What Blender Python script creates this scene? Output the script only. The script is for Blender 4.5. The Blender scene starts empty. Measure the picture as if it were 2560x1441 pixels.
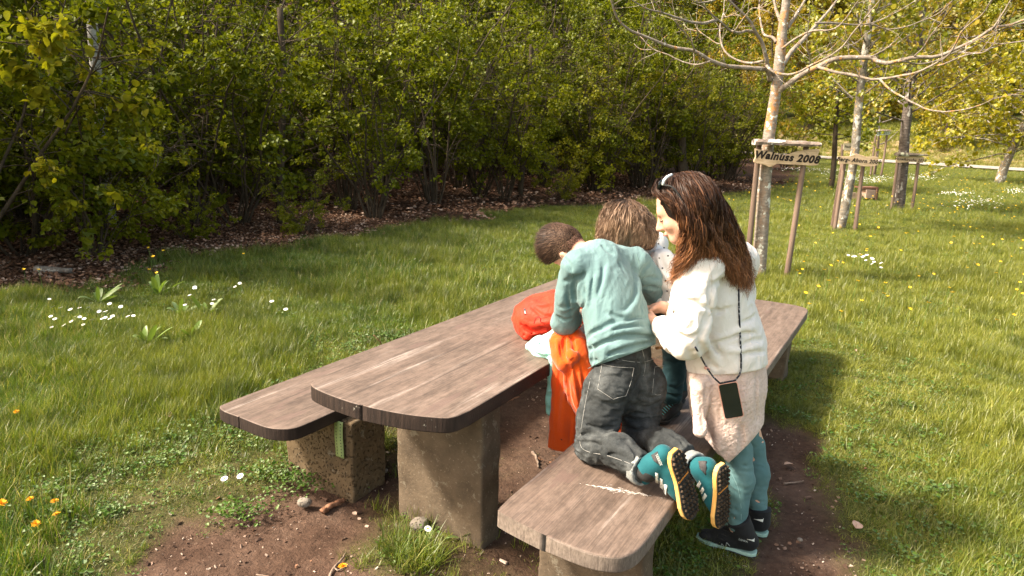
import bpy, math, random
import numpy as np
from mathutils import Vector, Matrix, Euler
random.seed(7); rng = np.random.default_rng(7)
scene = bpy.context.scene
COL = scene.collection
R_ = math.radians

# ------------------------------------------------------------------ camera
FPX = 1706.7; CAM_H = 1.86
dn = np.array([-300., 7000., FPX]); dn /= np.linalg.norm(dn)      # world "down" seen from the camera (x right, y down, z ahead)
up_ = -dn; fw_ = np.array([0, 0, 1.]) - up_ * up_[2]; fw_ /= np.linalg.norm(fw_); rt_ = np.cross(fw_, up_)
RW = np.array([rt_, fw_, up_])                                    # camera vector -> world vector
CAMP = np.array([0, 0, CAM_H])
def D(px, py, y):
    """point of the place at distance y in front of the camera, on the sight line of a photo pixel"""
    d = RW @ np.array([(px - 1280) / FPX, (py - 720.5) / FPX, 1.]); return d * (y / d[1]) + CAMP
def G(px, py, z=0.0):
    d = RW @ np.array([(px - 1280) / FPX, (py - 720.5) / FPX, 1.]); return d * ((z - CAM_H) / d[2]) + CAMP
cam = bpy.data.cameras.new('camera'); camo = bpy.data.objects.new('camera', cam); COL.objects.link(camo)
cam.sensor_width = 36; cam.lens = FPX / 2560 * 36; cam.clip_start = .05; cam.clip_end = 600
m = Matrix.Identity(4)
cx, cy, cz = RW @ np.array([1, 0, 0.]), RW @ np.array([0, -1, 0.]), RW @ np.array([0, 0, -1.])
for i in range(3): m[i][0], m[i][1], m[i][2] = cx[i], cy[i], cz[i]
m.translation = Vector(CAMP); camo.matrix_world = m
cam.dof.use_dof = True; cam.dof.focus_distance = 3.1; cam.dof.aperture_fstop = 9.0
scene.camera = camo
# ------------------------------------------------------------------ light
SUNL = Vector((0.98, 0.16, -1.0)).normalized()                    # the way the light travels
w = bpy.data.worlds.new("World"); scene.world = w; w.use_nodes = True
nt = w.node_tree; bg = nt.nodes['Background']
sk = nt.nodes.new('ShaderNodeTexSky'); sk.sky_type = 'NISHITA'; sk.sun_disc = False
sk.sun_elevation = math.asin(-SUNL.z); sk.sun_rotation = math.atan2(-SUNL.x, -SUNL.y)
sk.air_density = 1.0; sk.dust_density = 3.0; sk.ozone_density = .6
hz = nt.nodes.new('ShaderNodeMixRGB'); hz.blend_type = 'MULTIPLY'; hz.inputs[0].default_value = 1; hz.inputs[2].default_value = (1.12, .96, .74, 1)   # warm white-balance tint multiplied into the sky colour
nt.links.new(sk.outputs[0], hz.inputs[1]); nt.links.new(hz.outputs[0], bg.inputs[0]); bg.inputs[1].default_value = 0.15
sun = bpy.data.lights.new('sun', 'SUN'); sun.energy = 3.3; sun.angle = R_(7); sun.color = (1, .92, .78)
suno = bpy.data.objects.new('sun', sun); COL.objects.link(suno)
suno.rotation_euler = SUNL.to_track_quat('-Z', 'Y').to_euler()
scene.view_settings.view_transform = 'Standard'; scene.view_settings.look = 'None'
scene.view_settings.exposure = 1.76; scene.view_settings.gamma = 1.0; scene.view_settings.use_curve_mapping = False
scene.cycles.max_bounces = 6; scene.cycles.diffuse_bounces = 3; scene.cycles.transparent_max_bounces = 4
scene.cycles.caustics_reflective = False; scene.cycles.caustics_refractive = False

# ------------------------------------------------------------------ naming helpers
def tag(o, label=None, cat=None, group=None, kind=None):
    if label: o['label'] = label
    if cat: o['category'] = cat
    if group: o['group'] = group
    if kind: o['kind'] = kind
    return o
def empty(name, loc=(0, 0, 0), label=None, cat=None, group=None, rz=0):
    o = bpy.data.objects.new(name, None); COL.objects.link(o); o.location = loc; o.rotation_euler = (0, 0, rz)
    o.empty_display_size = .1
    return tag(o, label, cat, group)
def place(me, name, parent=None, loc=None, keep=True):
    o = bpy.data.objects.new(name, me); COL.objects.link(o)
    if parent is not None:
        o.parent = parent
        if keep: o.matrix_parent_inverse = parent.matrix_basis.inverted()
    if loc is not None: o.location = loc
    return o
def copy_tree(o, parent=None):
    c = o.copy(); COL.objects.link(c)
    if parent is not None: c.parent = parent
    for ch in o.children: copy_tree(ch, c)
    return c

# ------------------------------------------------------------------ materials
class N:
    def __init__(s, name):
        s.m = bpy.data.materials.new(name); s.m.use_nodes = True; s.t = s.m.node_tree
        s.b = s.t.nodes['Principled BSDF']; s.out = s.t.nodes['Material Output']
        s.tc = s.t.nodes.new('ShaderNodeTexCoord')
    def n(s, typ, **kw):
        q = s.t.nodes.new('ShaderNode' + typ)
        for k, v in kw.items(): setattr(q, k, v)
        return q
    def l(s, a, b): s.t.links.new(a, b)
    def co(s, which='Object', scale=(1, 1, 1), rot=(0, 0, 0)):
        mp = s.n('Mapping'); s.l(s.tc.outputs[which], mp.inputs[0])
        mp.inputs['Scale'].default_value = scale; mp.inputs['Rotation'].default_value = rot
        return mp.outputs[0]
    def noise(s, vec, scale, detail=4, rough=.55, dist=0):
        q = s.n('TexNoise'); q.inputs['Scale'].default_value = scale; q.inputs['Detail'].default_value = detail
        q.inputs['Roughness'].default_value = rough; q.inputs['Distortion'].default_value = dist
        if vec is not None: s.l(vec, q.inputs['Vector'])
        return q.outputs['Fac']
    def ramp(s, fac, stops):
        q = s.n('ValToRGB'); e = q.color_ramp.elements
        while len(e) < len(stops): e.new(.5)
        for i, (p, c) in enumerate(stops): e[i].position = p; e[i].color = (*c, 1) if len(c) == 3 else c
        s.l(fac, q.inputs[0]); return q.outputs[0]
    def mix(s, fac, a, b, mode='MIX'):
        q = s.n('MixRGB', blend_type=mode)
        for i, v in enumerate((fac, a, b)):
            if isinstance(v, (int, float)): q.inputs[i].default_value = v
            elif isinstance(v, tuple): q.inputs[i].default_value = (*v, 1)
            else: s.l(v, q.inputs[i])
        return q.outputs[0]
    def math(s, op, a, b=0.0):
        q = s.n('Math', operation=op)
        for i, v in enumerate((a, b)):
            if isinstance(v, (int, float)): q.inputs[i].default_value = v
            else: s.l(v, q.inputs[i])
        return q.outputs[0]
    def attr(s, name, out='Fac'):
        q = s.n('Attribute'); q.attribute_name = name; return q.outputs[out]
    def bump(s, h, strength=.5, dist=.01, prev=None):
        q = s.n('Bump'); q.inputs['Strength'].default_value = strength; q.inputs['Distance'].default_value = dist
        s.l(h, q.inputs['Height'])
        if prev is not None: s.l(prev, q.inputs['Normal'])
        s.l(q.outputs[0], s.b.inputs['Normal']); return q.outputs[0]
    def fin(s, col=None, rough=.8, spec=.3):
        if col is not None:
            if isinstance(col, tuple): s.b.inputs['Base Color'].default_value = (*col, 1)
            else: s.l(col, s.b.inputs['Base Color'])
        if isinstance(rough, (int, float)): s.b.inputs['Roughness'].default_value = rough
        else: s.l(rough, s.b.inputs['Roughness'])
        s.b.inputs['Specular IOR Level'].default_value = spec
        return s.m

def m_simple(name, c1, c2, scale=8, detail=5, bump=.3, bd=.004, rough=.8, spec=.3, sc3=(1, 1, 1), bscale=None):
    s = N(name); v = s.co(scale=sc3); f = s.noise(v, scale, detail)
    s.bump(s.noise(v, bscale or scale * 4, 4), bump, bd)
    return s.fin(s.ramp(f, [(.3, c1), (.7, c2)]), rough, spec)

def m_wood_top(name='weathered_wood', seed=0.0, warm=1.0):
    s = N(name); v = s.co(scale=(1.0, 1.0, 1.0))
    vs = s.co(scale=(1.3, 9, 9)); vf = s.co(scale=(3.5, 150, 150))
    g = s.noise(vs, 1.6, 5, .6, .5); f = s.noise(vf, 1.0, 4, .6, .3); bl = s.noise(v, 3.2, 5, .6)
    c = s.ramp(g, [(.22, (.084, .061, .049)), (.42, (.120, .089, .071)), (.6, (.158, .119, .097)), (.80, (.110, .087, .075))])
    c = s.mix(.55, c, s.ramp(f, [(.34, (.5, .46, .44)), (.6, (1.2, 1.16, 1.13))]), 'MULTIPLY')
    c = s.mix(s.ramp(bl, [(.52, (0, 0, 0)), (.7, (.25, .25, .25))]), c, (.20, .14, .11))
    # pale scraped streaks along the grain
    st = s.noise(s.co(scale=(.55, 8, 8)), 1.3, 2, .5); fine = s.noise(s.co(scale=(4, 150, 150)), 1, 3)
    stm = s.math('MULTIPLY', s.ramp(st, [(.64, (0, 0, 0)), (.71, (1, 1, 1))]), s.ramp(fine, [(.42, (0, 0, 0)), (.56, (1, 1, 1))]))
    c = s.mix(s.math('MULTIPLY', stm, .5), c, (.42, .36, .32))
    mo = s.ramp(s.noise(s.co(scale=(1.5, 3, 3)), 9, 6, .75), [(.35, (.62, .6, .58)), (.6, (1.15, 1.12, 1.1))]); c = s.mix(.8, c, mo, 'MULTIPLY')
    # cracks
    cr = s.ramp(s.noise(s.co(scale=(.7, 30, 30)), 1.2, 2, .4), [(.275, (1, 1, 1)), (.30, (0, 0, 0))])
    c = s.mix(s.math('MULTIPLY', cr, .5), c, (.04, .028, .022))
    # damp spots
    sp = s.ramp(s.noise(s.co(scale=(2.2, 6, 6)), 1.6, 3, .4), [(.655, (0, 0, 0)), (.68, (.6, .6, .6))])
    c = s.mix(sp, c, (.13, .085, .07))
    b1 = s.bump(s.noise(vf, 1.0, 4, .6), .35, .003); s.bump(cr, -.6, .006, b1)
    return s.fin(c, .62, .35)
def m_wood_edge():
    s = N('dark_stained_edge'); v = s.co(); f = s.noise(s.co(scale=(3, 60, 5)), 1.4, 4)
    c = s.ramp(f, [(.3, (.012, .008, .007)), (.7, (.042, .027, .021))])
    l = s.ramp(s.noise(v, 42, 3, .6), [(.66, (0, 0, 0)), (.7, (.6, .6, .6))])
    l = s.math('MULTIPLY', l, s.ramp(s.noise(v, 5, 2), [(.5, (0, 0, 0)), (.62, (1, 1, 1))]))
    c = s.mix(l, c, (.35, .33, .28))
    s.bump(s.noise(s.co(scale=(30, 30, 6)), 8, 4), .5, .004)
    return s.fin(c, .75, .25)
def m_wood_endpale():
    s = N('pale_worn_edge'); f = s.noise(s.co(scale=(55, 55, 22)), 1.9, 5, .7); g = s.noise(s.co(), 6, 3)
    c = s.ramp(f, [(.3, (.10, .078, .065)), (.7, (.26, .21, .175))])
    c = s.mix(s.ramp(g, [(.4, (0, 0, 0)), (.7, (.6, .6, .6))]), c, (.09, .07, .06))
    s.bump(s.noise(s.co(scale=(60, 60, 5)), 3, 4), .5, .004)
    return s.fin(c, .8, .2)
def m_stone(name, a, b_, pit=False):
    s = N(name); v = s.co(); f = s.noise(v, 7, 6, .65)
    c = s.ramp(f, [(.3, a), (.68, b_)])
    sp = s.ramp(s.noise(v, 75, 3, .6), [(.62, (0, 0, 0)), (.70, (.45, .45, .45))]); c = s.mix(sp, c, (.30, .25, .19))
    li = s.ramp(s.noise(v, 16, 4, .7), [(.6, (0, 0, 0)), (.66, (.55, .55, .55))]); c = s.mix(li, c, (.22, .195, .15))
    dk = s.ramp(s.noise(v, 11, 5, .7, 0), [(.55, (0, 0, 0)), (.72, (.75, .75, .75))]); c = s.mix(s.math('MULTIPLY', dk, .7), c, (.07, .055, .04))
    h = s.noise(v, 60, 4 if pit else 6, .6)
    if pit:
        h = s.ramp(h, [(.36, (0, 0, 0)), (.43, (1, 1, 1))]); c = s.mix(.55, c, s.ramp(h, [(0, (.4, .36, .33)), (.6, (1, 1, 1))]), 'MULTIPLY')
    s.bump(h, 1.0 if pit else .6, .012 if pit else .006)
    return s.fin(c, .92, .15)
def leaf_mat(name, base, var, trans=.42, gloss=.25):
    """base/var: two leaf colours; per-leaf attribute 'tint' and object colour vary them"""
    s = N(name); t = s.t
    c = s.mix(s.attr('tint'), base, var)
    oi = s.n('ObjectInfo'); c = s.mix(1.0, c, oi.outputs['Color'], 'MULTIPLY')
    df = s.n('BsdfDiffuse'); tr = s.n('BsdfTranslucent'); gl = s.n('BsdfGlossy')
    gl.inputs['Roughness'].default_value = .6
    s.l(c, df.inputs[0]); s.l(s.mix(1.0, c, (1.2, 1.2, .5), 'MULTIPLY'), tr.inputs[0])
    gl.inputs[0].default_value = (.9, .95, .8, 1)
    m1 = s.n('MixShader'); m1.inputs[0].default_value = trans; s.l(df.outputs[0], m1.inputs[1]); s.l(tr.outputs[0], m1.inputs[2])
    m2 = s.n('MixShader'); fr = s.n('Fresnel'); fr.inputs[0].default_value = 1.35; s.l(s.math('MULTIPLY', fr.outputs[0], gloss), m2.inputs[0])
    s.l(m1.outputs[0], m2.inputs[1]); s.l(gl.outputs[0], m2.inputs[2]); s.l(m2.outputs[0], s.out.inputs[0])
    t.nodes.remove(s.b)
    return s.m
def bark_mat(name, a, b_, scale=12, lichen=None, stretch=(1, 1, .35), lsc=9, lth=.56):
    s = N(name); v = s.co(scale=stretch); f = s.noise(v, scale, 6, .65)
    c = s.ramp(f, [(.3, a), (.68, b_)])
    if lichen:
        for i, lc in enumerate(lichen):
            k = s.ramp(s.noise(s.co(scale=(1, 1, .7), rot=(i * 1.3, i, 0)), lsc * (1 + .5 * i), 4, .6), [(lth + .03 * i, (0, 0, 0)), (lth + .03 * i + .03, (.9, .9, .9))])
            c = s.mix(k, c, lc)
    s.bump(s.noise(v, scale * 3, 5), .7, .008)
    return s.fin(c, .9, .15)

# ------------------------------------------------------------------ mesh builder
class MB:
    def __init__(s): s.v = []; s.f = []; s.m = []; s.n = 0; s.t = []
    def add(s, v, f, mi=0, tint=None):
        v = np.asarray(v, float).reshape(-1, 3)
        s.v.append(v); s.f += [tuple(int(i) + s.n for i in q) for q in f]; s.m += [mi] * len(f); s.n += len(v)
        if tint is not None: s.t += [tint] * len(v)
        return s
    def tube(s, pts, rad, seg=6, mi=0, cap=True):
        pts = np.asarray(pts, float); n = len(pts)
        rad = np.full(n, rad) if np.isscalar(rad) else np.asarray(rad, float)
        T = np.gradient(pts, axis=0); T /= np.linalg.norm(T, axis=1)[:, None] + 1e-12
        u = np.cross(T[0], [0, 0, 1.]);
        if np.linalg.norm(u) < 1e-3: u = np.cross(T[0], [1., 0, 0])
        u /= np.linalg.norm(u); V = []
        for i in range(n):
            u = u - T[i] * (u @ T[i]); u /= np.linalg.norm(u) + 1e-12; w_ = np.cross(T[i], u)
            a = np.arange(seg) / seg * 2 * math.pi
            V.append(pts[i] + rad[i] * (np.cos(a)[:, None] * u + np.sin(a)[:, None] * w_))
        F = [(i * seg + j, i * seg + (j + 1) % seg, (i + 1) * seg + (j + 1) % seg, (i + 1) * seg + j) for i in range(n - 1) for j in range(seg)]
        if cap: F += [tuple(range(seg))[::-1], tuple((n - 1) * seg + j for j in range(seg))]
        return s.add(np.concatenate(V), F, mi)
    def box(s, c, h, rot=None, mi=0, jit=0):
        v = np.array([(x, y, z) for x in (-1, 1) for y in (-1, 1) for z in (-1, 1)], float) * np.asarray(h)
        if jit: v += rng.normal(0, jit, v.shape)
        if rot is not None: v = v @ np.array(Euler(rot).to_matrix()).T
        return s.add(v + np.asarray(c), [(0, 1, 3, 2), (4, 6, 7, 5), (0, 4, 5, 1), (2, 3, 7, 6), (0, 2, 6, 4), (1, 5, 7, 3)], mi)
    def mesh(s, name, mats, smooth=True):
        me = bpy.data.meshes.new(name)
        me.from_pydata(np.concatenate(s.v).tolist() if s.v else [], [], s.f)
        for x in (mats if isinstance(mats, (list, tuple)) else [mats]): me.materials.append(x)
        if any(s.m): me.polygons.foreach_set('material_index', s.m)
        me.polygons.foreach_set('use_smooth', [smooth] * len(s.f))
        if s.t:
            a = me.attributes.new('tint', 'FLOAT', 'POINT'); a.data.foreach_set('value', s.t)
        me.update(); return me
    def build(s, name, mats, parent=None, smooth=True): return place(s.mesh(name, mats, smooth), name, parent)
def fast_mesh(name, V, F, mats, smooth=False, tint=None, mi=None):
    """V (n,3), F (m,k) numpy arrays"""
    me = bpy.data.meshes.new(name); V = np.ascontiguousarray(V, np.float32); F = np.ascontiguousarray(F, np.int32)
    me.vertices.add(len(V)); me.vertices.foreach_set('co', V.ravel())
    k = F.shape[1]; me.loops.add(F.size); me.loops.foreach_set('vertex_index', F.ravel())
    me.polygons.add(len(F)); me.polygons.foreach_set('loop_start', np.arange(len(F), dtype=np.int32) * k)
    for x in (mats if isinstance(mats, (list, tuple)) else [mats]): me.materials.append(x)
    me.polygons.foreach_set('use_smooth', np.full(len(F), smooth))
    if mi is not None: me.polygons.foreach_set('material_index', np.asarray(mi, np.int32))
    if tint is not None:
        a = me.attributes.new('tint', 'FLOAT', 'POINT'); a.data.foreach_set('value', np.asarray(tint, np.float32))
    me.update(calc_edges=True); return me
def spline(P, n):
    """Catmull-Rom through points P (k,d) -> n samples"""
    P = np.asarray(P, float); k = len(P)
    if k < 3: t = np.linspace(0, 1, n)[:, None]; return P[0] * (1 - t) + P[-1] * t
    Q = np.vstack([2 * P[0] - P[1], P, 2 * P[-1] - P[-2]]); t = np.linspace(0, k - 1 - 1e-6, n); i = t.astype(int); u = (t - i)[:, None]
    a, b, c, d = Q[i], Q[i + 1], Q[i + 2], Q[i + 3]
    return .5 * ((2 * b) + (-a + c) * u + (2 * a - 5 * b + 4 * c - d) * u ** 2 + (-a + 3 * b - 3 * c + d) * u ** 3)
# value noise
_P = rng.random((256, 256))
def vn(x, y, s=1.0):
    x = np.asarray(x, float) * s + 1000; y = np.asarray(y, float) * s + 1000
    i = np.floor(x).astype(int); j = np.floor(y).astype(int); u = x - i; v = y - j; u = u * u * (3 - 2 * u); v = v * v * (3 - 2 * v)
    g = lambda a, b: _P[a % 256, b % 256]
    return (g(i, j) * (1 - u) + g(i + 1, j) * u) * (1 - v) + (g(i, j + 1) * (1 - u) + g(i + 1, j + 1) * u) * v
def fbm(x, y, s=1.0, o=4):
    r = 0; a = .5; t = 0
    for _ in range(o): r = r + a * vn(x, y, s); t += a; a *= .5; s *= 2.1
    return r / t
def n3(p, s=1.0, seed=0):
    """cheap 3-D value noise 0..1"""
    q = p * s + 500 + seed * 13.7; i = np.floor(q).astype(np.int64); u = q - i; u = u * u * (3 - 2 * u); r = 0
    for a in (0, 1):
        for b in (0, 1):
            for c in (0, 1):
                h = _P[(i[:, 0] + a + 31 * (i[:, 2] + c)) % 256, (i[:, 1] + b + 57 * (i[:, 2] + c)) % 256]
                r = r + h * (u[:, 0] if a else 1 - u[:, 0]) * (u[:, 1] if b else 1 - u[:, 1]) * (u[:, 2] if c else 1 - u[:, 2])
    return r
def sstep(a, b, x): t = np.clip((x - a) / (b - a), 0, 1); return t * t * (3 - 2 * t)
# scatter with geometry nodes
def scatter(name, pts, rot, sc, protos, idx=None):
    n = len(pts); me = bpy.data.meshes.new(name); me.vertices.add(n); me.vertices.foreach_set('co', np.asarray(pts, np.float32).ravel())
    a = me.attributes.new('rot', 'FLOAT_VECTOR', 'POINT'); a.data.foreach_set('vector', np.asarray(rot, np.float32).ravel())
    a = me.attributes.new('sc', 'FLOAT', 'POINT'); a.data.foreach_set('value', np.asarray(sc, np.float32))
    a = me.attributes.new('idx', 'INT', 'POINT')
    a.data.foreach_set('value', np.asarray(rng.integers(0, len(protos), n) if idx is None else idx, np.int32))
    col = bpy.data.collections.new(name + '_kinds')
    for i, p in enumerate(protos):
        col.objects.link(bpy.data.objects.new('%s_kind_%02d' % (name, i), p))
    o = place(me, name)
    g = bpy.data.node_groups.new(name, 'GeometryNodeTree')
    g.interface.new_socket('Geometry', in_out='INPUT', socket_type='NodeSocketGeometry')
    g.interface.new_socket('Geometry', in_out='OUTPUT', socket_type='NodeSocketGeometry')
    gi = g.nodes.new('NodeGroupInput'); go = g.nodes.new('NodeGroupOutput'); ip = g.nodes.new('GeometryNodeInstanceOnPoints')
    ci = g.nodes.new('GeometryNodeCollectionInfo'); ci.inputs[0].default_value = col; ci.inputs[1].default_value = True; ci.inputs[2].default_value = True
    def na(nm, ty):
        q = g.nodes.new('GeometryNodeInputNamedAttribute'); q.data_type = ty; q.inputs[0].default_value = nm; return q.outputs[0]
    L = g.links.new
    L(gi.outputs[0], ip.inputs['Points']); L(ci.outputs[0], ip.inputs['Instance']); ip.inputs['Pick Instance'].default_value = True
    L(na('idx', 'INT'), ip.inputs['Instance Index']); L(na('rot', 'FLOAT_VECTOR'), ip.inputs['Rotation']); L(na('sc', 'FLOAT'), ip.inputs['Scale'])
    L(ip.outputs[0], go.inputs[0])
    md = o.modifiers.new('scatter', 'NODES'); md.node_group = g
    return o
# ================================================================== GROUND
dA = np.array([.5045, .8634]); dP = np.array([.8634, -.5045])          # along / across the table
def AP(a, p, z=0.0): q = dA * a + dP * p; return np.array([q[0], q[1], z])
def apc(x, y): return x * dA[0] + y * dA[1], x * dP[0] + y * dP[1]
def seg_d(x, y, p, q):
    p = np.array(p[:2], float); q = np.array(q[:2], float); v = q - p; L = v @ v
    t = np.clip(((x - p[0]) * v[0] + (y - p[1]) * v[1]) / L, 0, 1)
    return np.hypot(x - p[0] - t * v[0], y - p[1] - t * v[1])
# forest edge polyline (from the photo) and signed distance-like mask
EDGE = np.array([(-30, -12), (-8.2, .5), (-5.6, 4.5), (-4.8, 6.0), (-4.55, 7.0), (-4.35, 8.3), (-3.4, 9.8), (-2.0, 11.6), (0.1, 14.8), (2.5, 17.4), (4.6, 19.6), (7.2, 22), (12, 30), (18, 44), (24, 58)], float)
def forest(x, y):
    """1 inside the wood, 0 on the meadow"""
    ex = np.interp(y, EDGE[:, 1], EDGE[:, 0])
    return sstep(-.3, .35, ex + .25 - x + (fbm(x, y, 1.3) - .5) * 1.6)
def soil(x, y):
    a, p = apc(x, y); nz = (fbm(x, y, 2.2, 4) - .5)
    d1 = np.hypot(np.maximum(np.maximum(1.95 - a, a - 6.3), 0), np.maximum(np.maximum(-2.42 - p, p + .98), 0))
    m1 = 1 - sstep(-.05, .28, d1 + nz * .55)
    m2 = 1 - sstep(.35, .72, seg_d(x, y, (-.75, 1.95), (.5, 1.85)) + nz * .8)
    m2b = 1 - sstep(.28, .6, seg_d(x, y, (-1.0, 2.55), (-.5, 2.0)) + nz * .8)
    m3 = 1 - sstep(.12, .36, seg_d(x, y, (1.72, 4.0), (1.42, 2.9)) + nz * .45)
    m3b = 1 - sstep(.18, .38, seg_d(x, y, (1.42, 2.9), (1.05, 2.1)) + nz * .45)
    m4 = .4 * (1 - sstep(.2, .8, seg_d(x, y, (-1.55, 3.0), (-1.35, 2.2)) + nz * 1.2))
    return np.clip(np.maximum.reduce([m1, m2, m2b, m3, m3b, m4]), 0, 1)
PATH_UP = np.array([(-40, 70), (0, 67), (18.8, 64.5), (27, 60), (33, 55.5), (38, 51.5), (42, 47), (50, 38), (60, 25), (75, 5)], float)
def bank_t(x, y): return (y - np.interp(x, PATH_UP[:, 0], PATH_UP[:, 1])) * .75
def gz(x, y):
    x = np.asarray(x, float); y = np.asarray(y, float)
    z = (fbm(x, y, .35, 3) - .5) * .12 * sstep(4, 12, np.hypot(x, y)) * sstep(55, 30, y) + (fbm(x, y, 3.0, 3) - .5) * .035
    z = z - .03 * soil(x, y)
    t = bank_t(x, y)                                                     # bank beyond the path
    z = z + 3.0 * sstep(.6, 16, t) + 45 * sstep(14, 110, t)
    z = z + sstep(6, 40, -x + np.interp(y, EDGE[:, 1], EDGE[:, 0])) * 2.5
    return z
def axis(lo, hi, fl, fh, fine, grow=1.14):
    c = list(np.arange(fl, fh, fine)); s_ = fine
    while c[-1] < hi: s_ *= grow; c.append(c[-1] + s_)
    s_ = fine
    while c[0] > lo: s_ *= grow; c.insert(0, c[0] - s_)
    return np.array(c)
gx = axis(-220, 260, -3.2, 3.4, .04, 1.06); gy = axis(-60, 320, 1.2, 6.0, .04, 1.06)
X, Y = np.meshgrid(gx, gy); Z = gz(X, Y)
so = soil(X, Y); Z += so * (fbm(X, Y, 14, 3) - .5) * .028
nx, ny = len(gx), len(gy); ii = np.arange(nx * ny).reshape(ny, nx)
gm = N('ground_soil_and_turf')
v = gm.co(); n1 = gm.noise(v, 2.2, 6, .65); n2 = gm.noise(v, 30, 5, .7)
cs = gm.ramp(n1, [(.3, (.045, .026, .018)), (.5, (.085, .052, .037)), (.72, (.14, .092, .068))])
cs = gm.mix(.6, cs, gm.ramp(n2, [(.3, (.45, .42, .4)), (.65, (1.2, 1.15, 1.1))]), 'MULTIPLY')
crumb = gm.ramp(gm.noise(v, 90, 3, .6), [(.68, (0, 0, 0)), (.72, (.8, .8, .8))]); cs = gm.mix(crumb, cs, (.30, .23, .17))
cg = gm.ramp(gm.noise(v, 5, 5, .7), [(.35, (.040, .055, .012)), (.55, (.075, .085, .022)), (.7, (.13, .11, .05))])
cf = gm.ramp(gm.noise(v, 22, 5, .75), [(.32, (.018, .010, .007)), (.5, (.06, .032, .02)), (.7, (.15, .085, .055))])
cb = gm.ramp(gm.noise(v, 1.4, 6, .75), [(.38, (.08, .12, .02)), (.48, (.26, .19, .11)), (.7, (.40, .28, .18))])
c = gm.mix(gm.attr('soil'), cg, cs); c = gm.mix(gm.attr('wood'), c, cf); c = gm.mix(gm.attr('bank'), c, cb)
b1 = gm.bump(gm.noise(v, 12, 6, .7), .9, .03); gm.bump(gm.noise(v, 75, 4, .7), .8, .006, b1)
gme = fast_mesh('ground', np.stack([X, Y, Z], -1).reshape(-1, 3), np.stack([ii[:-1, :-1], ii[:-1, 1:], ii[1:, 1:], ii[1:, :-1]], -1).reshape(-1, 4), gm.fin(None, .95, .1), True)
gm.l(c, gm.b.inputs['Base Color'])
tb = bank_t(X, Y)
for nm, val in (('soil', so), ('wood', forest(X, Y)), ('bank', sstep(0, 1, tb + (fbm(X, Y, .3) - .5) * 1) * (1 - sstep(9, 16, tb + (fbm(X, Y, .2) - .5) * 8)))):
    a_ = gme.attributes.new(nm, 'FLOAT', 'POINT'); a_.data.foreach_set('value', val.ravel().astype(np.float32))
tag(place(gme, 'ground'), kind='structure')

# path beyond the meadow: a sheet just above the ground
def lift(off):
    x = np.linspace(-30, 70, 90); y = np.interp(x, PATH_UP[:, 0], PATH_UP[:, 1]); y = np.convolve(np.pad(y, 6, 'edge'), np.ones(13) / 13, 'valid')
    g = np.gradient(y, x); n_ = np.stack([g, -np.ones_like(g)], -1) / np.hypot(g, 1)[:, None]
    q = np.stack([x, y, 0 * x], -1); q[:, :2] += n_ * off; q[:, 2] = gz(q[:, 0], q[:, 1]) + .10; return q
A_, B_ = lift(-.4), lift(6.4)
Vp = np.concatenate([A_, (A_ + B_) / 2 + [0, 0, .03], B_]); Fp = [(i, i + 1, 90 * (k + 1) - 90 * k + i + 1, 90 + i) for k in (0,) for i in range(89)]
Fp = [(90 * k + i, 90 * k + i + 1, 90 * k + 91 + i, 90 * k + 90 + i) for k in (0, 1) for i in range(89)]
pm = m_simple('pale_gravel', (.27, .235, .205), (.36, .32, .285), 1.2, 5, .3, .01, .95, .1)
tag(MB().add(Vp, Fp).build('path', pm), kind='structure')

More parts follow.
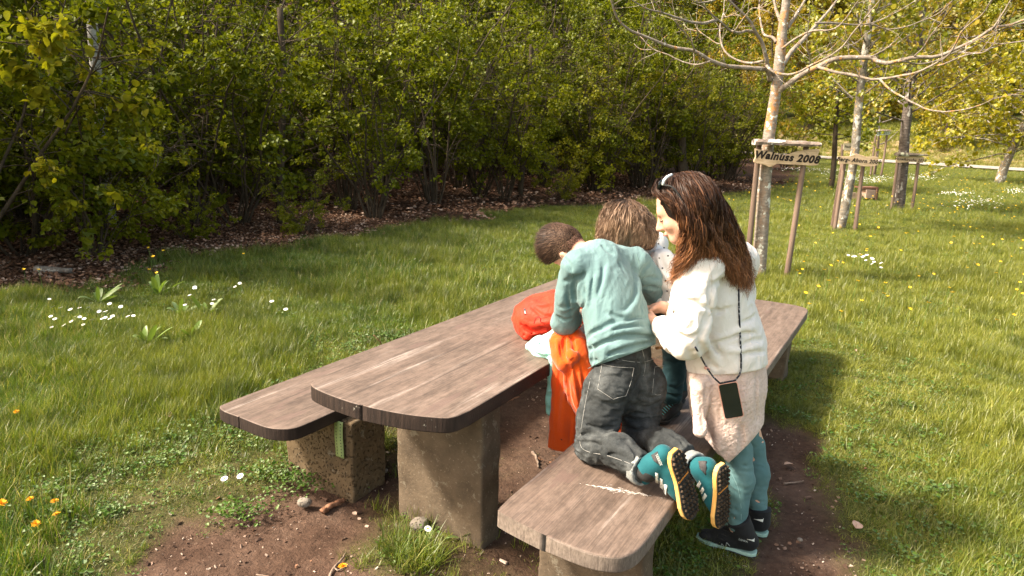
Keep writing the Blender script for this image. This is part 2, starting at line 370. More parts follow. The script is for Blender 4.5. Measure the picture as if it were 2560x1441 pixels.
# ================================================================== PICNIC TABLE AND BENCHES
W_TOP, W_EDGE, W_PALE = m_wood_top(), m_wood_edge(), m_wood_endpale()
S1 = m_stone('sandstone', (.070, .052, .036), (.145, .108, .074)); S2 = m_stone('pitted_sandstone', (.075, .052, .030), (.155, .108, .062), True)
def slab(parent, name, near, far, zt, th, cuts, edge_mat, rag=0.004):
    """near/far: list of (p, a) end curves; cuts: board borders across"""
    near = np.array(near); far = np.array(far)
    def cur(c, p): return np.interp(p, c[:, 0], c[:, 1])
    # smooth the end curves with a spline
    n2 = spline(near, 60); f2 = spline(far, 60)
    for k in range(len(cuts) - 1):
        p0, p1 = cuts[k] + (.0002 if k else 0), cuts[k + 1] - (.0002 if k < len(cuts) - 2 else 0)
        def endrow(c2):
            c2 = c2[np.argsort(c2[:, 0])]; inn = c2[(c2[:, 0] > p0 + .004) & (c2[:, 0] < p1 - .004)]
            return [(p0, cur(c2, p0))] + [tuple(r) for r in inn] + [(p1, cur(c2, p1))]
        e1, e2 = endrow(n2), endrow(f2)
        ring = [(a, p) for p, a in e1]
        na_, fa_ = e1[-1][1], e2[-1][1]
        for t in np.linspace(0, 1, 30)[1:-1]: a = na_ + (fa_ - na_) * t; ring.append((a, p1 + (rag * (vn(a * 3, k) - .5) if k == len(cuts) - 2 else 0)))
        ring += [(a, p) for p, a in e2[::-1]]
        na_, fa_ = e1[0][1], e2[0][1]
        for t in np.linspace(1, 0, 30)[1:-1]: a = na_ + (fa_ - na_) * t; ring.append((a, p0 + (rag * (vn(a * 3, 9) - .5) if k == 0 else 0)))
        r = np.array(ring); n = len(r); dz = [.0, .0006, -.0006][k % 3]
        V = np.vstack([np.c_[r[:, 0], -r[:, 1], np.full(n, zt + dz)], np.c_[r[:, 0], -r[:, 1], np.full(n, zt - th)]])
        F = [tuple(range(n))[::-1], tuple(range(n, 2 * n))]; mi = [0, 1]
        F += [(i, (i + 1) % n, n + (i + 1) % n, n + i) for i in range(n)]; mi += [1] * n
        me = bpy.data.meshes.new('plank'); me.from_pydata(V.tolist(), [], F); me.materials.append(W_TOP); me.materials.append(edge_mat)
        me.polygons.foreach_set('material_index', mi); me.update()
        o = bpy.data.objects.new('plank', me); COL.objects.link(o); o.parent = parent
        joints = [x for x in (p0 if k else None, p1 if k < len(cuts) - 2 else None) if x is not None]
        wa = me.attributes.new('bevel_weight_edge', 'FLOAT', 'EDGE'); ww = []
        for e in me.edges:
            v1, v2 = me.vertices[e.vertices[0]].co, me.vertices[e.vertices[1]].co
            hz = abs(v1.z - v2.z) < .001; isj = any(abs(-v1.y - x) < .0008 and abs(-v2.y - x) < .0008 for x in joints)
            ww.append(0.0 if not hz else (.05 if isj else 1.0))
        wa.data.foreach_set('value', ww)
        b = o.modifiers.new('bevel', 'BEVEL'); b.width = .010 if edge_mat is W_PALE else .006; b.segments = 3; b.limit_method = 'WEIGHT'
        for p in me.polygons: p.use_smooth = True
        o.modifiers.new('wn', 'WEIGHTED_NORMAL')
def stone_leg(parent, a0, a1, p0, p1, h, mat, taper=0.0, seed=0, lean=0):
    """rough block with uneven faces (local frame x=along, y=-across)"""
    nu, nv, nw = 14, 16, 5
    def P(u, v_, w_):
        pp = p0 + (p1 - p0) * u; aa = a0 + (a1 - a0) * w_; z = -.25 + (h + .25) * v_
        sh = 1 + taper * (1 - v_)
        pp = (p0 + p1) / 2 + (pp - (p0 + p1) / 2) * sh
        n = .012 * (fbm(pp * 9 + seed, z * 9 + aa * 5, 1, 3) - .5)
        return (aa + n * 1.6 + lean * v_, -pp + (fbm(z * 8 + seed, aa * 8, 1, 3) - .5) * .03, z)
    bm = MB(); 
    def sheet(fn, n1, n2, flip):
        V = [fn(i / n1, j / n2) for i in range(n1 + 1) for j in range(n2 + 1)]
        F = [(i * (n2 + 1) + j, (i + 1) * (n2 + 1) + j, (i + 1) * (n2 + 1) + j + 1, i * (n2 + 1) + j + 1) for i in range(n1) for j in range(n2)]
        bm.add(V, [q[::-1] for q in F] if flip else F)
    sheet(lambda u, v_: P(u, v_, 0), nu, nv, False); sheet(lambda u, v_: P(u, v_, 1), nu, nv, True)
    sheet(lambda w_, v_: P(0, v_, w_), nw, nv, True); sheet(lambda w_, v_: P(1, v_, w_), nw, nv, False)
    sheet(lambda u, w_: P(u, 1, w_), nu, nw, False)
    me = bm.mesh('stone_leg', mat); o = bpy.data.objects.new('stone_leg', me); COL.objects.link(o); o.parent = parent
    wd = o.modifiers.new('weld', 'WELD'); wd.merge_threshold = .0005
    bv = o.modifiers.new('bevel', 'BEVEL'); bv.width = .012; bv.segments = 3; bv.limit_method = 'ANGLE'; bv.angle_limit = R_(50)
    return o
rzT = math.atan2(dA[1], dA[0])     # local x = along the table, local y = -across
def mir(c, end): return [(p, end - (a - 1.9)) for p, a in c]
tab = empty('picnic_table', (0, 0, 0), 'long picnic table of thick brown planks on stone slab legs', 'table', rz=rzT)
nT = [(-2.085, 2.02), (-2.075, 1.92), (-2.01, 1.868), (-1.78, 1.85), (-1.575, 1.882), (-1.43, 1.938), (-1.385, 1.98), (-1.37, 2.06)]
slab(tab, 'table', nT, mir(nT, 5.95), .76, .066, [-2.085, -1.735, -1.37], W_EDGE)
stone_leg(tab, 2.30, 2.45, -1.935, -1.455, .694, S1, .02, 1); stone_leg(tab, 5.35, 5.5, -1.95, -1.46, .694, S1, .02, 5)
lb = empty('wooden_bench', (0, 0, 0), 'long plank bench on the meadow side of the table with green metal strip below', 'bench', 'benches beside the picnic table', rzT)
nL = [(-2.765, 2.06), (-2.76, 1.96), (-2.70, 1.925), (-2.583, 1.922), (-2.394, 1.922), (-2.306, 1.96), (-2.275, 2.01), (-2.268, 2.10)]
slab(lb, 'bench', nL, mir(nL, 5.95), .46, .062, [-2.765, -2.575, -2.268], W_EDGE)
stone_leg(lb, 2.27, 2.52, -2.67, -2.20, .396, S2, .03, 9); stone_leg(lb, 5.3, 5.5, -2.7, -2.3, .396, S2, .03, 12)
rb = empty('wooden_bench', (0, 0, 0), 'worn plank bench the boy kneels on, split at its near end', 'bench', 'benches beside the picnic table', rzT)
nR = [(-1.165, 2.04), (-1.157, 1.966), (-1.137, 1.937), (-.932, 1.905), (-.776, 1.90), (-.689, 1.925), (-.65, 1.965), (-.63, 2.03), (-.626, 2.1)]
slab(rb, 'bench', nR, mir(nR, 6.02), .46, .066, [-1.165, -.932, -.626], W_PALE)
stone_leg(rb, 2.20, 2.34, -1.10, -.665, .392, S1, .03, 21); stone_leg(rb, 5.35, 5.5, -1.08, -.68, .392, S1, .05, 25)
# white scrapes on the near bench: paint-thin scars of bare wood
def scar(parent, a, p, L, wdt, ang, z, seed):
    r = np.random.default_rng(seed); bm = MB()
    for _ in range(150):
        t = r.normal(0, .22) * L; q = r.normal(0, wdt) * max(.15, 1 - abs(2 * t / L)); l = r.uniform(.003, .012); w_ = r.uniform(.0004, .0013)
        ca, sa = math.cos(ang), math.sin(ang); c0 = np.array([a + t * ca - q * sa, -(p + t * sa + q * ca)])
        an = -ang + r.normal(0, .35); u = np.array([math.cos(an), math.sin(an)]) * l; n_ = np.array([-u[1], u[0]]) / l * w_
        bm.add([(*(c0 - u), z), (*(c0 + n_), z + .0006), (*(c0 + u), z), (*(c0 - n_), z + .0006)], [(0, 3, 2, 1)])
    o = bpy.data.objects.new('scrape_mark', bm.mesh('scrape_mark', M_SCAR, False)); COL.objects.link(o); o.parent = parent; tag(o, 'pale fresh scrapes in the bench wood', kind='stuff')
M_SCAR = m_simple('bare_pale_wood', (.62, .56, .50), (.75, .70, .64), 40, 2, .1, .001, .8, .2)
scar(rb, 2.335, -.835,   .26, .012, 1.30, .4622, 1); scar(rb, 2.56, -1.03, .12, .004, 1.3, .4622, 2)
# perforated green strip under the left bench
def strip(parent, a, p, z1, z0, w_, bend):
    bm = MB(); hole = MB(); nu = 7; nv = 20; V = []; F = []
    o_ = np.array([a, -p, 0])
    for j in range(nv + 1):
        z = z1 + (z0 - z1) * j / nv; x = a - bend * math.sin(j / nv * 5) * .5
        for i in range(2): V.append((x, -(p + (i - .5) * w_), z))
    F = [(2 * j, 2 * j + 1, 2 * j + 3, 2 * j + 2) for j in range(nv)]
    bm.add(V, F)
    o = bpy.data.objects.new('metal_strip', bm.mesh('metal_strip', m_simple('green_paint', (.24, .31, .12), (.30, .38, .16), 12, 3, .1, .001, .5, .4), True)); COL.objects.link(o); o.parent = parent
    s_ = o.modifiers.new('th', 'SOLIDIFY'); s_.thickness = .002
    for j in range(11):
        for i in range(2):
            zz = z1 + (z0 - z1) * (j + .7) / 11.5; pp = p + ((-.25 if i else .25)) * w_; zz += .006 * i; xx = a - bend * math.sin((zz - z1) / (z0 - z1) * 5) * .5 - .004
            an = np.arange(8) / 8 * 6.283; rr = .0032
            hole.add([(xx, -pp + rr * math.cos(t), zz + rr * math.sin(t)) for t in an], [tuple(range(8))])
    h = bpy.data.objects.new('screw_hole', hole.mesh('screw_hole', m_simple('hole_dark', (.01, .01, .008), (.02, .02, .015)), False)); COL.objects.link(h); h.parent = o
    tag(h, kind='stuff')
strip(lb, 2.252, -2.265, .40, .205, .055, .006); strip(rb, 2.19, -.70, .395, .33, .035, .0)
# ================================================================== SIGNS AND YOUNG TREES
M_POST = bark_mat('weathered_post', (.09, .06, .045), (.24, .17, .13), 9, None, (1, 1, .08))
M_BOARD = N('carved_board'); _v = M_BOARD.co(scale=(2, 14, 14)); _f = M_BOARD.noise(_v, 3, 5, .6, .6)
M_BOARD.bump(_f, .3, .004); _c = M_BOARD.ramp(_f, [(.3, (.42, .29, .17)), (.6, (.62, .46, .30)), (.75, (.48, .37, .25))])
_g = M_BOARD.ramp(M_BOARD.noise(M_BOARD.co(), 7, 4, .7), [(.58, (0, 0, 0)), (.68, (.8, .8, .8))]); M_BOARD = M_BOARD.fin(M_BOARD.mix(_g, _c, (.16, .12, .09)), .85, .15)
M_BOARD2 = m_simple('pale_green_board', (.45, .52, .42), (.58, .62, .50), 8)
M_BOARD3 = m_simple('pale_cream_board', (.58, .48, .34), (.70, .62, .48), 8)
M_LID = bark_mat('bark_plank', (.10, .07, .055), (.34, .27, .22), 14, [(.62, .60, .55)], (.5, 1, 1), 6, .52)
M_LID2 = bark_mat('mossy_bark_plank', (.045, .035, .028), (.16, .13, .10), 14, [(.30, .31, .22)], (.5, 1, 1), 6, .58)
M_LET = m_simple('burnt_lettering', (.012, .009, .007), (.03, .02, .015), 30)
def text_obj(s_, size, parent, loc, rot, matl, shear=.22, bold=.004, ext=.002, name='lettering'):
    cu = bpy.data.curves.new(name, 'FONT'); cu.body = s_; cu.size = size; cu.shear = shear; cu.offset = bold; cu.extrude = ext
    cu.align_x = 'CENTER'; cu.align_y = 'CENTER'; cu.space_character = 1.12; cu.resolution_u = 3
    tmp = bpy.data.objects.new('tmp', cu); COL.objects.link(tmp); dg = bpy.context.evaluated_depsgraph_get()
    me = bpy.data.meshes.new_from_object(tmp.evaluated_get(dg)); bpy.data.objects.remove(tmp); bpy.data.curves.remove(cu)
    me.materials.clear(); me.materials.append(matl); me.name = name
    o = bpy.data.objects.new(name, me); COL.objects.link(o); o.parent = parent; o.location = loc; o.rotation_euler = rot
    return o
def extr(bm, pts, y0, y1, mi=0):
    n = len(pts); V = [(x, y0, z) for x, z in pts] + [(x, y1, z) for x, z in pts]
    F = [tuple(range(n)), tuple(range(n, 2 * n))[::-1]] + [((i + 1) % n, i, n + i, n + (i + 1) % n) for i in range(n)]
    bm.add(V, F, mi)
def sign(Y, posts, board, lid, text, label, matb=None, matl=None, tsize=.1, tpos=None, bold=.004, group='tree name signs in the meadow', pr=.035, trot=0.0):
    """posts: [(px_top,py_top,px_bottom,py_bottom,dY)]; board / lid: outlines in photo pixels seen at distance Y"""
    allp = np.array([D(x, y, Y) for x, y in board]); cx_, cz_ = allp[:, 0].mean(), allp[:, 2].mean()
    root = empty('name_sign', (cx_, Y, float(gz(cx_, Y))), label, 'sign', group); o3 = np.array(root.location)
    for (x1, y1, x2, y2, dy) in posts:
        a = D(x1, y1, Y + dy); b = D(x2, y2, Y + dy); b[2] = gz(b[0], Y + dy) - .1
        if dy == 0: a[1] += .055; b[1] += .055
        P = spline([a - o3, (a + b) / 2 - o3 + rng.normal(0, .008, 3), b - o3], 9)
        MB().tube(P, np.linspace(pr * .95, pr * 1.05, 9), 9).build('post', M_POST, root, True).location = (0, 0, 0)
    for ch in root.children: ch.matrix_parent_inverse.identity()
    pts = [(p[0] - o3[0], p[2] - o3[2]) for p in allp]
    pts = [tuple(q) for q in spline(np.array(pts + pts[:1]), len(pts) * 5)[:-1]]
    bm = MB(); extr(bm, pts, -.012, .018)
    bo = bm.build('sign_board', matb or M_BOARD, None, False); bo.parent = root
    bv = bo.modifiers.new('bevel', 'BEVEL'); bv.width = .004; bv.segments = 2; bv.angle_limit = R_(60)
    if text:
        tp = D(*(tpos or (np.mean([b[0] for b in board]), np.mean([b[1] for b in board]))), Y) - o3
        text_obj(text, tsize, bo, (tp[0], -.0135, tp[2]), (R_(90), trot, 0), M_LET, bold=bold)
    if lid:
        L = np.array([D(x, y, Y) for x, y in lid]) - o3
        x0, x1 = L[:, 0].min(), L[:, 0].max(); n = 26; bm = MB(); V = []
        top = lid[:len(lid) // 2]; bot = lid[len(lid) // 2:][::-1]
        tw = np.array([D(x, y, Y) for x, y in top]) - o3; bw = np.array([D(x, y, Y) for x, y in bot]) - o3
        for i in range(n):
            x = x0 + (x1 - x0) * i / (n - 1); zt = np.interp(x, tw[:, 0], tw[:, 2]); zb = np.interp(x, bw[:, 0], bw[:, 2]) 
            ir = lambda k: (vn(x * 22, k * 7.3) - .5) * .016
            e = .75 if i in (0, n - 1) else 1
            V += [(x, -.075 * e + ir(1), zb + ir(2)), (x, -.085 * e + ir(3), (zt + zb) / 2 + ir(4)), (x, -.05 * e + ir(5), zt - .004 + ir(6)), (x, .05 * e + ir(7), zt + .006 + ir(8)), (x, .12 * e + ir(9), zt - .02), (x, .11 * e, zb + .006)]
        F = [(6 * i + j, 6 * i + (j + 1) % 6, 6 * i + 6 + (j + 1) % 6, 6 * i + 6 + j) for i in range(n - 1) for j in range(6)] + [tuple(range(6))[::-1], tuple(6 * (n - 1) + j for j in range(6))]
        bm.add(V, F); lo = bm.build('bark_lid', matl or M_LID, None, False); lo.parent = root
    return root
sign(8.75, [(1898, 362, 1868, 672, .12), (2020, 364, 1969, 700, 0)],
     [(1887, 372), (1930, 381), (1960, 388), (2000, 377), (2046, 374), (2043, 392), (2046, 408), (2038, 414), (2000, 413), (1960, 411), (1942, 410), (1925, 418), (1908, 412), (1885, 406), (1888, 392)],
     [(1886, 349), (1930, 349), (1990, 353), (2049, 356), (2049, 366), (1990, 366), (1930, 362), (1889, 363)], 'Walnuss 2008',
     'large wooden sign carved Walnuss 2008 under a pale bark lid', tsize=.128, tpos=(1966, 394), bold=.0055, pr=.036, trot=.045)
sign(13.7, [(2116, 398, 2090, 572, 0), (2107, 404, 2082, 560, .5), (2163, 400, 2142, 573, 0)],
     [(2094, 391), (2122, 391), (2132, 387), (2142, 385), (2152, 388), (2168, 392), (2190, 392), (2196, 396), (2193, 406), (2196, 412), (2180, 416), (2155, 416), (2140, 411), (2110, 410), (2096, 411), (2097, 401)],
     None, 'Berg- Ahorn 2009', 'wooden sign carved Berg-Ahorn 2009 with a curved top edge and no lid', tsize=.105, tpos=(2146, 402), bold=.0028, pr=.04, trot=.04)
sign(18.2, [(2248, 395, 2231, 527, 0), (2300, 395, 2283, 523, 0)],
     [(2242, 391), (2275, 391), (2307, 393), (2309, 402), (2304, 408), (2280, 405), (2258, 407), (2240, 406), (2241, 398)],
     [(2241, 382), (2260, 381), (2290, 384), (2318, 387), (2316, 390), (2290, 391), (2260, 391), (2242, 390)], 'Vogelkirsche 2010',
     'small wooden sign carved Vogelkirsche 2010 under a dark mossy lid', matl=M_LID2, tsize=.098, tpos=(2275, 400), bold=.0022, pr=.04, trot=.03)
sign(24, [(2108, 362, 2102, 500, 0)], [(2109, 359), (2130, 359), (2150, 360), (2151, 368), (2148, 375), (2125, 376), (2109, 376)], None, 'Flatterulme',
     'plain cream board half hidden behind the lichen spotted maple trunk', matb=M_BOARD3, tsize=.1, tpos=(2130, 368), bold=.002, pr=.045)
sign(34, [(2192, 328, 2185, 395, 0), (2198, 330, 2194, 385, 1.2), (2220, 332, 2206, 430, 0)], [(2192, 330), (2208, 330), (2224, 329), (2223, 337), (2208, 338), (2192, 340)],
     [(2192, 325), (2226, 325), (2226, 328), (2192, 328)], 'Eibe 2011', 'far small pale green sign on thin posts near the gravel path', matb=M_BOARD2, tsize=.16, tpos=(2208, 334), bold=.003, pr=.05)

# low stone-and-plank box in the grass behind the Berg-Ahorn sign
bx = empty('low_box', tuple(G(2155, 500)), 'low rusty brown box and pale block in the grass behind the Berg-Ahorn sign', 'box')
for c_, h_, nm, mt_, rot in (((.12, 0, .20), (.16, .16, .12), 'block', m_simple('pink_sandstone', (.30, .20, .15), (.48, .35, .27), 6, 4, .8, .02), (0, 0, .2)),
                        ((.10, .06, .37), (.26, .2, .025), 'seat_board', m_simple('rust_brown_board', (.16, .07, .045), (.24, .12, .08), 6), (0, 0, .15)),
                        ((.33, .02, .19), (.025, .17, .17), 'end_board', m_simple('rust_brown_end', (.10, .05, .035), (.16, .08, .055), 6), (0, 0, .15)),
                        ((-.33, .0, .12), (.24, .14, .10), 'low_block', m_simple('brown_block', (.13, .09, .06), (.30, .22, .16), 6, 4, .8, .02), (0, .1, -.1))):
    MB().box(c_, h_, rot, 0, .006).build(nm, mt_, None, False).parent = bx

def inview(x, y, z=0, m=.06):
    c = (np.stack([x, y, z - CAM_H + 0 * x], -1)) @ RW; u = c[:, 0] / c[:, 2] * FPX / 1280; v_ = c[:, 1] / c[:, 2] * FPX / 720
    return (c[:, 2] > .5) & (np.abs(u) < 1 + m) & (np.abs(v_) < 1 + m)
# --- leaf templates
def leaf_geo(kind='round'):
    if kind == 'round': o = [(0, 0), (-.36, .28), (-.42, .62), (0, 1.0), (.42, .62), (.36, .28)]
    elif kind == 'maple': o = [(0, 0), (-.5, .25), (-.38, .75), (0, 1.0), (.38, .75), (.5, .25)]
    else: o = [(0, 0), (-.2, .3), (-.2, .65), (0, 1.0), (.2, .65), (.2, .3)]
    V = np.array([(x, y, abs(x) * .35 - .18 * y * y) for x, y in o]); return V
LF = np.array([(0, 1, 2, 3), (0, 3, 4, 5)])
def leaves(P, Dn, Nn, size, kind='round', tint=None):
    """P leaf bases, Dn leaf directions, Nn up normals -> V,F,tint"""
    T = leaf_geo(kind); n = len(P)
    Dn = Dn / (np.linalg.norm(Dn, axis=1)[:, None] + 1e-9); S = np.cross(Dn, Nn); S /= np.linalg.norm(S, axis=1)[:, None] + 1e-9; U = np.cross(S, Dn)
    size = np.broadcast_to(size, (n,))[:, None, None]
    V = P[:, None, :] + size * (T[None, :, 0, None] * S[:, None, :] + T[None, :, 1, None] * Dn[:, None, :] + T[None, :, 2, None] * U[:, None, :])
    F = (np.arange(n) * 6)[:, None, None] + LF[None]
    t = rng.random(n) if tint is None else tint
    return V.reshape(-1, 3), F.reshape(-1, 4), np.repeat(t, 6)

def branchy(r, base, dirn, length, rad, n=10, curl=.25, up=.0, wob=.12):
    P = [np.array(base, float)]; d = np.array(dirn, float); d /= np.linalg.norm(d)
    for i in range(n):
        d = d + r.normal(0, wob, 3) + np.array([0, 0, up]); d /= np.linalg.norm(d)
        P.append(P[-1] + d * length / n)
    return np.array(P), np.linspace(rad, rad * .25, n + 1)
def make_bush(seed, nst=14, h=4.6, spread=.42, nleaf=8500, lsize=.062, low=True):
    """multi-stemmed hazel: returns stems MB and the leaf arrays"""
    r = np.random.default_rng(seed); bm = MB(); LP = []; LD = []
    for i in range(nst):
        an = i / nst * 6.283 + r.normal(0, .4); tl = r.uniform(.08, spread)
        d = np.array([math.cos(an) * tl, math.sin(an) * tl, 1]); L = h * r.uniform(.65, 1.0)
        P, rd = branchy(r, (math.cos(an) * .16 * r.random(), math.sin(an) * .16 * r.random(), -.05), d, L, r.uniform(.010, .032), 12, up=.015, wob=.12)
        bm.tube(P, rd, 5, cap=False)
        nb = int(r.integers(9, 14))
        for k in range(nb):
            t = r.uniform(.1 if low else .24, .98); j = min(int(t * 12), 11); b0 = P[j] + (P[j + 1] - P[j]) * (t * 12 - j)
            a2 = r.uniform(0, 6.283); out = np.array([math.cos(a2) + math.cos(an) * .6, math.sin(a2) + math.sin(an) * .6, r.uniform(-.15, .7)])
            Q, rq = branchy(r, b0, out, r.uniform(.5, 1.3) * (1 - .35 * t), .010, 6, up=-.03, wob=.16)
            bm.tube(Q, rq, 3, cap=False)
            for q in range(3):
                tt = r.uniform(.3, 1) * 5.9; jj = int(tt); c0 = Q[jj] + (Q[jj + 1] - Q[jj]) * (tt - jj)
                S_, rs = branchy(r, c0, out / np.linalg.norm(out) + r.normal(0, .7, 3), r.uniform(.2, .45), .004, 3, up=-.03)
                bm.tube(S_, rs, 3, cap=False)
                for X_ in (S_, Q[2:]):
                    m_ = 5; tt2 = r.uniform(0, len(X_) - 1.01, m_); j2 = tt2.astype(int)
                    LP.append(X_[j2] + (X_[j2 + 1] - X_[j2]) * (tt2 - j2)[:, None]); LD.append(np.tile(X_[-1] - X_[0], (m_, 1)) / (np.linalg.norm(X_[-1] - X_[0]) + 1e-6))
    LP = np.concatenate(LP); LD = np.concatenate(LD); kk = n3(LP, 1.5, seed) + .35 * n3(LP, 4.0, seed + 1) > .67; LP, LD = LP[kk], LD[kk]; n = len(LP)
    rep = max(1, int(round(nleaf / n))); LP = np.repeat(LP, rep, 0) + r.normal(0, .045, (n * rep, 3)); LD = np.repeat(LD, rep, 0)
    n = len(LP); Dn = LD * .5 + r.normal(0, .55, (n, 3)) + np.array([0, 0, -.35]); Nn = np.array([0, 0, 1.]) + r.normal(0, .45, (n, 3))
    return bm, LP, Dn, Nn, lsize * r.uniform(.55, 1.25, n)
M_HAZ = leaf_mat('hazel_leaf', (.098, .120, .008), (.225, .225, .016), .45, .04)
M_STEM = bark_mat('hazel_bark', (.035, .026, .018), (.10, .075, .052), 14)
M_ORANGE = leaf_mat('young_maple_leaf', (.25, .25, .025), (.39, .30, .04), .45, .15)
M_TWIGBARK = bark_mat('grey_bark', (.09, .075, .06), (.24, .21, .18), 14, [(.40, .38, .33)], (1, 1, .4), 12, .6)
bushes = []
for i, (nst, h, sp, nl, lz, low) in enumerate(((14, 4.6, .55, 7500, .070, False), (17, 5.2, .45, 7500, .070, False), (12, 4.2, .75, 7500, .070, True), (15, 5.4, .42, 7500, .070, False), (13, 4.8, .6, 7000, .088, False), (13, 4.6, .8, 8000, .094, True))):
    bm, LP, Dn, Nn, ls = make_bush(100 + i, nst, h, sp, nl, lz, low)
    V, F, t = leaves(LP, Dn, Nn, ls); bushes.append((bm.mesh('stems', M_STEM), fast_mesh('leaf_canopy', V, F, M_HAZ, False, t)))
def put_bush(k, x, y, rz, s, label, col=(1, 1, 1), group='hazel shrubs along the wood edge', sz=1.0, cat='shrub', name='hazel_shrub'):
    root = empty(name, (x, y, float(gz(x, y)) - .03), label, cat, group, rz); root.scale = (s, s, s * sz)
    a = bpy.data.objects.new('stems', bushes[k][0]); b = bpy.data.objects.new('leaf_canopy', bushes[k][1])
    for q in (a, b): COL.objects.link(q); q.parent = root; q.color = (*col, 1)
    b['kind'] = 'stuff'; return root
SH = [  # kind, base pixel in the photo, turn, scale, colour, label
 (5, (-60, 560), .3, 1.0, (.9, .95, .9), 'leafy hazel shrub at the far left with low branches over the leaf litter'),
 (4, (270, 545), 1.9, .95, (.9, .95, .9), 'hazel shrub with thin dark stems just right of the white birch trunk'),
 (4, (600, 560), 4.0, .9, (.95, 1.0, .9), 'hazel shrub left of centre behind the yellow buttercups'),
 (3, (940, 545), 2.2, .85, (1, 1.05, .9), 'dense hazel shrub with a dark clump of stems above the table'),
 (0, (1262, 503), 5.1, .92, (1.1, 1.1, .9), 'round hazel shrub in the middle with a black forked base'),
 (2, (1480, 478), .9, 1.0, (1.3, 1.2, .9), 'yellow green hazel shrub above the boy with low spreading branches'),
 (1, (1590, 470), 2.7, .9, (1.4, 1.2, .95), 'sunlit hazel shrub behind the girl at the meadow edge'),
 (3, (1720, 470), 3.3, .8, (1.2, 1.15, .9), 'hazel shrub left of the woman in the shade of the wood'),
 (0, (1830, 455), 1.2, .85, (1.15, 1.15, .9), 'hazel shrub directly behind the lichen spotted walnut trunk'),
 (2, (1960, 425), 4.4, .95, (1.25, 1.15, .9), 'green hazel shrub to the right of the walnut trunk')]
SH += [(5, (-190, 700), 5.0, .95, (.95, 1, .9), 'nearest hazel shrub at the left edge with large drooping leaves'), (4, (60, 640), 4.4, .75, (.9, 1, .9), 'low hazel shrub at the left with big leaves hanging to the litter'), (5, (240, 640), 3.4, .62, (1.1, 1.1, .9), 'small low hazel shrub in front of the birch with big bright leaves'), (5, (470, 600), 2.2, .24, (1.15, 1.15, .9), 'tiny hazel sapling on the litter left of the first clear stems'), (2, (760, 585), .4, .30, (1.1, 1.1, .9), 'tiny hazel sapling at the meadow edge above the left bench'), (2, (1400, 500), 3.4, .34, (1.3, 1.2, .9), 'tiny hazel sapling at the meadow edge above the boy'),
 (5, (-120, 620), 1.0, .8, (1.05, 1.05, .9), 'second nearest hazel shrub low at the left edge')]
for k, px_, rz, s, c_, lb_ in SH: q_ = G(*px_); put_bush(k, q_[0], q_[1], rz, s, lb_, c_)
def single_leaves(root, k, num=300):
    '''the leaves of a near shrub that show largest become leaf objects of their own'''
    me = bushes[k][1]; n = len(me.vertices) // 6; co = np.empty(n * 18, np.float32); me.vertices.foreach_get('co', co); co = co.reshape(n, 6, 3)
    M_ = np.array(root.matrix_basis) if False else np.array(Matrix.LocRotScale(root.location, root.rotation_euler, root.scale)); W = co[:, 0] @ M_[:3, :3].T + M_[:3, 3]
    ok = inview(W[:, 0], W[:, 1], W[:, 2], .0); d = np.linalg.norm(W - CAMP, axis=1); d[~ok] = 99; sel = np.argsort(d)[:num]; sel = sel[d[sel] < 50]
    for i in sel:
        q = co[i]; y_ = nrm(q[3] - q[0]); x_ = nrm(q[4] - q[2]); z_ = nrm(np.cross(x_, y_)); x_ = np.cross(y_, z_); L_ = np.linalg.norm(q[3] - q[0])
        o = bpy.data.objects.new('leaf', LEAF1); COL.objects.link(o); o.parent = root; mm = Matrix.Identity(4)
        for a in range(3): mm[a][0], mm[a][1], mm[a][2], mm[a][3] = x_[a] * L_, y_[a] * L_, z_[a] * L_, q[0][a]
        o.matrix_basis = mm; g_ = .75 + .6 * rng.random(); o.color = (g_ * (1 + .2 * rng.random()), g_, .9, 1)
    keep = np.ones(n, bool); keep[sel] = False; V_ = co[keep].reshape(-1, 3); nn_ = keep.sum(); F_ = (np.arange(nn_) * 6)[:, None, None] + LF[None]; t_ = np.empty(n * 6, np.float32); me.attributes['tint'].data.foreach_get('value', t_)
    for ch in root.children:
        if ch.name.startswith('leaf_canopy'): ch.data = fast_mesh('leaf_canopy', V_, F_.reshape(-1, 4), M_HAZ, False, t_.reshape(n, 6)[keep].ravel())
def nrm(v): v = np.asarray(v, float); return v / (np.linalg.norm(v) + 1e-12)
_V = []; _o = [(0, 0), (.16, .06), (.36, .24), (.43, .5), (.33, .78), (.12, .93), (0, 1.04)]
for x_, y_ in _o: _V += [(-x_, y_, x_ * .32 - .25 * y_ * y_ + .02 * math.sin(y_ * 20)), (0, y_, -.22 * y_ * y_), (x_, y_, x_ * .32 - .25 * y_ * y_ + .02 * math.sin(y_ * 20))]
_F = [(3 * i + j, 3 * i + j + 1, 3 * i + j + 4, 3 * i + j + 3) for i in range(6) for j in (0, 1)]
LEAF1 = fast_mesh('leaf', np.array(_V), np.array(_F), M_HAZ, True, rng.random(len(_V)) * .3 + .4)
for rt_o in [o for o in COL.objects if o.name.startswith('hazel_shrub')]:
    if 'nearest hazel' in rt_o['label']: single_leaves(rt_o, 5)
    elif 'low hazel shrub at the left' in rt_o['label']: single_leaves(rt_o, 4)
    elif 'in front of the birch' in rt_o['label']: single_leaves(rt_o, 5, 200)
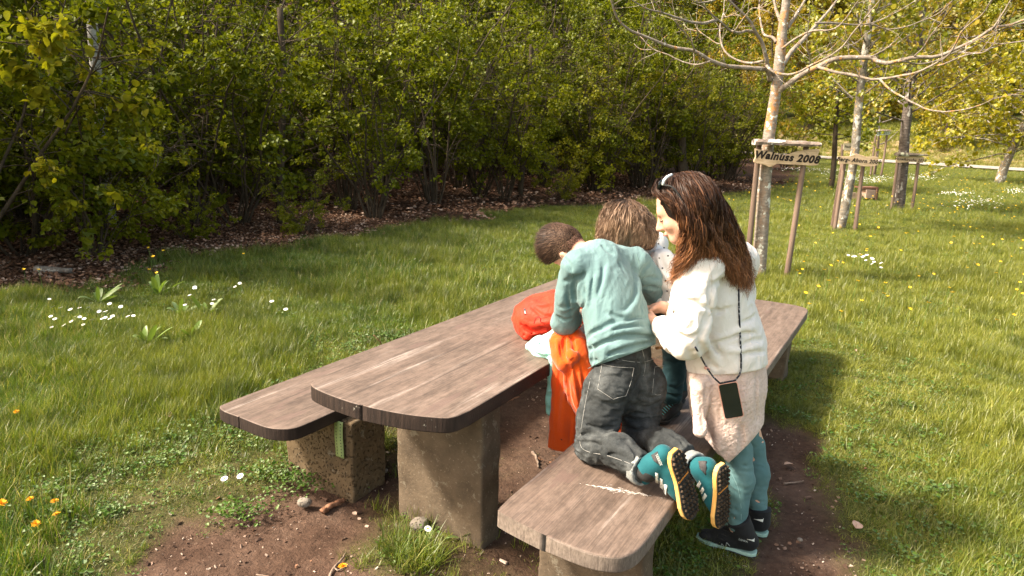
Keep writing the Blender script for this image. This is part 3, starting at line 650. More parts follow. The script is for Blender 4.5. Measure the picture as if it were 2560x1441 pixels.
# second and deeper rows of the wood
r = np.random.default_rng(5); rows = []
for row, (off, n) in enumerate(((2.0, 13), (4.4, 14), (7.6, 14), (12, 14))):
    for i in range(n):
        t = (i + r.uniform(-.3, .3)) / (n - 1) * 24 + 4.5
        x = np.interp(t, EDGE[:, 1], EDGE[:, 0]) - off + r.normal(0, .5); y = t + off * .35 + r.normal(0, .4)
        rows.append((int(r.integers(0, 4)), x, y, r.uniform(0, 6.28), r.uniform(.95, 1.25) + .12 * row))
ORD = 'first second third fourth fifth sixth seventh eighth ninth tenth eleventh twelfth thirteenth fourteenth fifteenth sixteenth seventeenth eighteenth nineteenth twentieth'.split()
def ordn(i): return ORD[i] if i < 20 else 'twenty ' + ORD[i - 20]
def seen(x, y, m=.25): return bool(inview(np.array([x]), np.array([y]), 1.5, m)[0])
cnt = {}
for q, (k, x, y, rz, s) in enumerate(rows):
    row = 0 if q < 13 else 1 + (q - 13) // 14
    if not seen(x, y, .5): continue
    i = cnt.get(row, 0); cnt[row] = i + 1
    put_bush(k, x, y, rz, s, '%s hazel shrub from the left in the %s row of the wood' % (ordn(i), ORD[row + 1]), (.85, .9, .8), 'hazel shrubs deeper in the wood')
LBL = 'tall green tree at the back of the wood'
# taller trees behind : big crowns with bigger leaf faces
def make_tree(seed, h, cr, c0, nl, ls, kind='maple', trunk=.16, layers=1.0):
    r = np.random.default_rng(seed); bm = MB(); P, rd = branchy(r, (0, 0, -.1), (0, 0, 1), h, trunk, 14, wob=.035)
    bm.tube(P, rd, 8, cap=False); LP = []; LD = []
    nb = int(34 * layers)
    for k in range(nb):
        t = c0 + (1 - c0) * (k + .5) / nb; j = min(int(t * 14), 13); b0 = P[j] + (P[j + 1] - P[j]) * (t * 14 - j); an = k * 2.4 + r.normal(0, .3)
        L = cr * (math.sin(math.pi * min(1, (t - c0) / (1 - c0) * .8 + .25)) ** .7) * r.uniform(.75, 1.1)
        Q, rq = branchy(r, b0, (math.cos(an), math.sin(an), r.uniform(-.1, .5)), L, trunk * .28, 8, up=.02, wob=.12); bm.tube(Q, rq, 4, cap=False)
        for q in range(7):
            tt = r.uniform(.25, 1) * 7.9; jj = int(tt); c_ = Q[jj] + (Q[jj + 1] - Q[jj]) * (tt - jj)
            S_, rs = branchy(r, c_, (Q[-1] - Q[0]) / L + r.normal(0, .6, 3), L * r.uniform(.2, .42), trunk * .06, 4, wob=.15); bm.tube(S_, rs, 3, cap=False)
            m_ = max(3, nl // (nb * 7)); tt2 = r.uniform(0, 3.99, m_); j2 = tt2.astype(int)
            LP.append(S_[j2] + (S_[j2 + 1] - S_[j2]) * (tt2 - j2)[:, None] + r.normal(0, cr * .045, (m_, 3)))
    LP = np.concatenate(LP); n = len(LP)
    Dn = r.normal(0, .7, (n, 3)) + np.array([0, 0, -.2]); Nn = np.array([0, 0, 1.]) + r.normal(0, .55, (n, 3))
    return bm, LP, Dn, Nn, ls * r.uniform(.6, 1.25, n)
trees = []
M_FAR = leaf_mat('spring_leaf', (.15, .165, .012), (.32, .27, .025), .45, .12)
for i, (h, cr, c0, nl, ls) in enumerate(((14, 4.6, .08, 15000, .17), (17, 4.8, .18, 15000, .19), (11, 3.9, .05, 14000, .16))):
    bm, LP, Dn, Nn, lz = make_tree(300 + i, h, cr, c0, nl, ls); V, F, t = leaves(LP, Dn, Nn, lz, 'maple')
    trees.append((bm.mesh('trunk', M_STEM), fast_mesh('crown', V, F, M_FAR, False, t)))
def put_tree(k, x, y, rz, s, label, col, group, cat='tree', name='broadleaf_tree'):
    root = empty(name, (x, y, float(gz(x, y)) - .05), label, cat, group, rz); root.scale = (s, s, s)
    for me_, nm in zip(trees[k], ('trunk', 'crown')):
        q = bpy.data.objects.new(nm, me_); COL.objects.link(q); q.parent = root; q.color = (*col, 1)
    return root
r = np.random.default_rng(9)
for i in range(17):     # behind the hazels, left to middle
    t = i / 16 * 40 + 4; x = np.interp(t, EDGE[:, 1], EDGE[:, 0]) - r.uniform(9, 14); y = t + r.uniform(2, 8)
    if x < -13 and y < 12: x -= 1
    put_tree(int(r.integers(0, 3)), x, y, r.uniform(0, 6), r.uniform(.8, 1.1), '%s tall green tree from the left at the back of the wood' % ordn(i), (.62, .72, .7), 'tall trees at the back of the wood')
LBL = 'far sunlit yellow green tree beyond the gravel path'
for i in range(26):     # beyond the path
    u = i / 25; x = -2 + u * 92 + r.normal(0, 1.2); y0 = np.interp(x, PATH_UP[:, 0], PATH_UP[:, 1]); y = y0 + 15 + 4 * math.sin(i * 2.1) + r.normal(0, 1)
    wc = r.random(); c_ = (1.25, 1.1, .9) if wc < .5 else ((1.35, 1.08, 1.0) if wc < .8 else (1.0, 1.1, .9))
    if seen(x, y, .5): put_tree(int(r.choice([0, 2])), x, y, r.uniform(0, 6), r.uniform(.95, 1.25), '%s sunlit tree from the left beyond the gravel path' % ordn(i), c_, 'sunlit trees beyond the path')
LBL = 'tall tree high on the bank at the very back'
for i in range(28):
    u = i / 27; x = -14 + u * 128 + r.normal(0, 2); y0 = np.interp(x, PATH_UP[:, 0], PATH_UP[:, 1]); y = y0 + 27 + 8 * (i % 2) + r.normal(0, 2)
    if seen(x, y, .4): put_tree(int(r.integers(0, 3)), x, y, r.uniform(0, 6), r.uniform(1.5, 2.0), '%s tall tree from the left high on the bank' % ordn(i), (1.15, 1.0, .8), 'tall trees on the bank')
# ================================================================== TREES TRACED FROM THE PHOTOGRAPH
def trace(pts, Y0, Y1, wob=.0, seed=0, n=None):
    P = np.array([D(x, y, Y0 + (Y1 - Y0) * (i / max(1, len(pts) - 1)) ** 1.0) for i, (x, y) in enumerate(pts)])
    return spline(P, n or len(pts) * 4)
zl = lambda L: [(1500 + a / 4.239, b / 4.239) for a, b in L]
zr = lambda L: [(1900 + a / 3.603, b / 3.603) for a, b in L]
M_WAL = N('walnut_bark'); _v = M_WAL.co(scale=(1, 1, 1)); _f = M_WAL.noise(M_WAL.co(scale=(1, 1, 2.2)), 16, 5, .6)
_c = M_WAL.ramp(_f, [(.3, (.15, .125, .10)), (.7, (.36, .31, .26))])
_o = M_WAL.ramp(M_WAL.noise(M_WAL.co(scale=(1, 1, .6)), 9.0, 5, .7), [(.50, (0, 0, 0)), (.57, (.85, .85, .85))])
_h = M_WAL.ramp(M_WAL.noise(M_WAL.co(scale=(1, 1, .5)), 1.1, 1), [(.38, (0, 0, 0)), (.5, (1, 1, 1))]); _sx = M_WAL.n('SeparateXYZ'); M_WAL.l(M_WAL.tc.outputs['Object'], _sx.inputs[0]); _h = M_WAL.ramp(M_WAL.math('MULTIPLY', _sx.outputs[2], .25), [(.40, (.22, .22, .22)), (.5, (1, 1, 1)), (.8, (.8, .8, .8))])
_c = M_WAL.mix(M_WAL.math('MULTIPLY', _o, _h), _c, (.44, .19, .05))
_w = M_WAL.ramp(M_WAL.noise(M_WAL.co(rot=(1, 2, 0)), 11, 3, .6), [(.60, (0, 0, 0)), (.63, (1, 1, 1))]); _c = M_WAL.mix(_w, _c, (.66, .66, .58))
_d = M_WAL.ramp(M_WAL.noise(M_WAL.co(scale=(1, 1, 5)), 9, 3, .6), [(.66, (0, 0, 0)), (.7, (.7, .7, .7))]); _c = M_WAL.mix(_d, _c, (.08, .055, .04))
M_WAL.bump(M_WAL.noise(_v, 45, 5), .6, .006); M_WAL = M_WAL.fin(_c, .9, .15)
wb = G(1897, 692); wal = empty('walnut_tree', tuple(wb), 'bare walnut tree with orange and white lichen behind the large Walnuss sign', 'tree')
bm = MB(); P = trace([(1893, 700), (1899, 640), (1905, 560), (1912, 450), (1920, 360), (1930, 290), (1939, 235), (1946, 180), (1951, 130), (1957, 70), (1966, 0), (1974, -70), (1980, -160)], 8.95, 8.95)
n = len(P); rad = np.interp(np.linspace(0, 1, n), [0, .04, .15, .45, .6, .75, 1], [.115, .098, .088, .068, .068, .056, .035]) * (1 + rng.normal(0, .02, n))
bm.tube(P, rad, 14); bm.build('trunk', M_WAL, wal)
BR = [(zl([(1850, 790), (1790, 740), (1740, 735), (1600, 725), (1400, 710), (1330, 695), (1170, 635), (1000, 540), (800, 505), (620, 440), (500, 390), (350, 330), (230, 230), (170, 120), (130, 0), (110, -120)]), -.9, .034),
 (zl([(1000, 540), (960, 440), (900, 360), (800, 270), (740, 180)]), (-.45, -.8), .012),
 (zl([(1170, 650), (1020, 690), (870, 655), (700, 575), (560, 520), (420, 380), (400, 330)]), (-.4, .1), .011),
 (zl([(560, 525), (480, 530), (420, 515), (370, 470)]), (-.05, .1), .006),
 (zl([(1730, 650), (1600, 670), (1490, 650), (1350, 570), (1290, 470), (1270, 350), (1275, 270), (1310, 130), (1320, 0), (1330, -90)]), (0, 1.0), .018),
 (zl([(1290, 465), (1230, 460), (1120, 390), (1040, 335), (1020, 300)]), (.5, .9), .008), (zl([(1030, 335), (950, 310), (900, 270)]), (.9, 1.1), .006),
 (zl([(1800, 850), (1780, 780), (1765, 700), (1760, 620), (1720, 450), (1660, 350), (1600, 230), (1500, 120), (1370, 0), (1300, -80)]), -.5, .036),
 (zl([(1650, 345), (1560, 325), (1480, 345), (1380, 320), (1290, 240), (1180, 150), (1100, 70), (1060, 0), (1030, -60)]), (-.2, -1.1), .020),
 (zl([(1380, 325), (1430, 320), (1520, 190), (1610, 90), (1720, 75), (1840, 0)]), (-.5, -1.0), .010),
 (zl([(1310, 130), (1340, 180), (1430, 150), (1510, 180)]), (.9, .6), .009),
 (zl([(1230, 215), (1100, 245), (980, 230), (900, 205), (740, 160), (640, 120), (520, 85), (370, 0), (300, -40)]), (-.7, -1.6), .020), (zl([(650, 120), (600, 50), (550, 0)]), (-1.2, -1.4), .008),
 (zl([(1220, 0), (1080, 40), (1000, 30), (920, 0)]), (-1.0, -1.2), .012),
 (zl([(1870, 450), (1830, 400), (1750, 370), (1720, 270), (1700, 100), (1695, 0), (1700, -80)]), .4, .022),
 (zl([(1925, 230), (1900, 190), (1870, 120), (1850, 40), (1840, -40)]), .2, .034),
 (zr([(165, 830), (190, 810), (260, 760), (400, 660), (520, 600), (640, 540), (760, 520), (1000, 520), (1060, 550), (1150, 570), (1260, 550), (1400, 520), (1600, 515), (1780, 440), (1960, 350), (2100, 260), (2260, 235), (2380, 190), (2500, 160)]), -1.3, .042),
 (zr([(2100, 260), (2180, 130), (2260, 0), (2300, -70)]), (-1.1, -1.3), .012),
 (zr([(520, 602), (560, 620), (700, 655), (860, 680), (1000, 715), (1150, 705), (1300, 680), (1450, 640), (1600, 570), (1700, 490), (1800, 300), (1900, 210), (2000, 130), (2080, 0)]), (-.3, -2.0), .022),
 (zr([(1080, 715), (1180, 810), (1300, 880), (1400, 930), (1520, 985), (1650, 1000), (1780, 995), (1950, 965), (2080, 910), (2160, 860)]), (-1.0, -2.2), .013),
 (zr([(1250, 553), (1320, 560), (1450, 580), (1600, 550), (1750, 480), (1850, 430)]), (-.8, -.6), .012),
 (zr([(1600, 590), (1650, 580), (1850, 500), (2000, 480), (2100, 400), (2150, 330)]), (-1.6, -1.8), .008), (zr([(1800, 470), (1900, 480), (2000, 475)]), (-1.4, -1.7), .006),
 (zr([(80, 600), (60, 600), (120, 650), (240, 675), (340, 650), (450, 590), (600, 520), (740, 420), (830, 300), (950, 150), (1070, 0), (1110, -60)]), (-.1, -1.2), .020),
 (zr([(170, 620), (210, 580), (280, 470), (400, 350), (500, 240), (600, 130), (700, 0), (740, -60)]), .9, .040),
 (zr([(200, 440), (320, 350), (440, 290), (520, 275), (620, 270), (720, 220), (800, 120), (880, 0)]), (-.1, -.9), .018),
 (zr([(500, 210), (620, 205), (750, 215), (900, 220), (1050, 190), (1200, 120), (1400, 0), (1440, -40)]), (.5, 1.2), .017), (zr([(1010, 215), (1100, 250), (1200, 260), (1350, 230), (1500, 170), (1620, 110), (1740, 0)]), (.9, 1.0), .014),
 (zr([(240, 260), (310, 150), (400, 0), (430, -60)]), .3, .030),
 (zr([(440, 640), (450, 550), (425, 430), (430, 280), (450, 80)]), (-.4, -.9), .010), (zr([(455, 550), (540, 490), (650, 440)]), (-.45, -.7), .006),
 (zr([(1390, 510), (1480, 420), (1550, 310), (1640, 200), (1700, 60)]), (-.8, -1.3), .010), (zr([(980, 520), (1100, 460), (1200, 390), (1250, 300)]), (-.5, -.9), .008),
 (zr([(760, 415), (860, 390), (950, 310)]), (-.7, -.8), .006), (zr([(2500, 350), (2380, 370), (2150, 395), (1980, 370)]), (-1.3, -1.0), .010),
 (zr([(1290, 860), (1310, 780), (1330, 700)]), (-1.4, -1.5), .006), (zr([(1850, 420), (2000, 340), (2140, 290)]), (-1.0, -1.2), .007)]
M_WBR = bark_mat('walnut_branch_bark', (.15, .12, .095), (.34, .285, .235), 18, [(.42, .22, .08), (.55, .53, .47)], (1, 1, 1), 14, .60)
r = np.random.default_rng(31)
for pts, dy, rr in BR:
    y0, y1 = (0, dy) if np.isscalar(dy) else dy
    P = trace(pts, 8.95 + y0, 8.95 + y1); n = len(P)
    P[1:] += np.cumsum(r.normal(0, .0016, (n - 1, 3)), 0)
    knob = 1 + .14 * r.random(n); b_ = MB().tube(P, np.linspace(rr * .85, max(.003, rr * .22), n) * knob, 7)
    for k in range(max(1, n // 5)):       # short spur twigs
        j = int(r.integers(4, n - 1)); t = P[j] - P[j - 1]; t /= np.linalg.norm(t); Q, rq = branchy(r, P[j], t * .6 + r.normal(0, .6, 3) + [0, 0, .5], r.uniform(.12, .42), .0042, 4)
        b_.tube(Q, rq, 4)
    b_.build('branch', M_WBR, wal)

def leafy(root, r, starts, L, nt, leafsize, nl, matl, col, twr=.012, bark=None, kind='maple', name='branch', up=.03, spread=.06):
    bm = MB(); LP = []
    for b0, d0 in starts:
        Q, rq = branchy(r, b0, d0, L * r.uniform(.7, 1.15), twr, 9, up=up, wob=.13); bm.tube(Q, rq, 5, cap=False)
        for k in range(nt):
            tt = r.uniform(.15, 1) * 8.9; j = int(tt); c0 = Q[j] + (Q[j + 1] - Q[j]) * (tt - j)
            S_, rs = branchy(r, c0, (Q[-1] - Q[0]) / L + r.normal(0, .7, 3), L * r.uniform(.15, .4), twr * .35, 4, wob=.15); bm.tube(S_, rs, 3, cap=False)
            m_ = nl; t2 = r.uniform(0.5, 3.99, m_); j2 = t2.astype(int); LP.append(S_[j2] + (S_[j2 + 1] - S_[j2]) * (t2 - j2)[:, None] + r.normal(0, spread, (m_, 3)))
    LP = np.concatenate(LP); n = len(LP); V, F, t = leaves(LP, r.normal(0, .7, (n, 3)) + np.array([0, 0, -.3]), np.array([0, 0, 1.]) + r.normal(0, .5, (n, 3)), leafsize * r.uniform(.55, 1.25, n), kind)
    bm.build('branches', bark or M_TWIGBARK, root); c = place(fast_mesh('crown', V, F, matl, False, t), 'crown', root); c['kind'] = 'stuff'; c.color = (*col, 1); return c
M_MAPBARK = bark_mat('maple_bark', (.09, .075, .055), (.27, .24, .20), 12, [(.55, .53, .48), (.42, .26, .10)], (1, 1, 2.0), 8, .56)
M_CHBARK = bark_mat('cherry_bark', (.045, .035, .03), (.17, .14, .12), 10, [(.42, .40, .36)], (1, 1, 3.0), 8, .60)
def traced_tree(pts, Y, radii, label, bark, name='maple_tree', seg=10):
    b0 = D(*pts[0], Y); root = empty(name, (b0[0], b0[1], float(gz(b0[0], b0[1]))), label, 'tree'); P = trace(pts, Y, Y); n = len(P)
    P[0][2] = min(P[0][2], root.location.z - .05)
    rd = np.interp(np.linspace(0, 1, n), np.linspace(0, 1, len(radii)), radii) * (1 + rng.normal(0, .02, n)); MB().tube(P, rd, seg).build('trunk', bark, root); return root, P
r = np.random.default_rng(41)
root, P = traced_tree([(2098, 578), (2112, 520), (2125, 455), (2136, 390), (2142, 325), (2148, 250), (2156, 180), (2166, 110), (2176, 40), (2184, -40), (2190, -130)], 14.0, [.10, .085, .08, .07, .06, .04], 'slim maple tree with mottled bark behind the Berg-Ahorn sign', M_MAPBARK)
st = []
for k in range(26):
    j = int(len(P) * (.47 + .5 * k / 26)); an = k * 2.4; st.append((P[min(j, len(P) - 1)], np.array([math.cos(an), math.sin(an), .35 + .3 * r.random()])))
leafy(root, r, st, 2.1, 10, .085, 14, M_ORANGE, (.9, 1.0, .9), .016)
root, P = traced_tree([(2243, 528), (2250, 480), (2257, 420), (2262, 340), (2271, 260), (2284, 180), (2299, 90), (2310, -10), (2318, -120)], 18.4, [.17, .135, .12, .11, .09, .06], 'darker cherry tree with peeling bark behind the Vogelkirsche sign', M_CHBARK, 'cherry_tree')
st = []
for k in range(30):
    j = int(len(P) * (.42 + .55 * k / 30)); an = k * 2.4 + 1; st.append((P[min(j, len(P) - 1)], np.array([math.cos(an), math.sin(an), .3 + .4 * r.random()])))
leafy(root, r, st, 3.0, 11, .10, 14, M_ORANGE, (1.05, .95, 1.0), .026, M_CHBARK)
root, P = traced_tree([(2077, 470), (2083, 430), (2086, 385), (2088, 340), (2092, 270), (2096, 200)], 25, [.10, .09, .085, .07, .05], 'thin dark tree trunk with a low green crown left of the cream board', M_STEM, 'young_tree')
st = [(P[min(int(len(P) * (.58 + .4 * k / 22)), len(P) - 1)], np.array([math.cos(k * 2.4), math.sin(k * 2.4), .1])) for k in range(22)]
leafy(root, r, st, 1.9, 9, .12, 12, M_FAR, (1.0, 1.1, .9), .02, M_STEM)
root, P = traced_tree([(2498, 458), (2512, 415), (2530, 375), (2552, 330), (2585, 275), (2630, 200)], 33, [.23, .19, .17, .14, .1], 'leaning grey tree at the right edge of the meadow near the path', M_MAPBARK, 'leaning_tree')
st = [(P[min(int(len(P) * (.35 + .6 * k / 30)), len(P) - 1)], np.array([math.cos(k * 2.4) - .3, math.sin(k * 2.4), .25])) for k in range(34)]
leafy(root, r, st, 4.2, 11, .19, 12, M_FAR, (1.3, 1.25, .9), .04, M_MAPBARK, spread=.14)
root, P = traced_tree([(2194, 395), (2197, 340), (2201, 280), (2206, 220)], 35.5, [.05, .045, .03, .02], 'thin bare sapling behind the far pale green sign', M_TWIGBARK, 'young_tree', 6)
bm = MB()
for pts in ([(2196, 362), (2216, 355), (2235, 338), (2252, 322)], [(2200, 310), (2185, 300), (2170, 290)], [(2200, 308), (2225, 300), (2240, 292)], [(2203, 270), (2190, 255)], [(2203, 262), (2222, 250)]):
    Q = trace(pts, 35.5, 35.2); bm.tube(Q, np.linspace(.035, .012, len(Q)), 5)
bm.build('branches', M_TWIGBARK, root)
# birch and log pile in the wood
M_BIRCH = N('birch_bark'); _c = M_BIRCH.ramp(M_BIRCH.noise(M_BIRCH.co(scale=(1, 1, 3.5)), 7, 5, .65), [(.36, (.06, .05, .045)), (.46, (.42, .40, .37)), (.7, (.72, .70, .66))]); M_BIRCH = M_BIRCH.fin(_c, .8, .2)
root, P = traced_tree([(256, 345), (250, 290), (243, 220), (238, 150), (232, 80), (226, 0), (220, -80)], 10.6, [.085, .08, .075, .065], 'white birch trunk deep among the dark leaves at the left', M_BIRCH, 'birch_tree')
root, P = traced_tree([(178, 480), (174, 400), (168, 250), (165, 100), (162, -40)], 12.5, [.2, .19, .18, .17], 'thick dark tree trunk to the left of the birch', M_STEM, 'oak_tree', 12)
def plain_trunk(pts, Y, rad, label): traced_tree(pts, Y, rad, label, M_STEM, 'forest_tree', 8)
plain_trunk([(1710, 470), (1706, 400), (1702, 300), (1700, 220)], 22, [.16, .14, .12], 'dark trunk standing left of the walnut tree inside the wood')
plain_trunk([(1300, 480), (1310, 380), (1322, 250), (1330, 100)], 17, [.07, .06, .05], 'slim dark trunk behind the middle hazel shrub')
plain_trunk([(700, 520), (702, 380), (708, 200), (700, 20)], 11.5, [.07, .06, .05], 'slim dark trunk in the wood left of the middle')
M_CUT = m_simple('fresh_cut_wood', (.62, .34, .20), (.80, .55, .38), 9, 3, .2, .004, .8, .1)
lg = G(225, 395); root = empty('log_pile', (lg[0], lg[1] , float(gz(lg[0], lg[1]))), 'small pile of fresh cut logs glowing behind the hazel leaves at the left', 'log pile')
k_ = 0
for row_, nn in enumerate((4, 3, 2)):
    for i in range(nn):
        c0 = np.array([lg[0] + (i - nn / 2) * .30 + .1 * row_, lg[1], float(gz(lg[0], lg[1])) + .16 + .25 * row_])
        b_ = MB(); b_.tube([c0, c0 + [.08, .9, 0]], .135, 10, 0, False); n0 = b_.n
        an = np.arange(10) / 10 * 6.283; b_.add([c0 + .137 * np.array([math.cos(t), -.002, math.sin(t)]) for t in an], [tuple(range(10))], 1)
        b_.build('log', [M_STEM, M_CUT], root, False)
def fallen(pts, rr, label, matl, z=.06, name='fallen_log', cat='log'):
    P = np.array([G(*p) for p in pts]); P[:, 2] = gz(P[:, 0], P[:, 1]) + z
    o = MB().tube(spline(P, 14), np.linspace(rr, rr * .7, 14) * (1 + r.normal(0, .06, 14)), 8).build(name, matl); tag(o, label, cat); return o
M_LOGP = bark_mat('pinkish_dead_wood', (.16, .10, .07), (.46, .31, .24), 8, None, (1, 1, 1))
fallen([(-40, 398), (60, 390), (125, 382)], .09, 'pale pinkish log lying at the far left edge of the wood floor', M_LOGP)
fallen([(375, 378), (450, 384), (520, 390)], .06, 'pale branch lying on the wood floor right of the birch', M_LOGP)
fallen([(330, 470), (450, 468), (580, 470)], .035, 'long thin grey branch on the wood floor left of centre', M_TWIGBARK)
fallen([(90, 690), (180, 692)], .045, 'short grey piece of wood on the leaf litter at the left meadow edge', M_TWIGBARK)
fallen([(620, 385), (700, 380), (735, 382)], .05, 'short pale log deep in the wood left of the middle', M_LOGP)
fallen([(1000, 655), (1060, 640)], .012, 'thin dry twig at the meadow edge above the table', M_TWIGBARK, .03, 'fallen_twig', 'twig')

# ================================================================== LEAF LITTER, GRASS, WEEDS
M_LIT = N('dead_leaf'); _oi = M_LIT.n('ObjectInfo'); M_LIT = M_LIT.fin(M_LIT.ramp(_oi.outputs['Random'], [(0, (.045, .022, .012)), (.45, (.14, .068, .038)), (.8, (.26, .145, .09)), (1, (.44, .32, .25))]), .8, .2)
def litter_mesh(seed):
    r = np.random.default_rng(seed); V = []; F = []
    for q in range(5):
        c = np.array([r.normal(0, .06), r.normal(0, .06), r.uniform(.004, .03)]); a = r.uniform(0, 6.28); s_ = r.uniform(.025, .05); T = leaf_geo('round').copy(); T[:, 2] = np.abs(T[:, 0]) * r.uniform(-.5, .9) + r.uniform(-.3, .3) * T[:, 1]
        ca, sa = math.cos(a), math.sin(a); P_ = T * s_; P_ = np.c_[P_[:, 0] * ca - P_[:, 1] * sa, P_[:, 0] * sa + P_[:, 1] * ca, P_[:, 2]] + c; n0 = len(V) * 6; V.append(P_); F += (LF + n0).tolist()
    return fast_mesh('litter', np.concatenate(V), np.array(F), M_LIT)
LITP = [litter_mesh(i) for i in range(6)]
def sample(n, ylo, yhi, xw, fn, seed):
    r = np.random.default_rng(seed); y = ylo + (yhi - ylo) * r.random(n); x = r.uniform(-1, 1, n) * xw(y); k = inview(x, y, 0, .06 if seed > 50 else .5) & (r.random(n) < fn(x, y)); return x[k], y[k], r
W_ = lambda y: y * 1.3 + 1.4
pts = []
for n, a, b, sd in ((60000, 4.0, 13, 1), (22000, 13, 28, 2)):
    x, y, r = sample(n, a, b, W_, lambda x, y: np.clip(forest(x, y) + .05 * sstep(.02, .3, forest(x, y)), 0, 1) * (1 - .0 * x), sd); pts.append(np.c_[x, y, gz(x, y)])
x, y, r = sample(2300, 2.0, 9, W_, lambda x, y: .12 * soil(x, y) + .06 * (1 - forest(x, y)), 3); pts.append(np.c_[x, y, gz(x, y) - .005])
ns = [len(p) for p in pts]; P = np.concatenate(pts); r = np.random.default_rng(4)
sc = r.uniform(.7, 1.3, len(P)); sc[ns[0]:ns[0] + ns[1]] *= 1.9; sc[-ns[2]:] *= .5
tag(scatter('leaf_litter', P, np.c_[r.normal(0, .25, len(P)), r.normal(0, .25, len(P)), r.uniform(0, 6.28, len(P))], sc, LITP), kind='stuff', label='brown dead leaves covering the wood floor')

def grass_mat(name, g1, g2, straw=.12):
    s = N(name); oi = s.n('ObjectInfo'); ge = s.n('NewGeometry')
    c = s.mix(oi.outputs['Random'], g1, g2)
    st = s.ramp(s.attr('tint'), [(1 - straw - .02, (0, 0, 0)), (1 - straw + .02, (.85, .85, .85))]); c = s.mix(st, c, (.34, .29, .13))
    mp = s.n('Mapping'); s.l(ge.outputs['Position'], mp.inputs[0]); pn = s.noise(mp.outputs[0], .55, 3, .6); c = s.mix(s.ramp(pn, [(.38, (0, 0, 0)), (.62, (.75, .75, .75))]), c, (.185, .205, .028))
    sx = s.n('SeparateXYZ'); s.l(ge.outputs['Position'], sx.inputs[0]); mr = s.n('MapRange'); mr.inputs[1].default_value = -.5; mr.inputs[2].default_value = 4.5; mr.inputs[4].default_value = .62; s.l(s.math('ADD', sx.outputs[0], s.math('MULTIPLY', s.noise(mp.outputs[0], .4, 3), 2.0)), mr.inputs[0]); c = s.mix(mr.outputs[0], c, (.27, .275, .045))
    pd = s.noise(mp.outputs[0], 2.6, 4, .7); c = s.mix(1.0, c, s.ramp(pd, [(.36, (.55, .62, .6)), (.58, (1.12, 1.1, 1.05))]), 'MULTIPLY')
    c = s.mix(1.0, c, s.ramp(s.attr('tint'), [(0, (.7, .75, .7)), (1, (1.2, 1.15, 1.1))]), 'MULTIPLY')
    df = s.n('BsdfDiffuse'); tr = s.n('BsdfTranslucent'); gl = s.n('BsdfGlossy'); gl.inputs['Roughness'].default_value = .4
    s.l(c, df.inputs[0]); s.l(s.mix(1.0, c, (1.2, 1.2, .6), 'MULTIPLY'), tr.inputs[0]); m1 = s.n('MixShader'); m1.inputs[0].default_value = .4; s.l(df.outputs[0], m1.inputs[1]); s.l(tr.outputs[0], m1.inputs[2])
    m2 = s.n('MixShader'); m2.inputs[0].default_value = .035; s.l(m1.outputs[0], m2.inputs[1]); s.l(gl.outputs[0], m2.inputs[2]); s.l(m2.outputs[0], s.out.inputs[0]); s.t.nodes.remove(s.b); return s.m
M_GR = grass_mat('grass_blades', (.070, .140, .010), (.155, .205, .020))
M_GRS = grass_mat('short_trodden_grass', (.085, .14, .015), (.17, .205, .04), .25)
def clump(seed, nb, rad, h, wd, lay=.4, matl=None, seg=3):
    r = np.random.default_rng(seed); a = r.uniform(0, 6.283, nb); q = rad * np.sqrt(r.random(nb)); bx_ = q * np.cos(a); by_ = q * np.sin(a)
    L = h * r.uniform(.45, 1.15, nb); az = r.uniform(0, 6.283, nb); l0 = r.uniform(0, lay, nb); bend = r.uniform(.2, 1.1, nb) * (.5 + lay); w_ = wd * r.uniform(.6, 1.3, nb); V = np.zeros((nb, 2 * seg + 1, 3))
    px = bx_.copy(); py = by_.copy(); pz = np.zeros(nb) - .01; tn = az + 1.57 + r.normal(0, .5, nb)
    for k in range(seg + 1):
        t = k / seg; ww = w_ * (1 - t) ** .7
        if k < seg:
            V[:, 2 * k] = np.c_[px - np.cos(tn) * ww, py - np.sin(tn) * ww, pz]; V[:, 2 * k + 1] = np.c_[px + np.cos(tn) * ww, py + np.sin(tn) * ww, pz]
        else: V[:, 2 * seg] = np.c_[px, py, pz]
        th = l0 + bend * (t + .5 / seg); px = px + L / seg * np.sin(th) * np.cos(az); py = py + L / seg * np.sin(th) * np.sin(az); pz = pz + L / seg * np.cos(th)
    st = 2 * seg + 1; F = []
    for i in range(nb):
        o = i * st
        for k in range(seg - 1): F.append((o + 2 * k, o + 2 * k + 1, o + 2 * k + 3, o + 2 * k + 2))
        F.append((o + 2 * seg - 2, o + 2 * seg - 1, o + 2 * seg, o + 2 * seg))
    F = np.array(F); V = V.reshape(-1, 3)
    F3 = np.array([t for f in F for t in ((f[0], f[1], f[2]), (f[0], f[2], f[3])) if len(set(t)) == 3])
    return fast_mesh('clump', V, F3, matl or M_GR, True, np.repeat(r.random(nb), st))
def herb(seed, matl, n=12, s0=.018):
    r = np.random.default_rng(seed); P_ = np.c_[r.normal(0, .035, n), r.normal(0, .035, n), r.uniform(.008, .04, n)]
    V, F, t = leaves(P_, np.c_[r.normal(0, 1, n), r.normal(0, 1, n), r.uniform(-.1, .5, n)], np.array([0, 0, 1.]) + r.normal(0, .3, (n, 3)), s0 * r.uniform(.7, 1.4, n)); return fast_mesh('herb', V, F, matl, False, t)
M_HERB = leaf_mat('herb_leaf', (.055, .12, .018), (.12, .19, .035), .35, .08)
TALL = [clump(i, 20, .05, .14, .0023, .35) for i in range(5)]; MIDG = [clump(10 + i, 22, .055, .085, .0021, .6) for i in range(4)]
SHORT = [clump(20 + i, 20, .05, .055, .0020, 1.25, M_GRS) for i in range(4)]; HERB = [herb(30 + i, M_HERB) for i in range(4)]
def turf(x, y): return (1 - soil(x, y)) ** 1.4 * np.clip(1 - forest(x, y) * 1.15, 0, 1)
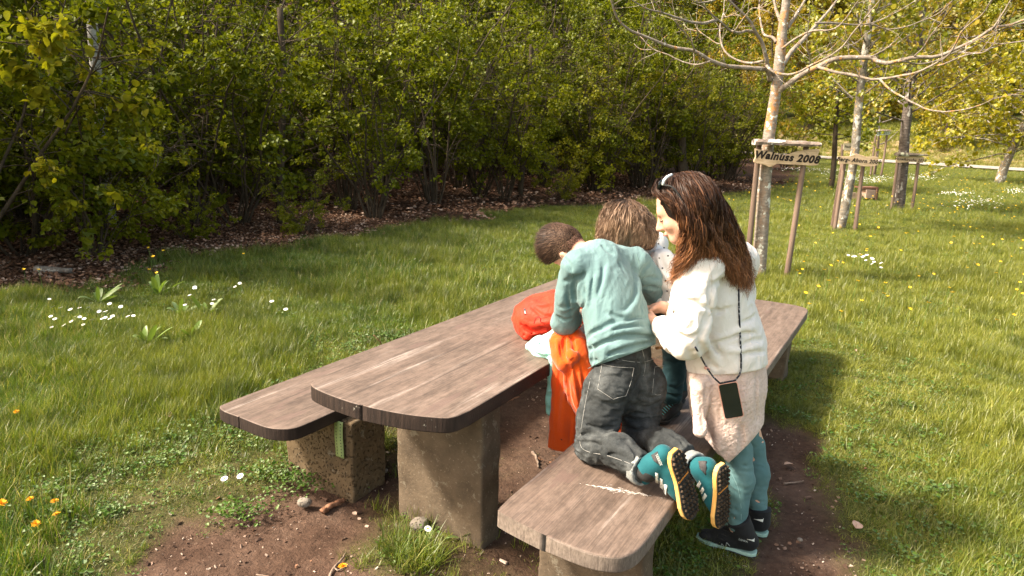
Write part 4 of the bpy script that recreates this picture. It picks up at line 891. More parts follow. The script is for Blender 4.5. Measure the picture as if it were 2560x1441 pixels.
def worn(x, y):
    """1 = trodden short turf round the benches"""
    a, p = apc(x, y); d = np.hypot(np.maximum(np.maximum(1.4 - a, a - 6.2), 0), np.maximum(np.maximum(-3.1 - p, p + .1), 0))
    return np.clip(1 - sstep(.0, 1.5, d + (fbm(x, y, .9) - .5) * 2.2), 0, 1)
def grass(name, n, a, b, seed, mul, dens=1.0, label=''):
    x, y, r = sample(n, a, b, W_, lambda x, y: turf(x, y) * dens, seed); w_ = worn(x, y); k = len(x); u = r.random(k)
    tallz = fbm(x, y, .8, 3); left = sstep(1.0, -1.5, x)
    kind = np.where(u < w_ * .9, 2, np.where(u < .965 - .03 * left, np.where(tallz + .18 * left + r.normal(0, .06, k) > .58, 0, 1), 3))
    idx = np.choose(kind, [r.integers(0, 5, k), 5 + r.integers(0, 4, k), 9 + r.integers(0, 4, k), 13 + r.integers(0, 4, k)])
    sc = r.uniform(.65, 1.25, k) * mul * (.75 + .6 * fbm(x, y, 2.2, 2)) * (1 - .35 * sstep(.05, .6, soil(x, y)))
    P = np.c_[x, y, gz(x, y)]; rot = np.c_[r.normal(0, .12, k), r.normal(0, .12, k), r.uniform(0, 6.28, k)]
    return tag(scatter(name, P, rot, sc, TALL + MIDG + SHORT + HERB, idx), kind='stuff', label=label)
grass('near_grass', 205000, .9, 6.5, 11, .9, 1, 'short and long green grass round the table and benches')
grass('middle_grass', 100000, 6.5, 16, 12, 1.0, 1, 'green meadow grass beyond the table')
grass('far_grass', 125000, 16, 62, 13, 1.25, 1, 'far meadow grass up to the gravel path')
# grass and dry tufts on the bank beyond the path
r = np.random.default_rng(51); x = r.uniform(-5, 75, 26000); y = np.interp(x, PATH_UP[:, 0], PATH_UP[:, 1]) + .6 + 24 * r.random(26000) ** 1.2; k = inview(x, y, 0, .1); x, y = x[k], y[k]
M_DRY = grass_mat('dry_bank_grass', (.30, .21, .12), (.44, .32, .20), .3); M_BG = grass_mat('green_bank_grass', (.09, .15, .015), (.15, .20, .03), .05)
DRY = [clump(60 + i, 22, .07, .13, .004, 1.2, M_DRY) for i in range(3)] + [clump(70 + i, 22, .06, .16, .004, .5, M_BG) for i in range(3)]
gr = fbm(x, y, .22, 3) + .35 * sstep(9, 14, bank_t(x, y)); idx = np.where(gr + r.normal(0, .05, len(x)) > .56, 3, 0) + r.integers(0, 3, len(x))
tag(scatter('bank_vegetation', np.c_[x, y, gz(x, y)], np.c_[r.normal(0, .1, len(x)), r.normal(0, .1, len(x)), r.uniform(0, 6.28, len(x))], r.uniform(2.2, 4.2, len(x)), DRY, idx), kind='stuff', label='dry straw and green tufts on the bank beyond the path')
# crumbs, chips and pebbles on the bare soil
M_CHIP = N('soil_debris'); _oi = M_CHIP.n('ObjectInfo'); M_CHIP = M_CHIP.fin(M_CHIP.ramp(_oi.outputs['Random'], [(0, (.035, .02, .014)), (.5, (.11, .065, .045)), (.75, (.24, .16, .12)), (1, (.52, .42, .34))]), .9, .15)
def chip(seed):
    r = np.random.default_rng(seed); b_ = MB(); b_.box((0, 0, .002), (.010 * r.uniform(.5, 1.6), .005 * r.uniform(.5, 1.4), .0022 + .003 * r.random()), (r.normal(0, .2), r.normal(0, .2), 0), 0, .0016); return b_.mesh('chip', M_CHIP, False)
x, y, r = sample(62000, 1.6, 7, W_, lambda x, y: np.clip(soil(x, y), 0, 1) ** 2 * (.25 + .75 * sstep(.42, .6, fbm(x, y, 3, 2))) + .01, 55); n = len(x)
tag(scatter('soil_debris', np.c_[x, y, gz(x, y) + .002], np.c_[r.normal(0, .3, n), r.normal(0, .3, n), r.uniform(0, 6.28, n)], r.choice([.25, .4, .6, 1.2], n, p=[.55, .3, .13, .02]), [chip(i) for i in range(8)]), kind='stuff', label='crumbs, chips and small stones on the bare soil')
# ================================================================== IMPLICIT-SURFACE MODELLING (figures, clothes, bags)
def nrm(v): v = np.asarray(v, float); return v / (np.linalg.norm(v) + 1e-12)
class SDF:
    def __init__(s, lo, hi, h=.006):
        s.lo = np.array(lo, float); s.h = h; s.n = np.ceil((np.array(hi) - s.lo) / h).astype(int) + 1
        s.f = np.full(s.n, .25, np.float32); s.ax = [s.lo[i] + np.arange(s.n[i]) * h for i in range(3)]
    def sub(s, lo, hi):
        a = np.clip(np.floor((np.array(lo) - s.lo) / s.h).astype(int), 0, s.n - 1); b = np.clip(np.ceil((np.array(hi) - s.lo) / s.h).astype(int) + 1, 1, s.n)
        sl = tuple(slice(a[i], b[i]) for i in range(3)); X = np.stack(np.meshgrid(*[s.ax[i][sl[i]] for i in range(3)], indexing='ij'), -1).astype(np.float32); return sl, X
    def comb(s, sl, d, k, mode):
        f = s.f[sl]
        if mode == 'sub': d = -d; r = np.maximum(f, d) if k <= 0 else None
        if mode == 'add':
            hh = np.clip(.5 + .5 * (d - f) / max(k, 1e-6), 0, 1); r = d * (1 - hh) + f * hh - k * hh * (1 - hh)
        elif k > 0:
            hh = np.clip(.5 - .5 * (d - f) / k, 0, 1); r = d * (1 - hh) + f * hh + k * hh * (1 - hh)
        s.f[sl] = r
    def cone(s, a, b, ra, rb, k=.03, side=None, flat=1.0, mode='add'):
        a = np.array(a, float); b = np.array(b, float); m = max(ra, rb) * 1.0 + k + .03
        sl, X = s.sub(np.minimum(a, b) - m, np.maximum(a, b) + m); ab = b - a; L = ab @ ab + 1e-9; P = X - a.astype(np.float32)
        t = np.clip((P @ ab) / L, 0, 1); r = ra + (rb - ra) * t; Q = P - t[..., None] * ab
        if side is not None:
            side = nrm(side); nv = nrm(np.cross(ab if L > 1e-6 else (0, 0, 1), side)); dn_ = Q @ nv
            d = np.sqrt(np.maximum((Q ** 2).sum(-1) - dn_ ** 2, 0) + (dn_ / flat) ** 2) - r; d = d * min(1, .5 + flat / 2)
        else: d = np.sqrt((Q ** 2).sum(-1)) - r
        s.comb(sl, d, k, mode); return s
    def ell(s, c, rad, fr=None, k=.02, mode='add'):
        c = np.array(c, float); rad = np.array(rad, float); m = rad.max() + k + .03; sl, X = s.sub(c - m, c + m); P = X - c.astype(np.float32)
        if fr is not None: P = P @ np.array(fr, float).T.astype(np.float32)
        q = np.sqrt(((P / rad) ** 2).sum(-1)); q2 = np.sqrt(((P / rad ** 2) ** 2).sum(-1)) + 1e-9; s.comb(sl, q * (q - 1) / q2, k, mode); return s
    def chain(s, pts, rads, k=.02, side=None, flat=1.0):
        for i in range(len(pts) - 1): s.cone(pts[i], pts[i + 1], rads[i], rads[i + 1], k, side, flat)
        return s
    def cut(s, p, n, k=.004):
        """keep the side the normal points away from"""
        n = nrm(n); X = [s.ax[0][:, None, None], s.ax[1][None, :, None], s.ax[2][None, None, :]]; d = sum((X[i] - p[i]) * n[i] for i in range(3)).astype(np.float32)
        hh = np.clip(.5 - .5 * (s.f - d) / k, 0, 1); s.f = s.f * (1 - hh) + d * hh + k * hh * (1 - hh); return s
    def hit(s, px, py):
        d = nrm(RW @ np.array([(px - 1280) / FPX, (py - 720.5) / FPX, 1.])); t = np.arange(1.2, 6, s.h * .6); P = CAMP + t[:, None] * d; I = np.round((P - s.lo) / s.h).astype(int)
        ok = np.all((I >= 0) & (I < s.n), 1); I = I[ok]; P = P[ok]
        if not len(P): return None
        v = s.f[I[:, 0], I[:, 1], I[:, 2]]; w_ = np.where(v < .001)[0]; return P[w_[0]] if len(w_) else P[int(np.argmin(v))]
    def probe(s, P):
        I = np.clip(np.round((P - s.lo) / s.h).astype(int), 1, s.n - 2); f = s.f; a, b, c = I.T; g = np.stack([f[a + 1, b, c] - f[a - 1, b, c], f[a, b + 1, c] - f[a, b - 1, c], f[a, b, c + 1] - f[a, b, c - 1]], 1) / (2 * s.h)
        g = g / (np.linalg.norm(g, axis=1)[:, None] + 1e-6); return f[a, b, c] + ((P - s.lo - I * s.h) * g).sum(1), g
    def folds(s, lines, w_=.012):
        """lines: [(amplitude, width, [(px,py),...])]: each line is first laid on the surface in space, then raised (+) or pressed in (-)"""
        I = np.argwhere(np.abs(s.f) < .03); P = s.lo + I * s.h; dl = np.zeros(len(P))
        for amp, wd, L in lines:
            Q = [q for q in (s.hit(*p) for p in L) if q is not None]
            if len(Q) < 2: continue
            Q = spline(np.array(Q), len(Q) * 5); m = np.all((P > Q.min(0) - 3 * wd) & (P < Q.max(0) + 3 * wd), 1); Pm = P[m]; best = np.full(len(Pm), 9.); tt = np.zeros(len(Pm))
            for i in range(len(Q) - 1):
                ab = Q[i + 1] - Q[i]; t = np.clip(((Pm - Q[i]) @ ab) / (ab @ ab + 1e-12), 0, 1); d = np.linalg.norm(Pm - Q[i] - t[:, None] * ab, axis=1); u = d < best; best[u] = d[u]; tt[u] = (i + t[u]) / (len(Q) - 1)
            dl[m] += 2.0 * amp * np.exp(-(best / (wd * .85)) ** 2) * np.sin(np.pi * np.clip(tt, .04, .96)) ** .6
        s.f[I[:, 0], I[:, 1], I[:, 2]] -= dl; return s
    def wrinkle(s, amp, freq, dirn=(0, 0, 1), stretch=3.0, seed=0, mask=None):
        I = np.argwhere(np.abs(s.f) < .03); P = s.lo + I * s.h; d = nrm(dirn); al = P @ d; Q = P - al[:, None] * d * (1 - 1 / stretch); w1 = n3(Q, freq * .5, seed + 3); n_ = n3(Q + w1[:, None] * .04, freq, seed)
        n_ = 1 - np.abs(2 * n_ - 1); dl = amp * (n_ - .5)
        if mask is not None: dl = dl * mask(P)
        s.f[I[:, 0], I[:, 1], I[:, 2]] -= dl; return s
    def mesh(s, name, matl, parent=None, smooth=True, relax=1):
        f = s.f; f[0] = f[-1] = .1; f[:, 0] = f[:, -1] = .1; f[:, :, 0] = f[:, :, -1] = .1
        ins = f < 0; c = ins[:-1, :-1, :-1].astype(np.int8)
        for a, b, d in ((1, 0, 0), (0, 1, 0), (0, 0, 1), (1, 1, 0), (1, 0, 1), (0, 1, 1), (1, 1, 1)): c = c + ins[a:s.n[0] - 1 + a, b:s.n[1] - 1 + b, d:s.n[2] - 1 + d]
        A = np.argwhere((c > 0) & (c < 8)); idg = np.full(np.array(s.n) - 1, -1, np.int32); idg[A[:, 0], A[:, 1], A[:, 2]] = np.arange(len(A))
        off = np.array([(a, b, d) for a in (0, 1) for b in (0, 1) for d in (0, 1)]); cv = np.stack([f[A[:, 0] + o[0], A[:, 1] + o[1], A[:, 2] + o[2]] for o in off], 1); pos = np.zeros((len(A), 3)); cnt = np.zeros(len(A))
        for i in range(8):
            for j in range(i + 1, 8):
                if np.abs(off[i] - off[j]).sum() != 1: continue
                m = (cv[:, i] < 0) != (cv[:, j] < 0); t = cv[m, i] / (cv[m, i] - cv[m, j]); pos[m] += off[i] + t[:, None] * (off[j] - off[i]); cnt[m] += 1
        V = s.lo + (A + pos / cnt[:, None]) * s.h; F = []
        for ax in range(3):
            o1, o2 = [(1, 2), (2, 0), (0, 1)][ax]; e = [0, 0, 0]; e[ax] = 1; a = ins[:s.n[0] - e[0], :s.n[1] - e[1], :s.n[2] - e[2]]; b = ins[e[0]:, e[1]:, e[2]:]; E_ = np.argwhere(a != b)
            E_ = E_[(E_[:, o1] > 0) & (E_[:, o2] > 0) & (E_[:, o1] < s.n[o1] - 1) & (E_[:, o2] < s.n[o2] - 1)]; u = np.zeros(3, int); u[o1] = 1; v = np.zeros(3, int); v[o2] = 1
            g = lambda Q: idg[Q[:, 0], Q[:, 1], Q[:, 2]]; q = np.stack([g(E_ - u - v), g(E_ - v), g(E_), g(E_ - u)], 1); fl = a[E_[:, 0], E_[:, 1], E_[:, 2]]; q[~fl] = q[~fl][:, ::-1]; F.append(q[(q >= 0).all(1)])
        F = np.concatenate(F)
        for _ in range(relax):
            S = np.zeros_like(V); Cn = np.zeros(len(V))
            for i in range(4):
                a_, b_ = F[:, i], F[:, (i + 1) % 4]; np.add.at(S, a_, V[b_]); np.add.at(S, b_, V[a_]); np.add.at(Cn, a_, 1); np.add.at(Cn, b_, 1)
            V = V * .5 + .5 * S / np.maximum(Cn, 1)[:, None]
        return place(fast_mesh(name, V, F, matl, smooth), name, parent)
def frame(f, u): f = nrm(f); u = nrm(np.array(u) - f * (np.array(u) @ f)); return np.array([f, nrm(np.cross(u, f)), u])   # rows: forward, left, up
def strands(name, guides, n, seg, parent, matl, width=.0016, spread=.02, curl=(.002, .010), wave=.06, seed=0, frizz=.004, lenvar=.25, sdf=None, lift=.010):
    """guides: (k, m, 3) polylines in space ordered side by side; every lock follows a blend of two neighbours"""
    r = np.random.default_rng(seed); Gd = np.array([spline(np.array(g), seg) for g in guides]); k = len(Gd)
    nl = max(2, n // 22); lock = r.integers(0, nl, n); lu = r.random(nl); u = np.clip(lu[lock] + r.normal(0, .012, n), 0, .9999) * (k - 1); i = np.minimum(u.astype(int), k - 2); w_ = (u - i)[:, None, None]; C = Gd[i] * (1 - w_) + Gd[i + 1] * w_
    L = np.ones(n) - lenvar * r.random(n) ** 2; t = np.linspace(0, 1, seg); lo_ = r.normal(0, 1, (nl, 3)); lo_ /= np.linalg.norm(lo_, axis=1)[:, None]; off = (lo_ * (r.random(nl) ** .4)[:, None] * spread)[lock] + r.normal(0, spread * .16, (n, 3))
    idx = t[None] * L[:, None] * (seg - 1); j = np.minimum(idx.astype(int), seg - 2); fr = (idx - j)[..., None]; rows = np.arange(n)[:, None]; C = C[rows, j] * (1 - fr) + C[rows, j + 1] * fr
    C = C + off[:, None, :] * (.22 + .98 * t)[None, :, None]
    if sdf is not None:
        q = C.reshape(-1, 3); lf = np.repeat(r.random(n) * lift, seg)
        for _ in range(2): dd, gg_ = sdf.probe(q); q = q + gg_ * np.maximum(lf - dd, 0)[:, None]
        C = q.reshape(C.shape)
        for _ in range(2): C[:, 1:-1] = .25 * C[:, :-2] + .5 * C[:, 1:-1] + .25 * C[:, 2:]
    T = np.gradient(C, axis=1); T /= np.linalg.norm(T, axis=2)[..., None] + 1e-9
    s_ = np.concatenate([np.zeros((n, 1)), np.cumsum(np.linalg.norm(np.diff(C, axis=1), axis=2), 1)], 1); A_ = np.cross(T, np.array([.3, .2, .93])); A_ /= np.linalg.norm(A_, axis=2)[..., None] + 1e-9; B_ = np.cross(T, A_)
    ph = (lock * 2.399)[:, None] + s_ / wave * 6.283 * (1 + .25 * np.sin(lock * 1.7))[:, None] + r.normal(0, .25, n)[:, None]; am = curl[0] + (curl[1] - curl[0]) * t[None] ** 1.2 * (.6 + .8 * r.random(n))[:, None]
    C = C + am[..., None] * (np.cos(ph)[..., None] * A_ + np.sin(ph)[..., None] * B_); C += np.cumsum(r.normal(0, frizz / seg ** .5, C.shape), 1) * t[None, :, None]
    wd = width * (1 - .75 * t ** 2)[None, :, None] * (.6 + .8 * r.random(n))[:, None, None]; rot = r.uniform(0, 3.14, n)[:, None, None]; sd = np.cos(rot) * A_ + np.sin(rot) * B_
    V = np.stack([C - sd * wd, C + sd * wd], 2).reshape(-1, 3); o = (np.arange(n) * seg * 2)[:, None] + (np.arange(seg - 1) * 2)[None]; F = np.stack([o, o + 1, o + 3, o + 2], -1).reshape(-1, 4)
    lt_ = r.random(nl); tint = np.repeat(np.clip(t[None] * .5 + (lt_[lock] * .3 + r.random(n) * .25)[:, None], 0, 1).reshape(-1), 2); return place(fast_mesh(name, V, F, matl, True, tint), name, parent)
def hair_mat(name, c0, c1, c2, spec=.5):
    s = N(name); s.b.inputs['Anisotropic'].default_value = .3; return s.fin(s.ramp(s.attr('tint'), [(.1, c0), (.55, c1), (.95, c2)]), .55, spec * .6)
def cloth(name, c1, c2, weave=260, bump=.25, rough=.9, sheen=.2, sc=7, wr=0.0):
    s = N(name); v = s.co('Object'); c = s.ramp(s.noise(v, sc, 4, .6), [(.3, c1), (.7, c2)]); b1 = s.bump(s.noise(v, weave, 3, .7), bump, .0015)
    if wr: s.bump(s.noise(s.co(scale=(1, 1, .5)), 22, 4, .6, 1.2), wr, .012, b1)
    s.b.inputs['Sheen Weight'].default_value = sheen; return s.fin(c, rough, .15)
M_SKIN = N('skin'); _c = M_SKIN.ramp(M_SKIN.noise(M_SKIN.co(), 14, 4, .6), [(.3, (.56, .31, .21)), (.7, (.70, .41, .30))]); M_SKIN.b.inputs['Subsurface Weight'].default_value = .12; M_SKIN.b.inputs['Subsurface Radius'].default_value = (.02, .008, .004); M_SKIN = M_SKIN.fin(_c, .5, .35)
def head(s, c, fr, k=1.0):
    """face, skull and ears into an SDF; c = middle of the head, fr rows = forward, left, up"""
    L = lambda f, l, u: np.array(c) + k * (f * fr[0] + l * fr[1] + u * fr[2])
    s.ell(L(-.008, 0, .028), np.array([.098, .076, .096]) * k, fr, .01); s.ell(L(.022, 0, -.035), np.array([.072, .058, .082]) * k, fr, .03 * k)
    s.ell(L(.062, 0, -.098), np.array([.024, .026, .020]) * k, fr, .025 * k); s.cone(L(.02, .048, -.06), L(.055, .02, -.095), .022 * k, .018 * k, .03 * k); s.cone(L(.02, -.048, -.06), L(.055, -.02, -.095), .022 * k, .018 * k, .03 * k)
    s.cone(L(.074, .028, .018), L(.074, -.028, .018), .018 * k, .018 * k, .02 * k)
    for q in (1, -1):
        s.ell(L(.094, .031 * q, -.004), np.array([.012, .017, .011]) * k, fr, .012 * k, 'sub'); s.ell(L(.072, .031 * q, -.006), np.array([.014, .015, .012]) * k, fr, .004 * k); s.ell(L(.060, .042 * q, -.035), np.array([.022, .020, .022]) * k, fr, .02 * k)
        s.ell(L(-.006, .079 * q, -.012), np.array([.020, .009, .031]) * k, fr, .006 * k); s.ell(L(.0, .088 * q, -.008), np.array([.010, .006, .017]) * k, fr, .004 * k, 'sub')
    s.cone(L(.090, 0, .002), L(.112, 0, -.038), .0085 * k, .0125 * k, .012 * k); s.ell(L(.101, .010, -.042), np.array([.011, .008, .008]) * k, fr, .006 * k); s.ell(L(.101, -.010, -.042), np.array([.011, .008, .008]) * k, fr, .006 * k)
    s.ell(L(.090, 0, -.064), np.array([.012, .022, .007]) * k, fr, .004 * k); s.ell(L(.087, 0, -.074), np.array([.012, .019, .007]) * k, fr, .004 * k)
def hand(s, wr, dirn, palm_n, k=1.0, curl=.5, side=1):
    """palm with four bent fingers and a thumb; wr wrist, dirn towards the fingers, palm_n palm normal"""
    d = nrm(dirn); n_ = nrm(np.array(palm_n) - d * (np.array(palm_n) @ d)); x = np.cross(d, n_) * side; s.cone(wr, np.array(wr) + d * .03 * k, .022 * k, .024 * k, .01); B0 = np.array(wr) + d * .05 * k
    s.ell(B0, np.array([.045, .036, .015]) * k, np.array([d, x, n_]), .015)
    for i, (o, l) in enumerate(((-.028, .066), (-.009, .074), (.010, .070), (.028, .054))):
        p = B0 + x * o * k + d * .034 * k; a = .25; 
        for j, q in enumerate((.42, .32, .26)):
            a += curl * (.55 if j == 0 else .75); e = p + (d * math.cos(a) + n_ * math.sin(a)) * l * q * k; s.cone(p, e, (.0085 - .0008 * j) * k, (.0078 - .0008 * j) * k, .004 * k); p = e
    p = B0 - d * .03 * k - x * .025 * k; e = p + (d * .6 - x * .7 + n_ * .35) * .035 * k; s.cone(p, e, .012 * k, .010 * k, .012 * k); s.cone(e, e + nrm(d * .8 - x * .15 + n_ * .5) * .028 * k, .0095 * k, .0075 * k, .005 * k)
# ================================================================== SMALL THINGS LAID ON A SURFACE (prints, seams, buttons)
def patch(s, parent, name, matl, poly, off=.0015, sub=4):
    """a printed or sewn-on piece following the surface below it; poly = 4 photo pixels"""
    a, b, c, d = [np.array(q, float) for q in poly]; V = []
    for i in range(sub + 1):
        for j in range(sub + 1):
            u, v = i / sub, j / sub; q = (a * (1 - u) + b * u) * (1 - v) + (d * (1 - u) + c * u) * v; h = s.hit(*q); V.append(h + nrm(CAMP - h) * off)
    F = [(i * (sub + 1) + j, (i + 1) * (sub + 1) + j, (i + 1) * (sub + 1) + j + 1, i * (sub + 1) + j + 1) for i in range(sub) for j in range(sub)]
    o = MB().add(V, F).build(name, matl, parent); m_ = o.modifiers.new('th', 'SOLIDIFY'); m_.thickness = off; m_.offset = 0; return o
def seam(s, parent, name, matl, pts, rad=.0012, off=.0004, n=None, dash=False):
    Q = [q for q in (s.hit(*p) for p in spline(np.array(pts, float), n or len(pts) * 5)) if q is not None]; Q = np.array(Q)
    if len(Q) > 4: K = Q.copy(); K[1:-1] = (Q[:-2] + Q[1:-1] * 2 + Q[2:]) / 4; Q = K
    Q = Q + (CAMP - Q) / np.linalg.norm(CAMP - Q, axis=1)[:, None] * off; return MB().tube(Q, rad, 5).build(name, matl, parent)
def dot3(s, parent, name, matl, px, py, rad):
    h = s.hit(px, py); v = nrm(CAMP - h); e1 = nrm(np.cross(v, (0, 0, 1))); e2 = np.cross(e1, v); an = np.arange(8) / 8 * 6.283
    return MB().add([h + v * .0025 + rad * (math.cos(t) * e1 + math.sin(t) * e2) for t in an], [tuple(range(8))]).build(name, matl, parent)
def sole_shape(parent, H, T, n_, w_, th, name, matl, z0=0.0, wf=1.0, ext=0.0, wob=0.0):
    """sole plate: outline along heel H -> toe T, thickness th along the outward normal n_"""
    t = nrm(T - H); s_ = nrm(np.cross(n_, t)); L = np.linalg.norm(T - H); A = np.linspace(0, 1, 17)
    W_s = w_ * wf * np.interp(A, [0, .04, .15, .4, .55, .75, .9, .97, 1], [.35, .62, .80, .72, .82, 1.0, .86, .55, .25])
    ring = [(-ext + (L + 2 * ext) * a, q + .004 * math.sin(a * 3)) for a, q in zip(A, W_s)] + [(-ext + (L + 2 * ext) * a, -q + .004 * math.sin(a * 3)) for a, q in zip(A[::-1], W_s[::-1])]
    m_ = len(ring); lo_ = [H + t * a + s_ * b + n_ * (z0 + wob * math.sin(a / L * 9)) for a, b in ring]; hi_ = [H + t * a + s_ * b + n_ * (z0 + th) for a, b in ring]
    bm = MB().add(lo_ + hi_, [tuple(range(m_))[::-1], tuple(range(m_, 2 * m_))] + [(i, (i + 1) % m_, m_ + (i + 1) % m_, m_ + i) for i in range(m_)])
    o = bm.build(name, matl, parent, False); b = o.modifiers.new('bevel', 'BEVEL'); b.width = .003; b.segments = 2; b.angle_limit = R_(50); return o, t, s_, L
def boot(person, H, T, n_, ankle, w_, m_up, m_mid, m_out, m_dark, label, lugs=False, k=1.0, mid_th=.016, h=.0045, shaft=.05):
    H = np.array(H, float); T = np.array(T, float); n_ = nrm(n_); t = nrm(T - H); n_ = nrm(n_ - t * (n_ @ t)); s_ = nrm(np.cross(n_, t)); ankle = np.array(ankle, float)
    pts = np.array([H, T, ankle]); S = SDF(pts.min(0) - .12, pts.max(0) + .12, h); L = np.linalg.norm(T - H)
    kk_ = 1.25 if lugs else 1.0; a0 = H - n_ * .045 * k * kk_ + t * .035 * k
    S.cone(a0, H + t * L * .55 - n_ * .036 * k * kk_, .036 * k, .037 * k, .02, s_, .95); S.cone(H + t * L * .3 - n_ * .035 * k, H + t * L * .6 - n_ * .03 * k, .036 * k, .040 * k, .02); S.cone(H + t * L * .5 - n_ * .03 * k, T - t * .037 * k - n_ * .012 * k, .040 * k, .033 * k, .02, s_, .75)
    S.cone(a0, a0 * .4 + ankle * .6, .040 * k, .043 * k, .02); S.cone(a0 * .4 + ankle * .6, ankle, .043 * k, shaft * k, .015); S.cone(H + t * L * .42 - n_ * .05 * k, a0 * .5 + ankle * .5 + t * .012, .036 * k, .036 * k, .03)
    S.cut(H + n_ * .001, n_, .003); d = nrm(ankle - a0); S.cut(ankle, d, .004)
    up = S.mesh('boot', m_up, person); tag(up, label)
    sole_shape(up, H, T, n_, w_, mid_th * k, 'midsole', m_mid, -.004 * k, 1.04, .004, 0); o, t, s_, L = sole_shape(up, H, T, n_, w_, .006 * k, 'outsole', m_out, mid_th * k - .0035 * k, .99, .002)
    if lugs:
        bm = MB(); r = np.random.default_rng(int(abs(H[0]) * 1000)); A = np.linspace(0, 1, 9); Wd = lambda a: w_ * np.interp(a, [0, .1, .4, .75, .95, 1], [.5, .72, .66, .92, .6, .3])
        R3 = np.array([t, s_, n_]); a = .045
        while a < .97:
            if not .33 < a < .42:
                for q in np.linspace(-.86, .86, 5 if a > .5 else 4):
                    c = H + t * (a * L) + s_ * (Wd(a) * q + .004 * math.sin(a * 3)) + n_ * (mid_th * k + .0055); hs = np.array([.0055, .0048, .0045]) * r.uniform(.8, 1.15)
                    v = np.array([(x, y, z) for x in (-1, 1) for y in (-1, 1) for z in (-1, 1)], float) * hs; v[:, :2] *= (1 - .18 * (v[:, 2:] > 0)); an = .6 * np.sign(q) + r.normal(0, .15); ca, sa = math.cos(an), math.sin(an); v = np.c_[v[:, 0] * ca - v[:, 1] * sa, v[:, 0] * sa + v[:, 1] * ca, v[:, 2]]
                    bm.add(c + v @ R3, [(0, 1, 3, 2), (4, 6, 7, 5), (0, 4, 5, 1), (2, 3, 7, 6), (0, 2, 6, 4), (1, 5, 7, 3)])
            a += .068
        tag(bm.build('tread_lug', m_dark, up, False), kind='stuff')
    return up, S, (H, t, s_, n_, L)
def ptext(s_, size, parent, p, xdir, ydir, matl, bold=0, name='lettering'):
    x = Vector(xdir).normalized(); y = Vector(ydir); y = (y - x * y.dot(x)).normalized(); z = x.cross(y); M = Matrix((x, y, z)).transposed()
    o = text_obj(s_, size, parent, (0, 0, 0), (0, 0, 0), matl, 0, bold, .0003, name); o.matrix_parent_inverse = parent.matrix_world.inverted() if False else Matrix.Identity(4)
    mw = M.to_4x4(); mw.translation = Vector(p); pr = parent; base = Matrix.Identity(4); chain = []
    while pr is not None: chain.append(pr); pr = pr.parent
    for q in chain[::-1]: base = base @ q.matrix_parent_inverse @ q.matrix_basis
    o.matrix_basis = base.inverted() @ mw; return o
LATB = nrm((.50, .86, .02)); LATW = nrm((.45, .89, 0))
# ================================================================== THE BOY
bp = G(1560, 1150, .46); boy = empty('person', tuple(bp), 'boy in teal shirt and grey jeans kneeling on the bench and leaning over the table', 'person')
nk = D(1486, 640, 3.02); bc = D(1421, 624, 3.15); bu = nrm((-.80, .30, .30)); bf = nrm((-.35, .45, -.80)); BF = frame(bf, bu)
bSL, bEL, bWL = D(1442, 668, 2.92), D(1411, 806, 3.06), D(1450, 785, 3.25); bSR, bER, bWR = D(1592, 662, 3.08), D(1634, 735, 3.22), D(1570, 775, 3.40)
HL, HR_ = D(1520, 965, 2.77), D(1608, 955, 2.90); KL, KR = D(1480, 1122, 2.68), D(1594, 1092, 2.84); AL, AR = D(1606, 1176, 2.43), D(1738, 1168, 2.52)
B = SDF((-.05, 2.2, .38), (1.05, 3.65, 1.55), .0065); head(B, bc, BF, .94); B.cone(nk, bc + BF[0] * -.02 - BF[2] * .05, .052, .048, .03); B.chain([nk, D(1510, 720, 2.97), D(1550, 870, 2.86), (HL + HR_) / 2], [.06, .12, .12, .12], .05, LATB, .7)
B.chain([bSL, bEL, bWL], [.045, .036, .025], .02); B.chain([bSR, bER, bWR], [.045, .036, .025], .02); B.chain([nk, bSL], [.05, .045], .03); B.chain([nk, bSR], [.05, .045], .03)
hand(B, bWL, (.15, .8, -.35), (.3, .1, -.9), .85, .5, 1); hand(B, bWR, (-.75, .3, -.5), (0, .2, -.9), .85, .5, -1)
B.chain([HL, KL + [0, 0, .014], AL + [0, 0, .012]], [.07, .045, .03], .02); B.chain([HR_, KR + [0, 0, .014], AR + [0, 0, .012]], [.07, .045, .03], .02); B.mesh('body', M_SKIN, boy)
# jeans
M_JEAN = N('washed_black_denim'); _v = M_JEAN.co(); _c = M_JEAN.ramp(M_JEAN.noise(_v, 7, 5, .65), [(.32, (.020, .022, .023)), (.52, (.048, .052, .053)), (.70, (.115, .122, .122))]); _c = M_JEAN.mix(.5, _c, M_JEAN.ramp(M_JEAN.noise(_v, 170, 3, .7), [(.3, (.55, .55, .55)), (.7, (1.3, 1.3, 1.3))]), 'MULTIPLY'); M_JEAN.bump(M_JEAN.noise(_v, 240, 3), .3, .001); M_JEAN = M_JEAN.fin(_c, .9, .1)
M_STITCH = m_simple('pale_stitching', (.24, .24, .23), (.34, .33, .31), 60)
J = SDF((.15, 2.25, .40), (1.0, 3.1, 1.02), .005)
J.cone(D(1563, 885, 2.84), D(1563, 945, 2.84), .138, .156, .04, LATB, .74); J.ell(D(1523, 972, 2.75), (.096, .098, .108), None, .04); J.ell(D(1610, 962, 2.87), (.094, .098, .105), None, .04)
J.chain([D(1515, 985, 2.76), D(1495, 1050, 2.72), KL + [0, 0, .012], D(1545, 1135, 2.55) + [0, 0, .014], AL + [0, 0, .006]], [.098, .086, .068, .062, .056], .03)
J.chain([D(1608, 985, 2.88), D(1602, 1045, 2.86), KR + [0, 0, .012], D(1670, 1122, 2.67) + [0, 0, .014], AR + [0, 0, .004]], [.090, .080, .066, .060, .055], .03)
J.cone(D(1562, 1075, 2.76), D(1575, 1000, 2.76), .0, .0, .01)
